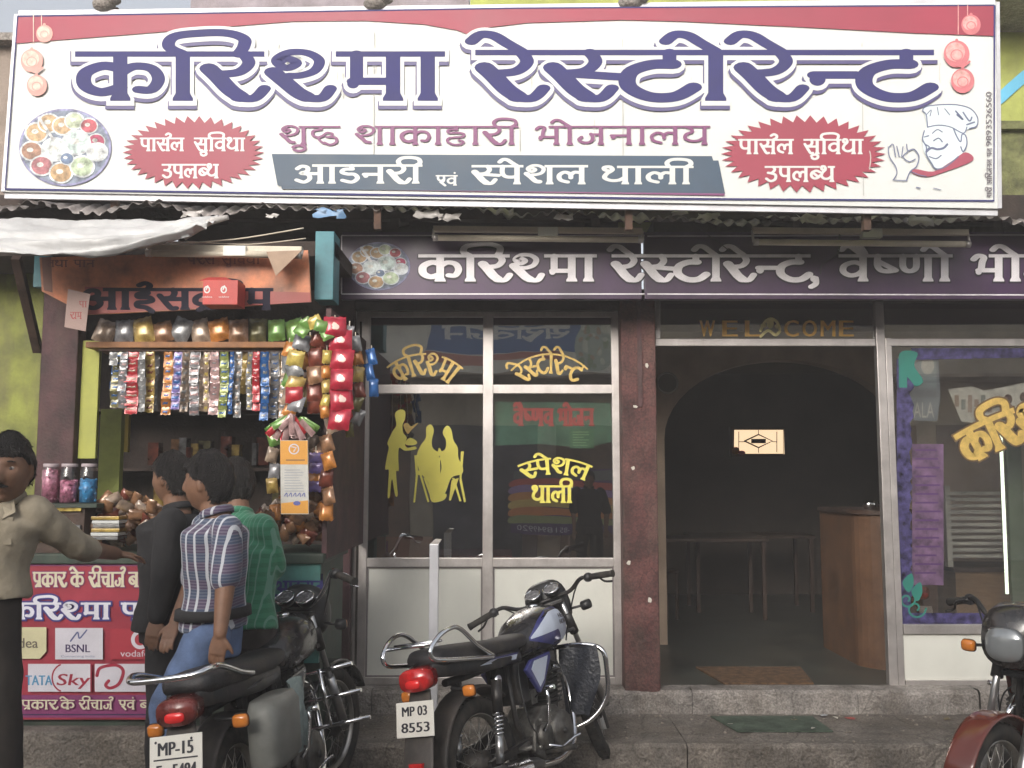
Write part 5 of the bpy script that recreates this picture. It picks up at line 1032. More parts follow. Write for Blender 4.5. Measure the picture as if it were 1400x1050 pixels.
b2 = thing('packet_pile', 'pile of brown wrapped goods and silver boxes on the left half of the counter', 'packet heap', P(160, 740, 5.0))
for i in range(80):
    px = rr.uniform(112, 235); py = rr.uniform(672+abs(px-165)*.4, 740)
    inst(me[rr.choice(['brown', 'tan', 'maroon', 'brown'])], 'packet', b2, Matrix.Translation(P(px, py, 5.12+rr.uniform(-.05, .1))) @ Matrix.Rotation(rr.uniform(0, 3.1), 4, 'Y') @ Matrix.Rotation(rr.uniform(-.8, .8), 4, 'Z'))
for k in range(6):
    m = MB(); a = P(124+rr.uniform(-3, 3), 738-k*5.5, 4.98); m.box((a.x, 4.96+rr.uniform(0, .03), a.z), (a.x+.13+rr.uniform(0, .02), 5.12, a.z+.016)); part('flat_box', m, [F['silver'], M_white, F['gold']][k % 3], b2, bevel=.002)
dc = thing('display_case', 'low glass topped case with yellow strips on the counter behind the man in tan', 'display case', P(60, 745, 5.0))
ztop_ = Z(688, 5.1)
m = MB(); m.box((xk0+.05, 5.0, zc+.03), (X(118, 5.0), 5.34, ztop_-.02)); part('case_body', m, M_dkwood, dc)
m = MB(); m.box((xk0+.03, 4.98, ztop_-.02), (X(136, 5.0), 5.4, ztop_)); part('case_top', m, M_grn, dc)
for y_, c in ((693, F['yellow']), (718, F['silver']), (735, F['yellow'])):
    m = MB(); m.box((xk0+.1, 4.985, Z(y_+6, 4.98)), (X(112, 4.98), 4.998, Z(y_, 4.98))); part('strip', m, c, dc)
for k, (a, b, c, nm) in enumerate([(57, 82, 'sweet_pink', 'leftmost plastic jar of pink sweets on the kiosk counter'), (82, 108, 'sweet_pink2', 'second plastic jar of pink sweets, beside the blue one'), (109, 134, 'sweet_blue', 'plastic jar filled with blue packets on the kiosk counter')]):
    Y = 5.12; x_ = (X(a, Y)+X(b, Y))/2; r_ = (X(b, Y)-X(a, Y))/2*.96; h = Z(634, Y)-ztop_; t = thing('sweet_jar', nm, 'jar', (x_, Y, ztop_), 'jars on the kiosk counter')
    m = MB(); m.lathe((x_, Y, ztop_), (0, 0, 1), [(0, .002), (r_*.92, .002), (r_, .015), (r_, h*.8), (r_*.8, h*.9), (r_*.8, h*.93)], seg=20); part('jar_wall', m, glass_mat('jar_plastic_%d' % k, (.9, .9, .92)), t)
    mm = [foil('sweet_pink', (.55, .22, .30), (.3, .08, .12), .4, 50), foil('sweet_pink2', (.52, .18, .27), (.25, .06, .1), .4, 60), foil('sweet_blue', (.05, .32, .60), (.04, .12, .35), .4, 30)][k]
    m = MB(); f_ = (.86, .55, .6)[k]
    for q in range(70): 
        an = rr.uniform(0, 6.28); rad = r_*.86*rr.random()**.4; m.sphere((x_+rad*cos(an), Y+rad*sin(an), ztop_+.012+rr.random()*h*f_*.93), .009, seg=6, rings=4)
    m.lathe((x_, Y, ztop_+.004), (0, 0, 1), [(0, 0), (r_*.88, 0), (r_*.9, h*f_*.95), (0, h*f_)], seg=14); o = part('sweets', m, mm, t); o['kind'] = 'stuff'
    m = MB(); m.cyl((x_, Y, ztop_+h*.92), (x_, Y, ztop_+h), r_*.84, seg=20); part('lid', m, mat('lid_pale', (.5, .42, .44), .4), t, bevel=.002)
GB = {556: 'top', 636: 'middle', 696: 'bottom'}; gcount = {}
for k in range(26):   # dim goods at the back
    px = 178+k*10; py = rr.choice([556, 636, 696]); Y = 6.08; w = rr.uniform(.04, .08); h = rr.uniform(.08, .2); z = Z(py, 6.1)
    m = MB(); x_ = X(px, Y); m.box((x_-w/2, Y, z), (x_+w/2, Y+.08, z+h)); o = m.build('goods_box', [F['olive'], F['brown'], F['grey'], F['maroon'], F['gold']][k % 5]); gcount[py] = gcount.get(py, -1)+1; tag(o, 'dim %s box, %s along from the left on the %s back shelf of the kiosk' % (['olive', 'brown', 'grey', 'maroon', 'gold'][k % 5], NW[gcount[py]], GB[py]), 'box', 'boxes on the kiosk back shelves')
# aluminium post standing by the window
ap = thing('aluminium_post', 'white square aluminium post standing on the pavement in front of the shop window', 'post', (X(595, 5.6), 5.6, Zl))
m = MB(); m.box((X(588, 5.6), 5.6, Zl), (X(600, 5.6), 5.66, Z(744, 5.6))); part('tube', m, mat('white_aluminium', (.72, .72, .76), .35, .4, n=.05), ap, bevel=.003)
m = MB(); m.prism([(X(588, 5.6), 5.601, Z(744, 5.6)), (X(600, 5.6), 5.601, Z(744, 5.6)), (X(604, 5.6), 5.601, Z(738, 5.6)), (X(596, 5.6), 5.601, Z(737, 5.6))], (0, .055, 0)); part('cut_end', m, M_alu, ap)
# ---------------------------------------------------------------- people
def solidify_union(mb, name, mats, parent, voxel=.006, smooth=5, disp=0, dscale=.12, seed=0, label=None):
    me = mb.mesh(name, mats, fix=True); o = bpy.data.objects.new(name, me); COL.objects.link(o)
    m = o.modifiers.new('r', 'REMESH'); m.mode = 'VOXEL'; m.voxel_size = voxel; m.use_smooth_shade = True
    if smooth: s_ = o.modifiers.new('s', 'SMOOTH'); s_.factor = .5; s_.iterations = smooth
    dg = bpy.context.evaluated_depsgraph_get(); dg.update(); me2 = bpy.data.meshes.new_from_object(o.evaluated_get(dg))
    bpy.data.objects.remove(o); bpy.data.meshes.remove(me)
    if disp:
        me2.update(); nn = [v.normal.copy() for v in me2.vertices]
        for v, n in zip(me2.vertices, nn):
            p = v.co; q = Vector((p.x/dscale, p.y/dscale, p.z/dscale*.55+seed))
            f = noise.noise(q)+.6*noise.noise(q*2.3+Vector((seed, 5, 2)))
            f += .55*(1-2*abs(noise.noise(Vector((p.x*9+p.z*4, p.y*9, p.z*6+seed)))))
            v.co += n*disp*f
    me2.materials.clear()
    for m_ in (mats if isinstance(mats, list) else [mats]): me2.materials.append(m_)
    for p in me2.polygons: p.use_smooth = True
    me2.name = name; o = bpy.data.objects.new(name, me2); COL.objects.link(o)
    if parent: o.parent = parent; o.matrix_parent_inverse = Matrix.Translation(-Vector(parent.location))
    if label: o['label'] = label
    return o
def headshape(d):
    """unit direction -> point; x forward, y left, z up"""
    x, y, z = d; X_ = .098*x; Y_ = .077*y; Z_ = .121*z
    g = lambda a, s: math.exp(-(a/s)**2)
    if Z_ < .0:
        t = min(1, -Z_/.12); Y_ *= 1-.30*t*t; 
        if x < 0: X_ *= 1-.35*t
        else: X_ *= 1+.02*t
    if Z_ > .02 and x > 0: X_ *= 1-.10*((Z_-.02)/.1)**2
    if x > .2:
        k = min(1, (x-.2)*2)
        if -.045 < Z_ < .035: X_ += k*g(Y_, .0115)*(.004+.023*max(0, min(1, (.03-Z_)/.055)))*(1 if Z_ > -.033 else max(0, 1-(-.033-Z_)/.01))
        X_ -= k*.0085*g(abs(Y_)-.031, .014)*g(Z_-.014, .011)
        X_ += k*.0045*g(Z_-.034, .009)*(1 if abs(Y_) < .045 else .3)
        X_ += k*.0035*g(abs(Y_)-.04, .018)*g(Z_+.018, .018)
        X_ += k*.006*g(Y_, .021)*(g(Z_+.056, .006)+1.0*g(Z_+.069, .007)); X_ -= k*.003*g(Y_, .02)*g(Z_+.083, .006)
        X_ += k*.010*g(Y_, .024)*g(Z_+.101, .015)
    return Vector((X_, Y_, Z_))
def add_head(mb, M, seg=64, rings=56):
    vs = []
    for i in range(rings+1):
        t = pi*i/rings
        for k in range(seg):
            a = 2*pi*k/seg; vs.append(M @ headshape((sin(t)*cos(a), sin(t)*sin(a), cos(t))))
    mb.add(vs, [(i*seg+k, (i+1)*seg+k, (i+1)*seg+(k+1) % seg, i*seg+(k+1) % seg) for i in range(rings) for k in range(seg)], 0, True)
    for s_ in (-1, 1):
        R_ = M.to_3x3() @ Matrix.Rotation(.25*s_, 3, 'Z'); mb.sphere(M @ Vector((-.008, .076*s_, -.004)), (.016, .008, .031), 0, 12, 8, R_)
def hair_mesh(M, front=.055, vol=.014, seed=0, back=-.075, side=.0):
    pool = []; rh = random.Random(seed)
    seg, rings = 72, 48; vs = []
    for i in range(rings+1):
        t = pi*i/rings
        for k in range(seg):
            a = 2*pi*k/seg; d = Vector((sin(t)*cos(a), sin(t)*sin(a), cos(t))); p = headshape(d)
            # hairline height round the head
            c = d.x/max(1e-6, math.hypot(d.x, d.y)); line = front if c > .55 else (front+(side-front)*min(1, (.55-c)/.35) if c > .2 else (side if c > -.15 else side+(back-side)*min(1, (-.15-c)/.5)))
            line += .006*noise.noise(Vector((a*5, seed, 0)))
            inside = max(0, min(1, (p.z-line)/.010+.5)); n = p.normalized()
            w = vol*(1+.35*noise.noise(p*38+Vector((seed, 0, 0)))+.35*noise.noise(Vector((a*9, p.z*14, seed))))+.004*max(0, p.z*10)
            vs.append(M @ (p+n*(w*inside-.012*(1-inside))))
            if inside > .6: pool.append((p, n, w))
    m = MB(); m.add(vs, [(i*seg+k, (i+1)*seg+k, (i+1)*seg+(k+1) % seg, i*seg+(k+1) % seg) for i in range(rings) for k in range(seg)], 0, True)
    for _ in range(1500):   # locks over the cap of hair
        p, n, w = rh.choice(pool); q = p+n*w*.9+Vector((rh.uniform(-.004, .004), rh.uniform(-.004, .004), rh.uniform(-.004, .004))); fl = Vector((.35+rh.uniform(-.5, .5), p.y*7+rh.uniform(-.4, .4), -.75 if p.z < .07 else .1)); fl = (fl-n*fl.dot(n)*.8).normalized(); L = rh.uniform(.010, .020); sd_ = n.cross(fl).normalized()*rh.uniform(.0012, .0028)
        a_, b_, c_ = q, q+fl*L*.5+n*.0012, q+fl*L+n*rh.uniform(-.002, .0012)
        m.add([M @ v for v in (a_-sd_, a_+sd_, b_+sd_, b_-sd_, c_)], [(0, 1, 2, 3), (3, 2, 4)], 0, True)
    return m
def limb(mb, pts, rs, seg=14, sq=1.0): 
    q = crom(pts, 5) if len(pts) > 2 else [Vector(p) for p in pts]; n = len(q); R = []
    for i in range(n):
        f = i/(n-1)*(len(rs)-1); a = int(min(f, len(rs)-2)); R.append(rs[a]+(rs[a+1]-rs[a])*(f-a))
    mb.tube(q, R, seg=seg, sq=sq)
    mb.sphere(q[0], R[0]*.98, 0, 12, 8); mb.sphere(q[-1], R[-1]*.98, 0, 12, 8)
def hand(mb, w, d, nrm, s=1.0, curl=.5, thumb=1):
    """w wrist, d along the hand, nrm out of the back of the hand, thumb side sign"""
    d = Vector(d).normalized(); nrm = Vector(nrm); nrm = (nrm-d*nrm.dot(d)).normalized(); sd = d.cross(nrm)*thumb; w = Vector(w)
    mb.loft([(w, sd*.026*s, nrm*.019*s, 2.2), (w+d*.03*s, sd*.035*s, nrm*.017*s, 2.4), (w+d*.07*s, sd*.041*s, nrm*.014*s, 2.6), (w+d*.092*s, sd*.040*s, nrm*.012*s, 2.6)], seg=16)
    for i, (o_, L) in enumerate(((.030, .072), (.011, .08), (-.010, .075), (-.030, .058))):
        p = w+d*.085*s+sd*o_*s; q = [p]; a = curl*.35; dd = d
        for k, f in enumerate((.45, .32, .23)):
            dd = (d*cos(a)-nrm*sin(a)); p = p+dd*L*f*s; q.append(p); a += curl*.6
        mb.tube(q, [.0092*s, .0088*s, .008*s, .0068*s], seg=8); mb.sphere(q[-1], .0068*s, 0, 8, 6)
    p = w+d*.03*s+sd*.03*s; q = [p, p+(sd*.6+d*.7-nrm*.1).normalized()*.035*s, p+(sd*.62+d*.9-nrm*.3).normalized()*.065*s]; mb.tube(q, [.012*s, .0105*s, .008*s], seg=8); mb.sphere(q[-1], .008*s, 0, 8, 6)
def frame_of(fwd, up=(0, 0, 1)):
    f = Vector(fwd).normalized(); u = Vector(up); l = u.cross(f).normalized(); u = f.cross(l); return f, l, u
SKIN = mat('brown_skin', (.22, .115, .07), .5, n=.12, ns=18, bump=.08, bs=160)
HAIR = mat('black_hair', (.014, .011, .010), .42, n=.4, ns=60, bump=.8, bs=220)
EYEW = mat('eye_white', (.34, .29, .26), .2, n=0); EYED = mat('eye_dark', (.02, .012, .01), .15, n=0)
def torso(mb, pel, chest, neck, F_, w=(.165, .15, .175, .19, .12), d=(.115, .10, .115, .11, .075), grow=0, lo=0, hi=1):
    """elliptic sections from the pelvis through the waist and chest to the neck base"""
    pts = [pel, pel.lerp(chest, .5), chest, chest.lerp(neck, .62), neck]; f, l, u = frame_of(F_)
    secs = []
    for i, p in enumerate(pts):
        ax = (pts[min(i+1, 4)]-pts[max(i-1, 0)]).normalized(); ll = (l-ax*l.dot(ax)).normalized(); ff = ll.cross(ax).normalized()
        secs.append([p, ll, ff, w[i]+grow, d[i]+grow])
    out = []
    for i in range(4):
        for k in range(5):
            t = k/5; s_ = t*t*(3-2*t); a, b = secs[i], secs[i+1]
            out.append((a[0].lerp(b[0], t), (a[1].lerp(b[1], t))*(a[3]+(b[3]-a[3])*s_), (a[2].lerp(b[2], t))*(a[4]+(b[4]-a[4])*s_), 2.35))
    b = secs[4]; out.append((b[0], b[1]*b[3], b[2]*b[4], 2.2)); n = len(out); i0 = int(lo*n); i1 = max(i0+2, int(hi*n))
    mb.loft(out[i0:i1], seg=28)
def person(label, S, clothes):
    g = lambda k: Vector(S[k]); base = Vector((g('pel').x, g('pel').y, S.get('ground', GZ)))
    t = thing('person', label, 'person', base); pel, chest, neck, hd = g('pel'), g('chest'), g('neck'), g('head'); F_ = S['face']; HF = S.get('look', F_); f, l, u = frame_of(HF, S.get('up', (0, 0, 1)))
    k = S.get('hs', 1.0); M = Matrix(((f.x*k, l.x*k, u.x*k, hd.x), (f.y*k, l.y*k, u.y*k, hd.y), (f.z*k, l.z*k, u.z*k, hd.z), (0, 0, 0, 1)))
    b = MB(); add_head(b, M); limb(b, [neck-(hd-neck)*.1, neck.lerp(hd, .45), hd-f*.012-u*.02], [.062, .055, .055], 16)
    torso(b, pel, chest, neck, F_, w=(.145, .125, .145, .14, .055), d=(.09, .08, .092, .085, .055))
    for s_, n_ in ((1, 'L'), (-1, 'R')):
        sh, el, wr = g('sh'+n_), g('el'+n_), g('wr'+n_)
        limb(b, [sh, el], [.052, .041]); limb(b, [el, wr], [.041, .027]); hand(b, wr, S.get('hd'+n_, (wr-el)), S.get('hn'+n_, (0, 0, 1)), .88, S.get('curl', .5), S.get('th'+n_, 1))
        hp, kn, an = g('hp'+n_), g('kn'+n_), g('an'+n_); limb(b, [hp, kn], [.085, .056]); limb(b, [kn, an], [.058, .038])
        ft = frame_of(S.get('foot'+n_, F_))[0]; b.loft([(an-ft*.06-Vector((0, 0, .04)), Vector((-ft.y, ft.x, 0))*.03, (0, 0, .03), 2.3), (an-Vector((0, 0, .035)), Vector((-ft.y, ft.x, 0))*.036, (0, 0, .045), 2.3), (an+ft*.09-Vector((0, 0, .055)), Vector((-ft.y, ft.x, 0))*.045, (0, 0, .022), 2.3), (an+ft*.16-Vector((0, 0, .065)), Vector((-ft.y, ft.x, 0))*.035, (0, 0, .012), 2.3)], seg=12)
    solidify_union(b, 'body', [S.get('skin', SKIN)], t, .0052, 3)
    h = hair_mesh(M, **S.get('hair', {})); part('hair', h, HAIR, t, fix=False)
    for s_ in (-1, 1):
        m = MB(); c = M @ Vector((.0735, .030*s_, .011)); m.sphere(c, (.0125*k, .0125*k, .0105*k), 0, 12, 8); m.sphere(c+f*.0075*k, .0068*k, 1, 8, 6); part('eye', m, [EYEW, EYED], t, fix=False)
        m = MB(); m.tube([M @ Vector((.092-abs(q)*4.5*.09*.25, (.031+q)*s_, .033+.004*(1-abs(q)*50))) for q in (-.016, -.008, 0, .010, .018)], [.002, .003, .0032, .0025, .0012], seg=6); part('eyebrow', m, HAIR, t)
    if S.get('moustache'):
        m = MB(); m.tube([M @ Vector((.1-.35*abs(q)-.0, q, -.047-.18*abs(q))) for q in (-.026, -.015, -.005, 0, .005, .015, .026)], [.0025, .0052, .0062, .006, .0062, .0052, .0025], seg=8); part('moustache', m, HAIR, t)
    for c in clothes: c(t, S, g)
    return t
def shirt(m, sleeve='half', grow=.016, hem=0.0, disp=.005, name='shirt', seed=0, collar=True):
    def f(t, S, g):
        b = MB(); pel, chest, neck = g('pel'), g('chest'), g('neck'); dn = (pel-chest).normalized()
        torso(b, pel+dn*hem, chest, neck.lerp(chest, .05), S['face'], w=tuple(q*S.get('slim', 1) for q in (.178, .145, .165, .180, .072)), d=(.108, .10, .108, .104, .064), grow=grow)
        for n_ in 'LR':
            sh, el, wr = g('sh'+n_), g('el'+n_), g('wr'+n_)
            e1 = {'half': sh.lerp(el, .86), 'long': el, 'elbow': el}[sleeve]; b.sphere(sh+(neck-sh)*.10, .066+grow*.3, 0, 14, 10); limb(b, [sh, e1], [.062+grow*.3, (.050 if sleeve == 'elbow' else .058)+grow*.6])
            if sleeve == 'long': limb(b, [el, wr.lerp(el, .06)], [.056+grow*.4, .042])
            if sleeve == 'elbow': limb(b, [el, el.lerp(wr, .3)], [.050+grow*.4, .046])
        o = solidify_union(b, name, [m], t, .0085, 4, disp, .11, seed)
        if collar:
            f_, l, u = frame_of(S['face']); c = MB(); q = g('neck')
            pts = [q+l*.066*cos(a)+f_*.062*sin(a)+u*(.018-.02*sin(a)) for a in [pi/2+.35+(2*pi-.7)*k/20 for k in range(21)]]
            c.tube(pts, .008, seg=8, sq=2.2); part('collar', c, m, t)
    return f
def trousers(m, grow=.012, disp=.007, seed=3, name='trousers'):
    def f(t, S, g):
        b = MB(); pel = g('pel'); chest = g('chest'); fr, l, u = frame_of(S['face']); up = (chest-pel).normalized()
        k_ = S.get('slim', 1); b.loft([(pel-up*.12, l*.15*k_, fr*.105*k_, 2.3), (pel-up*.02, l*.160*k_, fr*.108*k_, 2.4), (pel+up*.06, l*.155*k_, fr*.105*k_, 2.4)], seg=24)
        for n_ in 'LR':
            hp, kn, an = g('hp'+n_), g('kn'+n_), g('an'+n_); limb(b, [hp, kn], [.090+grow*.5, .064+grow*.5]); limb(b, [kn, an+(kn-an).normalized()*.03], [.063+grow*.5, .055+grow*.5])
        solidify_union(b, name, [m], t, .009, 4, disp, .10, seed)
    return f
def placket(m):
    def f(t, S, g):
        pel, chest, neck = g('pel'), g('chest'), g('neck'); fr, l, u = frame_of(S['face']); q = crom([neck+fr*.078-u*.02, neck.lerp(chest, .5)+fr*.125, chest+fr*.135, pel.lerp(chest, .5)+fr*.128, pel+fr*.132-u*.03], 6)
        b = MB(); b.tube(q, .014, seg=8, sq=.35, ref=fr); part('placket', b, m, t)
        for s_ in (-1, 1):
            b = MB(); a0 = neck+u*.012+fr*.045+l*.052*s_; b.prism([a0, neck-u*.005+fr*.085+l*.012*s_, neck-u*.06+fr*.102+l*.035*s_, neck-u*.035+fr*.088+l*.075*s_], fr*.006); part('collar_flap', b, m, t, bevel=.002)
        for k in (4, 9, 14, 19, 23): b = MB(); b.lathe(q[k]+fr*.004, fr, [(0, .004), (.0055, .003), (.006, 0)], seg=10); part('button', b, M_cream, t)
        b = MB(); c = chest+l*.062+u*.02+fr*.104; b.obox(c, l*.042-fr*.010, fr*.004, u*.05); part('pocket', b, m, t, bevel=.004)
    return f
def belt(m):
    def f(t, S, g):
        b = MB(); pel = g('pel'); chest = g('chest'); fr, l, u = frame_of(S['face']); up = (chest-pel).normalized()
        b.loft([(pel+up*.045, l*.183, fr*.128, 2.35), (pel+up*.085, l*.18, fr*.125, 2.35)], seg=28); part('belt', b, m, t)
    return f
# striped cotton: bold light lines on blue and plum patches
def stripe_mat(name, base, base2, line, sc, axis='X', width=.18):
    m = mat(name, base, .8, n=.1, ns=9, sheen=.2); t = m.node_tree; b = t.nodes['Principled BSDF']; tc = t.nodes['Texture Coordinate']
    def wave(s_, th, rot, band='X'):
        mp = t.nodes.new('ShaderNodeMapping'); mp.inputs['Rotation'].default_value = rot; t.links.new(tc.outputs['Object'], mp.inputs[0])
        w = t.nodes.new('ShaderNodeTexWave'); w.bands_direction = band; w.inputs['Scale'].default_value = s_; w.inputs['Distortion'].default_value = .6; w.inputs['Detail Scale'].default_value = 1.5; t.links.new(mp.outputs[0], w.inputs[0])
        g_ = t.nodes.new('ShaderNodeMath'); g_.operation = 'GREATER_THAN'; g_.inputs[1].default_value = th; t.links.new(w.outputs['Fac'], g_.inputs[0]); return g_
    a = wave(sc, 1-width, (0, 0, .5)); c = wave(sc*.55, .5, (0, 1.57, 0)); 
    m1 = t.nodes.new('ShaderNodeMix'); m1.data_type = 'RGBA'; t.links.new(c.outputs[0], m1.inputs[0]); m1.inputs[6].default_value = (*base, 1); m1.inputs[7].default_value = (*base2, 1)
    d = wave(sc*3.4, .62, (0, 1.57, .1)); m3 = t.nodes.new('ShaderNodeMix'); m3.data_type = 'RGBA'; md = t.nodes.new('ShaderNodeMath'); md.operation = 'MULTIPLY'; md.inputs[1].default_value = .16; t.links.new(d.outputs[0], md.inputs[0]); t.links.new(md.outputs[0], m3.inputs[0]); t.links.new(m1.outputs[2], m3.inputs[6]); m3.inputs[7].default_value = (*line, 1)
    m2 = t.nodes.new('ShaderNodeMix'); m2.data_type = 'RGBA'; t.links.new(a.outputs[0], m2.inputs[0]); t.links.new(m3.outputs[2], m2.inputs[6]); m2.inputs[7].default_value = (*line, 1)
    t.links.new(m2.outputs[2], b.inputs['Base Color']); return m
M_str = stripe_mat('striped_cotton', (.045, .065, .12), (.075, .05, .10), (.50, .52, .56), 7.5, width=.13)
M_gsh = stripe_mat('green_check', (.02, .15, .075), (.03, .19, .10), (.12, .27, .2), 14, width=.08)
M_blk = mat('charcoal_cloth', (.022, .021, .023), .85, n=.25, ns=7, bump=.2, bs=30)
M_tan = mat('tan_khaki_cloth', (.36, .31, .23), .85, n=.15, ns=8, bump=.25, bs=25)
M_jean = mat('washed_denim', (.12, .18, .33), .85, n=.25, ns=6, bump=.2, bs=200)
M_dkt = mat('dark_trouser_cloth', (.035, .028, .024), .85, n=.25, ns=7)
def V(x, y, Y): return P(x, y, Y)
def sole(m_, nm='shoe'):
    def f(t, S, g):
        for n_ in 'LR':
            an = g('an'+n_); ft = frame_of(S.get('foot'+n_, S['face']))[0]; sd_ = Vector((-ft.y, ft.x, 0)); z0 = an.z-.085
            b = MB(); b.loft([(Vector((an.x, an.y, z0+.03))-ft*.075, sd_*.034, (0, 0, .03), 2.6), (Vector((an.x, an.y, z0+.045)), sd_*.044, (0, 0, .045), 2.6), (Vector((an.x, an.y, z0+.032))+ft*.1, sd_*.052, (0, 0, .032), 2.6), (Vector((an.x, an.y, z0+.022))+ft*.18, sd_*.04, (0, 0, .02), 2.6)], seg=14); part(nm, b, m_, t)
    return f
# the young man in the striped shirt, leaning back against the left motorcycle, looking left
Y1 = 4.1; A1 = .084
F1 = (-.94, .34, 0)
person('young man in striped blue shirt and jeans leaning by the left motorcycle looking left', dict(slim=.87,
    pel=V(292, 858, Y1), chest=V(294, 760, Y1), neck=V(296, 706, Y1), head=V(284, 661, Y1), face=F1, look=(-.97, .2, .02), hs=1.0,
    shL=V(311, 728, Y1-.15), elL=V(308, 800, Y1-.2), wrL=V(301, 866, Y1-.25), hdL=(-.12, -.05, -1), hnL=(0, -1, .0), thL=-1,
    shR=V(282, 724, Y1+.16), elR=V(262, 800, Y1+.22), wrR=V(240, 850, Y1+.1), thR=1,
    hpL=V(286, 868, Y1-.08), knL=V(228, 965, Y1-.12), anL=V(232, 1080, Y1-.1)+Vector((0, 0, 0)), hpR=V(290, 868, Y1+.1), knR=V(240, 965, Y1+.12), anR=V(244, 1072, Y1+.12),
    hair=dict(front=.045, vol=.021, side=.012, back=-.07, seed=2)),
    [trousers(M_jean, grow=.004), shirt(M_str, 'half', grow=.006, hem=.0, disp=.006, seed=1), belt(M_blk), sole(M_black)])
# the man in charcoal
Y2 = 4.5
person('man in a plain charcoal long sleeved shirt facing the kiosk, left of the striped shirt', dict(
    pel=V(236, 840, Y2), chest=V(240, 752, Y2), neck=V(243, 700, Y2), head=V(235, 655, Y2), face=(-.8, .6, 0), look=(-.93, .36, 0), hs=.95,
    shL=V(232, 716, Y2-.14), elL=V(226, 790, Y2-.18), wrL=V(214, 845, Y2-.22), hnL=(0, -1, 0), thL=-1,
    shR=V(258, 716, Y2+.12), elR=V(250, 780, Y2+.2), wrR=V(225, 800, Y2+.3),
    hpL=V(230, 850, Y2-.07), knL=V(222, 950, Y2-.1), anL=V(218, 1066, Y2-.08), hpR=V(244, 850, Y2+.07), knR=V(240, 950, Y2+.08), anR=V(246, 1050, Y2+.1),
    hair=dict(front=.045, vol=.016, side=.01, back=-.07, seed=5)),
    [trousers(M_blk), shirt(M_blk, 'long', grow=.012, hem=.06, seed=4), sole(M_black)])
# the man in green
Y3 = 4.5
person('man in a green checked shirt bending to the kiosk counter behind the striped shirt', dict(
    slim=.88, pel=V(330, 848, Y3), chest=V(336, 765, Y3+.04), neck=V(326, 706, Y3+.14), head=V(322, 664, Y3+.2), face=(-.15, .98, 0), look=(-.4, .9, -.1), hs=.98,
    shL=V(318, 722, Y3+.08), elL=V(306, 780, Y3+.22), wrL=V(325, 790, Y3+.38), shR=V(360, 724, Y3+.02), elR=V(374, 782, Y3+.08), wrR=V(364, 800, Y3+.3), hnR=(0, -1, 0), 
    hpL=V(330, 858, Y3), knL=V(328, 955, Y3), anL=V(326, 1062, Y3), hpR=V(352, 858, Y3), knR=V(354, 955, Y3), anR=V(358, 1060, Y3),
    hair=dict(front=.05, vol=.02, side=.0, back=-.08, seed=8)),
    [trousers(M_dkt), shirt(M_gsh, 'half', grow=.014, hem=.04, seed=7), sole(M_black)])
# the man in tan at the left edge
Y4 = 3.5
person('moustached man in a tan shirt at the left edge resting one hand on the counter', dict(
    slim=.86, pel=V(-22, 800, Y4), chest=V(-10, 732, Y4), neck=V(6, 686, Y4), head=V(11, 643, Y4-.03), face=(.12, -.99, 0), look=(.22, -.97, -.06), hs=1.02, moustache=True, skin=mat('dark_brown_skin', (.22, .12, .075), .5, n=.12, ns=18),
    shL=V(50, 704, Y4+.02), elL=V(104, 748, Y4+.18), wrL=V(158, 757, Y4+.52), hdL=(.55, .8, -.15), hnL=(.0, -.2, 1), thL=1, shR=V(-56, 704, Y4), elR=V(-80, 790, Y4), wrR=V(-78, 880, Y4-.05),
    hpL=V(-10, 815, Y4), knL=V(2, 940, Y4), anL=V(6, 1092, Y4), hpR=V(-50, 815, Y4), knR=V(-54, 940, Y4), anR=V(-54, 1092, Y4),
    hair=dict(front=.05, vol=.013, side=.02, back=-.06, seed=11)),
    [trousers(M_dkt, grow=.008), shirt(M_tan, 'elbow', grow=.008, hem=.03, disp=.008, seed=9), placket(M_tan), sole(M_dkwood, 'sandal')])
m = MB()
# someone standing across the street, only seen mirrored in the glass
person('dark clothed person standing out on the street, seen mirrored in the lower right pane', dict(
    pel=(1.08, -1.0, .88), chest=(1.08, -1.0, 1.2), neck=(1.08, -1, 1.42), head=(1.08, -.98, 1.55), face=(0, 1, 0),
    shL=(.89, -1, 1.36), elL=(.84, -1, 1.08), wrL=(.86, -.9, .84), shR=(1.27, -1, 1.36), elR=(1.33, -1, 1.08), wrR=(1.3, -.9, .84), hpL=(.99, -1, .84), knL=(.98, -.98, .42), anL=(.97, -1, .04), hpR=(1.17, -1, .84), knR=(1.18, -.98, .42), anR=(1.19, -1, .04), ground=GZ),
    [trousers(M_dkt), shirt(M_blk, 'half'), sole(M_black)])
# ---------------------------------------------------------------- motorcycles
M_frame = mat('frame_black', (.02, .02, .022), .4, .2, n=.2, ns=20, dirt=.45)
M_eng = mat('grey_engine_alloy', (.17, .165, .155), .5, .7, n=.35, ns=18, bump=.15, dirt=.6)
M_engd = mat('dark_engine', (.05, .047, .045), .55, .5, n=.35, ns=18, dirt=.5)
M_seat = mat('seat_vinyl', (.026, .025, .028), .55, n=.3, ns=12, bump=.2, bs=150, dirt=.35)
M_spoke = mat('spoke_steel', (.45, .43, .40), .35, .9, n=.2)
M_lred = mat('red_lens', (.50, .02, .02), .15, n=.2, ns=30, coat=.6)
M_lor = mat('amber_lens', (.62, .20, .03), .15, n=.1, coat=.6)
M_plate = mat('number_plate_white', (.72, .70, .64), .45, n=.04, dirt=.08)
M_pink = ink('plate_black', (.02, .02, .03)); M_brn = mat('splashed_plastic', (.05, .043, .04), .6, n=.35, ns=9, dirt=.6)
M_shock = mat('shock_steel', (.5, .5, .5), .3, .9, n=.1)
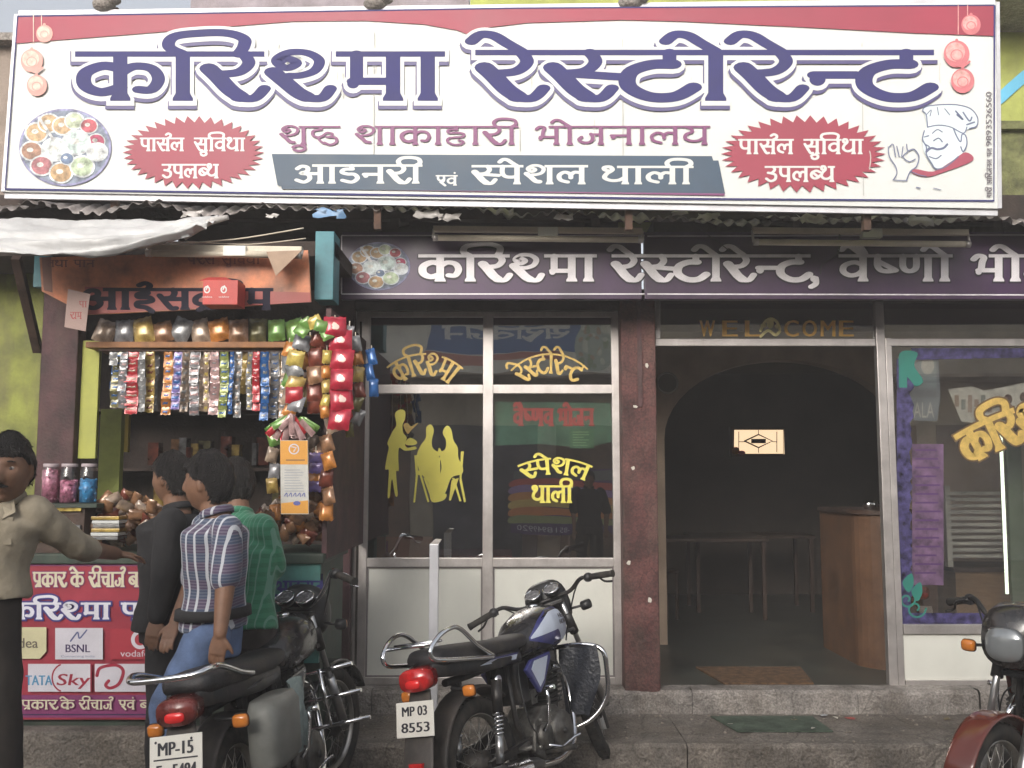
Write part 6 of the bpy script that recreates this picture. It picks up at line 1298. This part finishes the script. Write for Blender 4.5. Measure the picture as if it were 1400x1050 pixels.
def torus(mb, c, R, r, mi=0, seg=40, rs=10, sq=1.0):
    c = Vector(c); vs = []
    for i in range(seg):
        a = 2*pi*i/seg
        for k in range(rs):
            b = 2*pi*k/rs; rr_ = R+r*cos(b); vs.append(c+Vector((rr_*cos(a), r*sq*sin(b), rr_*sin(a))))
    mb.add(vs, [(i*rs+k, ((i+1) % seg)*rs+k, ((i+1) % seg)*rs+(k+1) % rs, i*rs+(k+1) % rs) for i in range(seg) for k in range(rs)], mi, True)
def wheel(t, c, R=.3, drum=True):
    w = bpy.data.objects.new('wheel', None); COL.objects.link(w); w.parent = t; c = Vector(c)
    m = MB(); torus(m, c, R-.04, .042, 0, 48, 12, 1.0)
    for i in range(48):
        a = 2*pi*i/48
        for s_ in (-1, 1): m.obox(c+Vector(((R-.001)*cos(a), .016*s_, (R-.001)*sin(a))), Vector((-sin(a), 0, cos(a)))*.011, (0, .010, 0), Vector((cos(a), 0, sin(a)))*.003)
    part('tyre', m, M_rubber, w)
    m = MB()
    for s_ in (-1, 1): torus(m, c+Vector((0, .018*s_, 0)), R-.075, .006, 0, 48, 8)
    m.lathe(c, (0, 1, 0), [(R-.078, -.02), (R-.088, -.008), (R-.088, .008), (R-.078, .02)], seg=48); part('rim', m, M_spoke, w)
    m = MB(); m.lathe(c, (0, 1, 0), [(.0, -.06), (.03, -.06), (.035, -.045), (.062, -.04), (.062, .03), (.07, .04), (.07, .055), (.0, .06)], seg=24); part('hub', m, M_engd, w)
    m = MB()
    for i in range(36):
        a = 2*pi*i/36; s_ = 1 if i % 2 else -1; b = a+(.55 if i % 4 < 2 else -.55); m.cyl(c+Vector((.06*cos(b), .035*s_, .06*sin(b))), c+Vector(((R-.088)*cos(a), .006*s_, (R-.088)*sin(a))), .0015, seg=5)
    o = part('spokes', m, M_spoke, w); o['kind'] = 'stuff'
    return w
def lens(t, c, d, m, nm='indicator', stalk=None):
    c = Vector(c); d = Vector(d).normalized(); o = MB(); s_ = d.cross(Vector((0, 0, 1))).normalized(); u = s_.cross(d)
    o.loft([(c-d*.03, s_*.016, u*.014, 3), (c-d*.005, s_*.032, u*.026, 3.5), (c, s_*.034, u*.028, 3.5)], 0, 16); q = part(nm, o, M_black, t)
    o = MB(); o.loft([(c, s_*.032, u*.026, 3.5), (c+d*.014, s_*.03, u*.024, 3.5), (c+d*.022, s_*.02, u*.015, 3)], 0, 16); part('lens', o, m, q)
    if stalk: o = MB(); o.cyl(stalk, c-d*.015, .007, seg=8); part('stalk', o, M_black, q)
def motorcycle(label, pos, yaw, lean, steer, paint, paint2, plate, style):
    t = thing('motorcycle', label, 'motorcycle', (0, 0, 0), local=True)
    Rm = Matrix.Rotation(yaw, 4, 'Z') @ Matrix.Rotation(lean, 4, 'X'); t.matrix_world = Matrix.Translation(pos) @ Rm @ Matrix.Scale(style.get('scale', 1), 4)
    WB = 1.23; R = .3
    wheel(t, (0, 0, R))
    M_acc = paint2
    # frame and swing arm
    m = MB(); m.tube([(.95, 0, .86), (.80, 0, .80), (.42, 0, .72), (.05, 0, .70), (-.18, 0, .70)], .018, seg=8); m.tube([(.93, 0, .8), (.72, .05, .42), (.66, .06, .24), (.38, .06, .24), (.30, .05, .4), (.3, .04, .7)], .014, seg=8)
    m.tube([(.93, 0, .8), (.72, -.05, .42), (.66, -.06, .24), (.38, -.06, .24), (.30, -.05, .4), (.3, -.04, .7)], .014, seg=8); part('frame', m, M_frame, t)
    m = MB()
    for s_ in (-1, 1): m.bar((.38, .07*s_, .32), (-.04, .085*s_, R), .022, .036)
    part('swing_arm', m, M_frame, t)
    # shocks
    for s_ in (-1, 1):
        y = .115*s_; a = Vector((-.0, y, .30)); b = Vector((.075, y, .66)); d = (b-a).normalized()
        m = MB(); m.cyl(a, a+d*.14, .019, seg=14); m.cyl(a+d*.14, b, .009, seg=10); q = part('shock', m, M_shock, t)
        u = d.orthogonal().normalized(); w = d.cross(u); m = MB(); n = 5.5; L0, L1 = .12, .22
        m.tube([a+d*(L0+(L1-L0)*k/66)+(u*cos(2*pi*n*k/66)+w*sin(2*pi*n*k/66))*.023 for k in range(67)], .0042, seg=6); part('spring', m, M_chrome, q)
        m = MB(); m.cyl(a+d*.22, b, .026, seg=16); part('sleeve', m, M_frame, q); m = MB(); m.cyl(b-Vector((0, .02, 0)), b+Vector((0, .02, 0)), .02, seg=12); part('cap', m, M_chrome, q)
    # engine
    m = MB(); m.prism([(.36, -.10, .26), (.40, -.10, .40), (.50, -.10, .46), (.64, -.10, .44), (.72, -.10, .36), (.70, -.10, .26), (.60, -.10, .21), (.44, -.10, .21)], (0, .20, 0)); en = part('engine_case', m, M_eng, t, bevel=.014)
    for x_, z_ in ((.40, .28), (.44, .40), (.54, .43), (.66, .40), (.69, .30), (.56, .235)):
        m = MB(); m.cyl((x_, -.098, z_), (x_, -.112, z_), .009, seg=6); part('bolt', m, M_spoke, en)
    for k in range(4): m = MB(); m.tube([(.385+k*.016, -.1, .30), (.40+k*.016, -.108, .38)], .004, seg=5); part('case_rib', m, M_engd, en)
    m = MB(); m.cyl((.55, -.02, .50), (.46, -.02, .52), .03, seg=14); m.box((.48, -.05, .47), (.54, .02, .54)); m.cyl((.46, -.02, .52), (.40, -.02, .55), .038, seg=14); part('carburettor', m, M_eng, t)
    m = MB(); m.tube(crom([(.52, -.05, .50), (.50, -.13, .56), (.56, -.12, .66), (.60, -.08, .74)], 5), .004, seg=6); m.tube(crom([(.70, -.06, .66), (.74, -.1, .62), (.72, -.12, .54), (.62, -.13, .46)], 5), .0035, seg=6); m.tube(crom([(.38, -.1, .36), (.3, -.12, .44), (.31, -.1, .6), (.36, -.08, .7)], 5), .004, seg=6); part('engine_hoses', m, M_black, t)
    m = MB(); m.box((.30, -.085, .50), (.42, .085, .70)); part('battery_box', m, M_frame, t, bevel=.01)
    m = MB(); m.lathe((.56, -.168, .32), (0, -1, 0), [(.018, 0), (.018, .008), (.012, .012), (0, .012)], seg=12); part('oil_cap', m, M_frame, en)
    m = MB(); m.lathe((.60, -.10, .32), (0, -1, 0), [(.098, 0), (.098, .035), (.090, .048), (.05, .052), (.046, .058), (0, .06)], seg=24); m.lathe((.46, -.10, .32), (0, -1, 0), [(.065, 0), (.065, .022), (.05, .03), (0, .032)], seg=20); part('clutch_cover', m, M_eng, en)
    m = MB()
    for k in range(8): m.box((.60+k*.006, -.085, .44+k*.022), (.74+k*.006, .085, .448+k*.022))
    m.box((.62, -.06, .42), (.72, .06, .63)); part('cylinder_fins', m, M_engd, en)
    m = MB(); m.box((.62, -.07, .63), (.77, .07, .70)); part('cylinder_head', m, M_eng, en, bevel=.01)
    m = MB(); m.tube(crom([(.76, -.04, .62), (.84, -.06, .55), (.82, -.09, .38), (.70, -.13, .24), (.5, -.15, .20), (.28, -.155, .22)], 6), .017, seg=10); ex = part('exhaust_pipe', m, M_chrome, t)
    m = MB(); m.lathe((.30, -.16, .225), (-1, 0, .10), [(.018, 0), (.034, .05), (.042, .12), (.044, .52), (.040, .62), (.034, .63), (.020, .62), (.016, .56)], seg=24); part('muffler', m, style.get('muffler', M_chrome), t)
    m = MB(); m.lathe((.30, -.16, .225), (-1, 0, .10), [(.0475, .16), (.0475, .36)], seg=24, a0=.2, a1=2.6); part('heat_shield', m, M_chrome, t)
    m = MB(); m.tube([(.36, -.16, .36), (.38, -.19, .40), (.37, -.21, .50), (.36, -.215, .56)], .009, seg=8); m.tube([(.36, -.215, .56), (.36, -.26, .565)], .012, seg=8); part('kick_start', m, M_chrome, t)
    for s_ in (-1, 1):
        m = MB(); m.cyl((.46, .1*s_, .24), (.46, .27*s_, .26), .014, seg=10); part('footrest', m, M_rubber, t)
        m = MB(); m.tube([(.30, .1*s_, .32), (.12, .16*s_, .33), (.12, .23*s_, .335)], .011, seg=8); part('pillion_footrest', m, M_eng, t)
    m = MB(); m.tube([(.44, -.12, .28), (.52, -.16, .25), (.64, -.17, .27), (.66, -.20, .28)], .008, seg=8); part('brake_pedal', m, M_chrome, t)
    m = MB(); m.tube([(.33, .1, .26), (.28, .16, .12), (.25, .22, -.02 if lean < -.02 else .02)], .011, seg=8); part('side_stand', m, M_frame, t)
    m = MB(); m.loft([((.42, .13, .33), (0, .015, 0), (0, 0, .075), 3), ((.2, .13, .31), (0, .015, 0), (0, 0, .055), 3), ((.0, .12, .3), (0, .015, 0), (0, 0, .06), 3), ((-.05, .12, .3), (0, .012, 0), (0, 0, .04), 3)], 0, 16); part('chain_case', m, M_frame, t)
    # tank
    secs = [(.94, .80, .045, .05), (.90, .815, .095, .085), (.80, .825, .135, .118), (.68, .82, .145, .118), (.56, .80, .13, .10), (.47, .775, .10, .075), (.42, .76, .075, .05)]
    m = MB(); m.loft([((x, 0, z), (0, w, 0), (0, 0, h), 2.5) for x, z, w, h in secs], 0, 28); tk = part('tank', m, paint, t)
    # graphic on the tank, following its side
    if style.get('graphic'):
        def side(x, z, s_, off=.0022):
            for a, b in zip(secs, secs[1:]):
                if b[0] <= x <= a[0]:
                    f = (x-b[0])/(a[0]-b[0]); zc_, w, h = [b[i]+(a[i]-b[i])*f for i in (1, 2, 3)]; break
            q = max(0, 1-(abs(z-zc_)/h)**2.5); return Vector((x, s_*(w*q**(1/2.5)+off), z))
        def strip(top, bot, mtl, off, nx=24, nz=6):
            for s_ in (-1, 1):
                m = MB(); vs = []
                for i in range(nx+1):
                    x = top[0][0]+(top[-1][0]-top[0][0])*i/nx
                    def itp(L):
                        for a, b in zip(L, L[1:]):
                            if a[0] >= x >= b[0]: f = (a[0]-x)/max(1e-6, a[0]-b[0]); return a[1]+(b[1]-a[1])*f
                        return L[-1][1]
                    zt_, zb = itp(top), itp(bot)
                    for j in range(nz+1): vs.append(side(x, zt_+(zb-zt_)*j/nz, s_, off))
                m.add(vs, [(i*(nz+1)+j, i*(nz+1)+j+1, (i+1)*(nz+1)+j+1, (i+1)*(nz+1)+j) for i in range(nx) for j in range(nz)], 0, True); part('tank_graphic', m, mtl, tk, fix=False)
        strip([(.925, .83), (.88, .89), (.78, .925), (.68, .92), (.56, .87), (.47, .80)], [(.925, .80), (.88, .735), (.78, .728), (.70, .73), (.56, .76), (.47, .785)], style['graphic'], .002)
        strip([(.912, .835), (.87, .885), (.78, .912), (.68, .905), (.57, .855), (.48, .80)], [(.905, .81), (.87, .75), (.80, .742), (.765, .75), (.72, .81), (.49, .792)], M_acc, .0035)
        pr = Print(lambda x, y: side(.69+x, .875-y, -1, .006), (0, -1, 0), 0, .0004); pr.latin('HERO', .115, .012, .024, ink('tank_letter', (.06, .05, .06)), wfit=.10, bold=.06); pr.latin('HONDA', .12, .044, .024, ink('tank_letter', (.06, .05, .06)), wfit=.125, bold=.06); pr.done('tank_lettering', tk)
    m = MB(); m.cyl((.74, 0, .935), (.74, 0, .952), .032, seg=20); part('filler_cap', m, M_chrome, tk)
    # seat
    m = MB(); m.loft([((.50, 0, .79), (0, .07, 0), (0, 0, .03), 2.6), ((.44, 0, .795), (0, .105, 0), (0, 0, .04), 2.8), ((.28, 0, .79), (0, .125, 0), (0, 0, .042), 3), ((.10, 0, .80), (0, .125, 0), (0, 0, .048), 3), ((-.12, 0, .815), (0, .12, 0), (0, 0, .05), 3), ((-.28, 0, .825), (0, .11, 0), (0, 0, .045), 3), ((-.33, 0, .825), (0, .08, 0), (0, 0, .028), 2.6)], 0, 24); seat = part('seat', m, M_seat, t)
    # side panels, tail
    for s_ in (-1, 1):
        m = MB(); q = [(.40, .70), (.60, .71), (.60, .68), (.50, .57), (.44, .53), (.33, .66)]; m.prism([(x, .115*s_, z) for x, z in q], (0, .022*s_, 0)); sp = part('side_panel', m, paint if not style.get('graphic') else style['graphic'], t, bevel=.008)
        m = MB(); q = [(.42, .69), (.565, .695), (.49, .59), (.44, .56), (.38, .655)]; m.prism([(x, .1375*s_, z) for x, z in q], (0, .002*s_, 0)); part('panel_decal', m, M_acc, sp)
        m = MB(); m.loft([((.34, .10*s_, .735), (0, .015, 0), (0, 0, .03), 3), ((.1, .115*s_, .74), (0, .015, 0), (0, 0, .035), 3), ((-.15, .10*s_, .76), (0, .014, 0), (0, 0, .035), 3), ((-.34, .055*s_, .775), (0, .012, 0), (0, 0, .03), 3)], 0, 16); tp_ = part('tail_panel', m, M_frame, t)
        m = MB(); m.prism([(.30, .1165*s_, .745), (.03, .131*s_, .757), (-.06, .126*s_, .745), (.28, .117*s_, .722)], (0, .003*s_, 0)); part('tail_decal', m, M_acc, tp_)
        m = MB(); m.prism([(.31, .1185*s_, .753), (.02, .1335*s_, .764), (.03, .1325*s_, .757), (.30, .1175*s_, .745)], (0, .003*s_, 0)); part('tail_stripe', m, style.get('graphic', paint), tp_) if style.get('graphic') else None
    m = MB(); m.loft([((-.33, 0, .755), (0, .075, 0), (0, 0, .05), 3), ((-.40, 0, .75), (0, .078, 0), (0, 0, .05), 3), ((-.42, 0, .75), (0, .07, 0), (0, 0, .045), 3)], 0, 20); tl_ = part('tail_light', m, style.get('tail', M_lred), t)
    m = MB(); m.loft([((-.419, 0, .735), (0, .04, 0), (0, 0, .02), 3), ((-.426, 0, .735), (0, .036, 0), (0, 0, .017), 3)], 0, 16); part('bulb_window', m, mat('bright_red_lens', (.75, .03, .03), .2, n=0, coat=.4), tl_)
    # rear fender and flap
    m = MB(); secs2 = []
    for k in range(15):
        a = radians(50+k*9.5); r_ = R+.045; secs2.append(((r_*cos(a), 0, R+r_*sin(a)), (0, .065, 0), Vector((cos(a), 0, sin(a)))*.012, 3.2))
    m.loft(secs2, 0, 14); part('rear_fender', m, M_brn, t)
    m = MB(); m.loft([((-.37, 0, .70), (0, .055, 0), (.012, 0, .006), 3), ((-.41, 0, .56), (0, .075, 0), (.010, 0, .003), 3.5), ((-.46, 0, .40), (0, .08, 0), (.008, 0, .003), 3.5), ((-.53, 0, .28), (0, .085, 0), (.006, 0, .004), 3.5)], 0, 16); fl = part('mud_flap', m, M_brn, t)
    m = MB(); m.box((-.478, -.035, .395), (-.458, .035, .42)); part('reflector', m, M_lred, fl)
    # number plate (faces backwards, tilted)
    pw, ph = style.get('plate', (.2, .125)); pc = Vector((-.435, -.0, .595)); un = Vector((.20, 0, 1)).normalized(); nb = Vector((-un.z, 0, un.x))
    m = MB(); m.obox(pc, (0, pw/2, 0), un*ph/2, nb*.002); pl = part('number_plate', m, M_plate, t, bevel=.0015)
    # seen from behind the right hand side of the viewer is -y
    pr = Print(lambda x, y: pc+nb*.0035+Vector((0, -1, 0))*x-un*y, nb, 0, .0004)
    L1, L2 = plate
    pr.latin(L1, 0, -ph*.10, ph*.28, M_pink, wfit=pw*.66, bold=.05); pr.latin(L2, .003, ph*.36, ph*.28, M_pink, wfit=pw*.74, bold=.05)
    if style.get('line'): pr.rect(-pw*.42, -ph*.03, pw*.42, ph*.0, M_pink); pr.disc(-pw*.38, -ph*.38, .005, .005, M_pink, 10); pr.disc(pw*.3, -ph*.40, .005, .005, M_pink, 10)
    pr.done('plate_lettering', pl)
    # indicators, grab rail
    for s_ in (-1, 1): lens(t, (-.24, .17*s_, .665), (-1, 0, 0), M_lor, stalk=(-.22, .06*s_, .68))
    if style.get('rail') == 'loop':
        m = MB(); m.tube(crom([(.0, -.135, .80), (-.14, -.145, .83), (-.34, -.16, .89), (-.43, -.15, .895), (-.475, -.10, .885), (-.475, .10, .885), (-.43, .15, .895), (-.34, .16, .89), (-.14, .145, .83), (.0, .135, .80)], 6), .0115, seg=10); part('grab_rail', m, M_chrome, t)
    else:
        for s_ in (-1, 1):
            m = MB(); m.tube(crom([(.05, .14*s_, .775), (-.08, .145*s_, .84), (-.2, .15*s_, .925), (-.27, .15*s_, .945), (-.36, .14*s_, .925), (-.43, .13*s_, .875), (-.42, .13*s_, .835), (-.34, .14*s_, .815), (-.1, .145*s_, .785), (.05, .14*s_, .77)], 6), .0105, seg=10); part('grab_rail', m, M_chrome, t)
        m = MB(); m.tube([(-.40, -.13, .895), (-.40, .13, .895)], .008, seg=8); m.tube([(-.34, -.13, .90), (-.34, .13, .90)], .007, seg=8); part('carrier_bar', m, M_chrome, t)
    # steering assembly, turned about the raked head
    H = Vector((.93, 0, .86)); ax = Vector((-.46, 0, .89)).normalized(); St = Matrix.Translation(H) @ Matrix.Rotation(steer, 4, ax) @ Matrix.Translation(-H)
    fk = bpy.data.objects.new('front_fork', None); COL.objects.link(fk); fk.parent = t; fk.matrix_basis = St
    def fp(nm, mb, mt_, **k):
        o = part(nm, mb, mt_, fk, **k); return o
    cw = Vector((WB, 0, R))
    for s_ in (-1, 1):
        m = MB(); a = Vector((.90, .085*s_, .93)); b = cw+Vector((0, .085*s_, 0)); mid = a.lerp(b, .55); m.cyl(a, mid, .015, seg=12); m.cyl(mid, b, .024, seg=14); fp('fork_leg', m, [M_shock, M_eng][0])
        m = MB(); m.cyl(a.lerp(b, .12), a.lerp(b, .3), .026, seg=12); fp('fork_cover', m, M_frame)
    m = MB(); m.box((.86, -.10, .915), (.94, .10, .935)); fp('fork_bridge', m, M_frame, bevel=.004); m = MB(); m.box((.93, -.10, .75), (1.0, .10, .77)); fp('fork_bridge', m, M_frame, bevel=.004)
    m = MB(); torus(m, cw, R-.04, .038, 0, 48, 12); 
    for i in range(48):
        a = 2*pi*i/48
        for s_ in (-1, 1): m.obox(cw+Vector(((R-.004)*cos(a), .014*s_, (R-.004)*sin(a))), Vector((-sin(a), 0, cos(a)))*.011, (0, .008, 0), Vector((cos(a), 0, sin(a)))*.003)
    fp('front_tyre', m, M_rubber)
    m = MB()
    for s_ in (-1, 1): torus(m, cw+Vector((0, .016*s_, 0)), R-.075, .006, 0, 48, 8)
    m.lathe(cw, (0, 1, 0), [(R-.078, -.018), (R-.088, -.006), (R-.088, .006), (R-.078, .018)], seg=48); fp('front_rim', m, M_spoke)
    m = MB(); m.lathe(cw, (0, 1, 0), [(0, -.055), (.03, -.055), (.06, -.04), (.065, .03), (.06, .045), (0, .055)], seg=24); fp('front_hub', m, M_engd)
    m = MB()
    for i in range(36):
        a = 2*pi*i/36; s_ = 1 if i % 2 else -1; b = a+(.55 if i % 4 < 2 else -.55); m.cyl(cw+Vector((.055*cos(b), .033*s_, .055*sin(b))), cw+Vector(((R-.088)*cos(a), .006*s_, (R-.088)*sin(a))), .0015, seg=5)
    o = fp('front_spokes', m, M_spoke); o['kind'] = 'stuff'
    m = MB(); s2 = []
    for k in range(15):
        a = radians(25+k*9.5); r_ = R+.03; s2.append((cw+Vector((r_*cos(a), 0, r_*sin(a))), (0, .06, 0), Vector((cos(a), 0, sin(a)))*.010, 3.2))
    m.loft(s2, 0, 14); fp('front_fender', m, style.get('fender', paint))
    # headlamp cowl, instruments
    m = MB(); m.loft([((.93, 0, .93), (0, .10, 0), (0, 0, .115), 2.8), ((.97, 0, .93), (0, .125, 0), (0, 0, .135), 2.8), ((1.04, 0, .92), (0, .12, 0), (0, 0, .13), 2.6), ((1.09, 0, .905), (0, .10, 0), (0, 0, .105), 2.4)], 0, 24); fp('headlamp_cowl', m, style.get('cowl', M_black))
    m = MB(); m.loft([((1.09, 0, .895), (0, .085, 0), (0, 0, .075), 2.8), ((1.108, 0, .893), (0, .075, 0), (0, 0, .066), 2.5), ((1.116, 0, .892), (0, .04, 0), (0, 0, .035), 2.2)], 0, 24); fp('headlamp', m, mat('lamp_glass', (.30, .32, .33), .12, .4, n=.1, coat=1.))
    for s_ in (-1, 1):
        m = MB(); c = Vector((.905, .055*s_, 1.0)); m.lathe(c, (-.55, 0, .83), [(0, -.03), (.036, -.03), (.048, 0), (.048, .012), (.042, .014)], seg=24); g_ = fp('gauge', m, M_black)
        m = MB(); m.lathe(c, (-.55, 0, .83), [(0, .011), (.041, .011)], seg=24); part('dial', m, mat('dial_face', (.16, .16, .17), .25, n=.3, ns=60, coat=.8), g_)
        m = MB(); m.lathe(c, (-.55, 0, .83), [(.049, .006), (.0505, .013), (.044, .0165), (.042, .012)], seg=24); part('bezel', m, M_chrome, g_)
        lens(fk, (1.0, .20*s_, .86), (1, 0, 0), M_lor, 'front_indicator', stalk=(.985, .10*s_, .87))
    bp_ = [(.76, -.37, 1.02), (.80, -.30, 1.035), (.86, -.23, 1.05), (.905, -.15, .985), (.92, -.06, .955), (.92, .06, .955), (.905, .15, .985), (.86, .23, 1.05), (.80, .30, 1.035), (.76, .37, 1.02)]
    rise = style.get('bar', 0.06); bp_ = [(x, y*1.02, z+(rise if abs(y) > .2 else (rise*.5 if abs(y) > .1 else 0))) for x, y, z in bp_]
    m = MB(); m.tube(crom(bp_, 5), .0115, seg=10); fp('handlebar', m, M_chrome if style.get('chromebar') else M_frame)
    for s_ in (-1, 1):
        a = Vector(bp_[0] if s_ < 0 else bp_[-1]); b = Vector(bp_[1] if s_ < 0 else bp_[-2]); d = (a-b).normalized(); m = MB(); m.tube([b-d*.01, b+d*.02, a+d*.03, a+d*.05], [.017, .0175, .0175, .02], seg=12); fp('grip', m, M_rubber)
        m = MB(); m.sphere(b-d*.03, (.026, .028, .026), seg=12); m.box(b-d*.03-Vector((.015, .02, .02)), b-d*.03+Vector((.03, .02, .012))); fp('switch_box', m, M_black)
        m = MB(); m.tube(crom([b-d*.04+Vector((.03, 0, 0)), b+Vector((.055, .02*s_, -.008)), a+Vector((.055, -.02*s_, -.03)), a+Vector((.06, .02*s_, -.045))], 4), .006, seg=8); fp('lever', m, M_chrome if style.get('chromebar') else M_frame)
        if style.get('mirrors') and (style['mirrors'] == 2 or s_ == style['mirrors']):
            m = MB(); c = b+Vector((-.02, .05*s_, .17)); m.tube([b-d*.02, b+Vector((.01, 0, .10)), c], .005, seg=8); mi_ = fp('mirror_stem', m, M_chrome); m = MB(); m.loft([(c+Vector((.012, 0, 0)), (0, .045, 0), (0, 0, .028), 2.4), (c, (0, .055, 0), (0, 0, .035), 2.4), (c+Vector((-.008, 0, 0)), (0, .053, 0), (0, 0, .033), 2.4)], 0, 20); part('mirror', m, M_chrome, mi_)
    m = MB(); 
    m.tube(crom([(.85, -.23, 1.045+rise), (.93, -.17, .97+rise*.5), (.98, -.07, .80), (.80, -.05, .72)], 6), .0045, seg=6); m.tube(crom([(.85, .23, 1.045+rise), (.96, .2, .98+rise*.5), (1.0, .1, .84), (.8, .06, .70)], 6), .0045, seg=6); fp('cables', m, M_black)
    if style.get('crash') == 'guard':      # chrome leg guard with dark sheets laced to it
        m = MB(); m.tube(crom([(.86, -.02, .70), (.86, -.20, .70), (.87, -.30, .66), (.87, -.31, .56), (.85, -.29, .42), (.80, -.20, .32), (.74, -.06, .28)], 7), .013, seg=10); m.tube(crom([(.86, .02, .70), (.86, .20, .70), (.87, .30, .66), (.87, .31, .56), (.85, .29, .42), (.80, .20, .32), (.74, .06, .28)], 7), .013, seg=10); cg = part('leg_guard', m, M_chrome, t)
        for s_ in (-1, 1):
            m = MB(); vs = []; 
            for i in range(7):
                for j in range(9):
                    u = i/6; v = j/8; vs.append((.855-.05*v-.012*sin(u*9+v*5), s_*(.05+u*(.235-.10*max(0, v-.45)*1.6)), .69-.33*v-.02*u*v))
            m.add(vs, [(i*9+j, i*9+j+1, (i+1)*9+j+1, (i+1)*9+j) for i in range(6) for j in range(8)], 0, True); o = part('leg_sheet', m, mat('dark_rexine', (.022, .025, .034), .35, n=.3, ns=9, bump=.3), cg, fix=False)
    if style.get('crash') == 'bars':
        m = MB(); x = .80
        for (z0, x1) in ((.66, .30), (.53, .33), (.40, .36)):
            m.tube([(x, -.06, z0-.02), (x-.02, -x1, z0+.01)], .010, seg=8); m.tube([(x, .06, z0-.02), (x-.02, x1, z0+.01)], .010, seg=8)
        for s_ in (-1, 1): m.tube([(x-.012, -.13*s_, .66), (x-.012, -.16*s_, .39)], .010, seg=8)
        part('leg_guard', m, M_chrome, t)
    for e in style.get('extra', []): e(t)
    return t
blue = mat('metallic_violet_blue', (.06, .065, .24), .3, .3, n=.1, ns=30, coat=.7); silverp = mat('silver_decal', (.62, .68, .80), .35, .2, n=.05); blackp = mat('black_paint', (.02, .02, .023), .25, n=.2, ns=10, coat=.5, dirt=.35)
LEAN = -radians(11)
motorcycle('black and blue motorcycle with chrome rear rails parked before the white window panels', (-.10, 4.47, GZ), radians(60), LEAN, radians(24), blackp, silverp, ('MP 03', '8553'), dict(graphic=blue, rail='side', crash='guard', fender=blackp, muffler=mat('dull_muffler', (.2, .2, .2), .35, .9, n=.3), plate=(.2, .145), bar=-.05, scale=.985))
def pannier(t):
    m = MB(); m.loft([((-.02, -.20, .44), (.14, 0, 0), (0, .055, 0), 3.4), ((-.02, -.205, .47), (.155, 0, 0), (0, .07, 0), 3.6), ((.0, -.205, .66), (.16, 0, 0), (0, .072, 0), 3.6), ((.0, -.20, .70), (.14, 0, 0), (0, .06, 0), 3.2)], 0, 24); part('side_box', m, mat('dusty_grey_plastic', (.20, .205, .19), .5, n=.2, ns=6, dirt=.35), t)
def rag(t):
    rr = random.Random(9); m = MB(); vs = []
    for i in range(9):
        for j in range(13):
            u = i/8-.5; v = j/12; vs.append((.40+u*.20*(1-.3*v)+.01*sin(v*7), -.150-.02*sin(u*8+v*4)-.012*sin(v*3), .70-.30*v-.03*abs(u)))
    m.add(vs, [(i*13+j, i*13+j+1, (i+1)*13+j+1, (i+1)*13+j) for i in range(8) for j in range(12)], 0, True); part('side_cloth', m, mat('pale_greenish_cloth', (.27, .33, .32), .8, n=.3, ns=6, bump=.3), t, fix=False)
def star(t):
    m = MB(); c = Vector((1.0, -.135, .93)); pts = []
    for k in range(10):
        a = k*pi/5+.2; r_ = .045 if k % 2 == 0 else .014; pts.append((c.x+r_*cos(a), c.y, c.z+r_*sin(a)))
    m.prism(pts, (0, -.002, 0)); part('star_sticker', m, M_white, t)
motorcycle('dark motorcycle with white plate and round chrome grab rail parked by the kiosk', (-1.07, 3.95, GZ), radians(83), -radians(8), radians(-12), blackp, mat('dull_dark_decal', (.10, .10, .11), .5), ('MP-15', 'F - 5484'), dict(rail='loop', crash='bars', mirrors=0, tail=mat('dark_red_lens', (.16, .03, .025), .25, n=.3, ns=20, coat=.3), line=True, plate=(.2, .165), chromebar=True, bar=.09, extra=[pannier, rag, star]))
redp = mat('dark_red_paint', (.13, .03, .02), .22, n=.1, coat=.6)
motorcycle('dark red motorcycle with black headlamp cowl cut off by the right edge', (2.74, 4.98, GZ), radians(230), -radians(6), radians(-14), redp, mat('silver_decal_b', (.4, .4, .42), .35), ('', ''), dict(rail='side', fender=redp, cowl=blackp, mirrors=0, bar=.0))
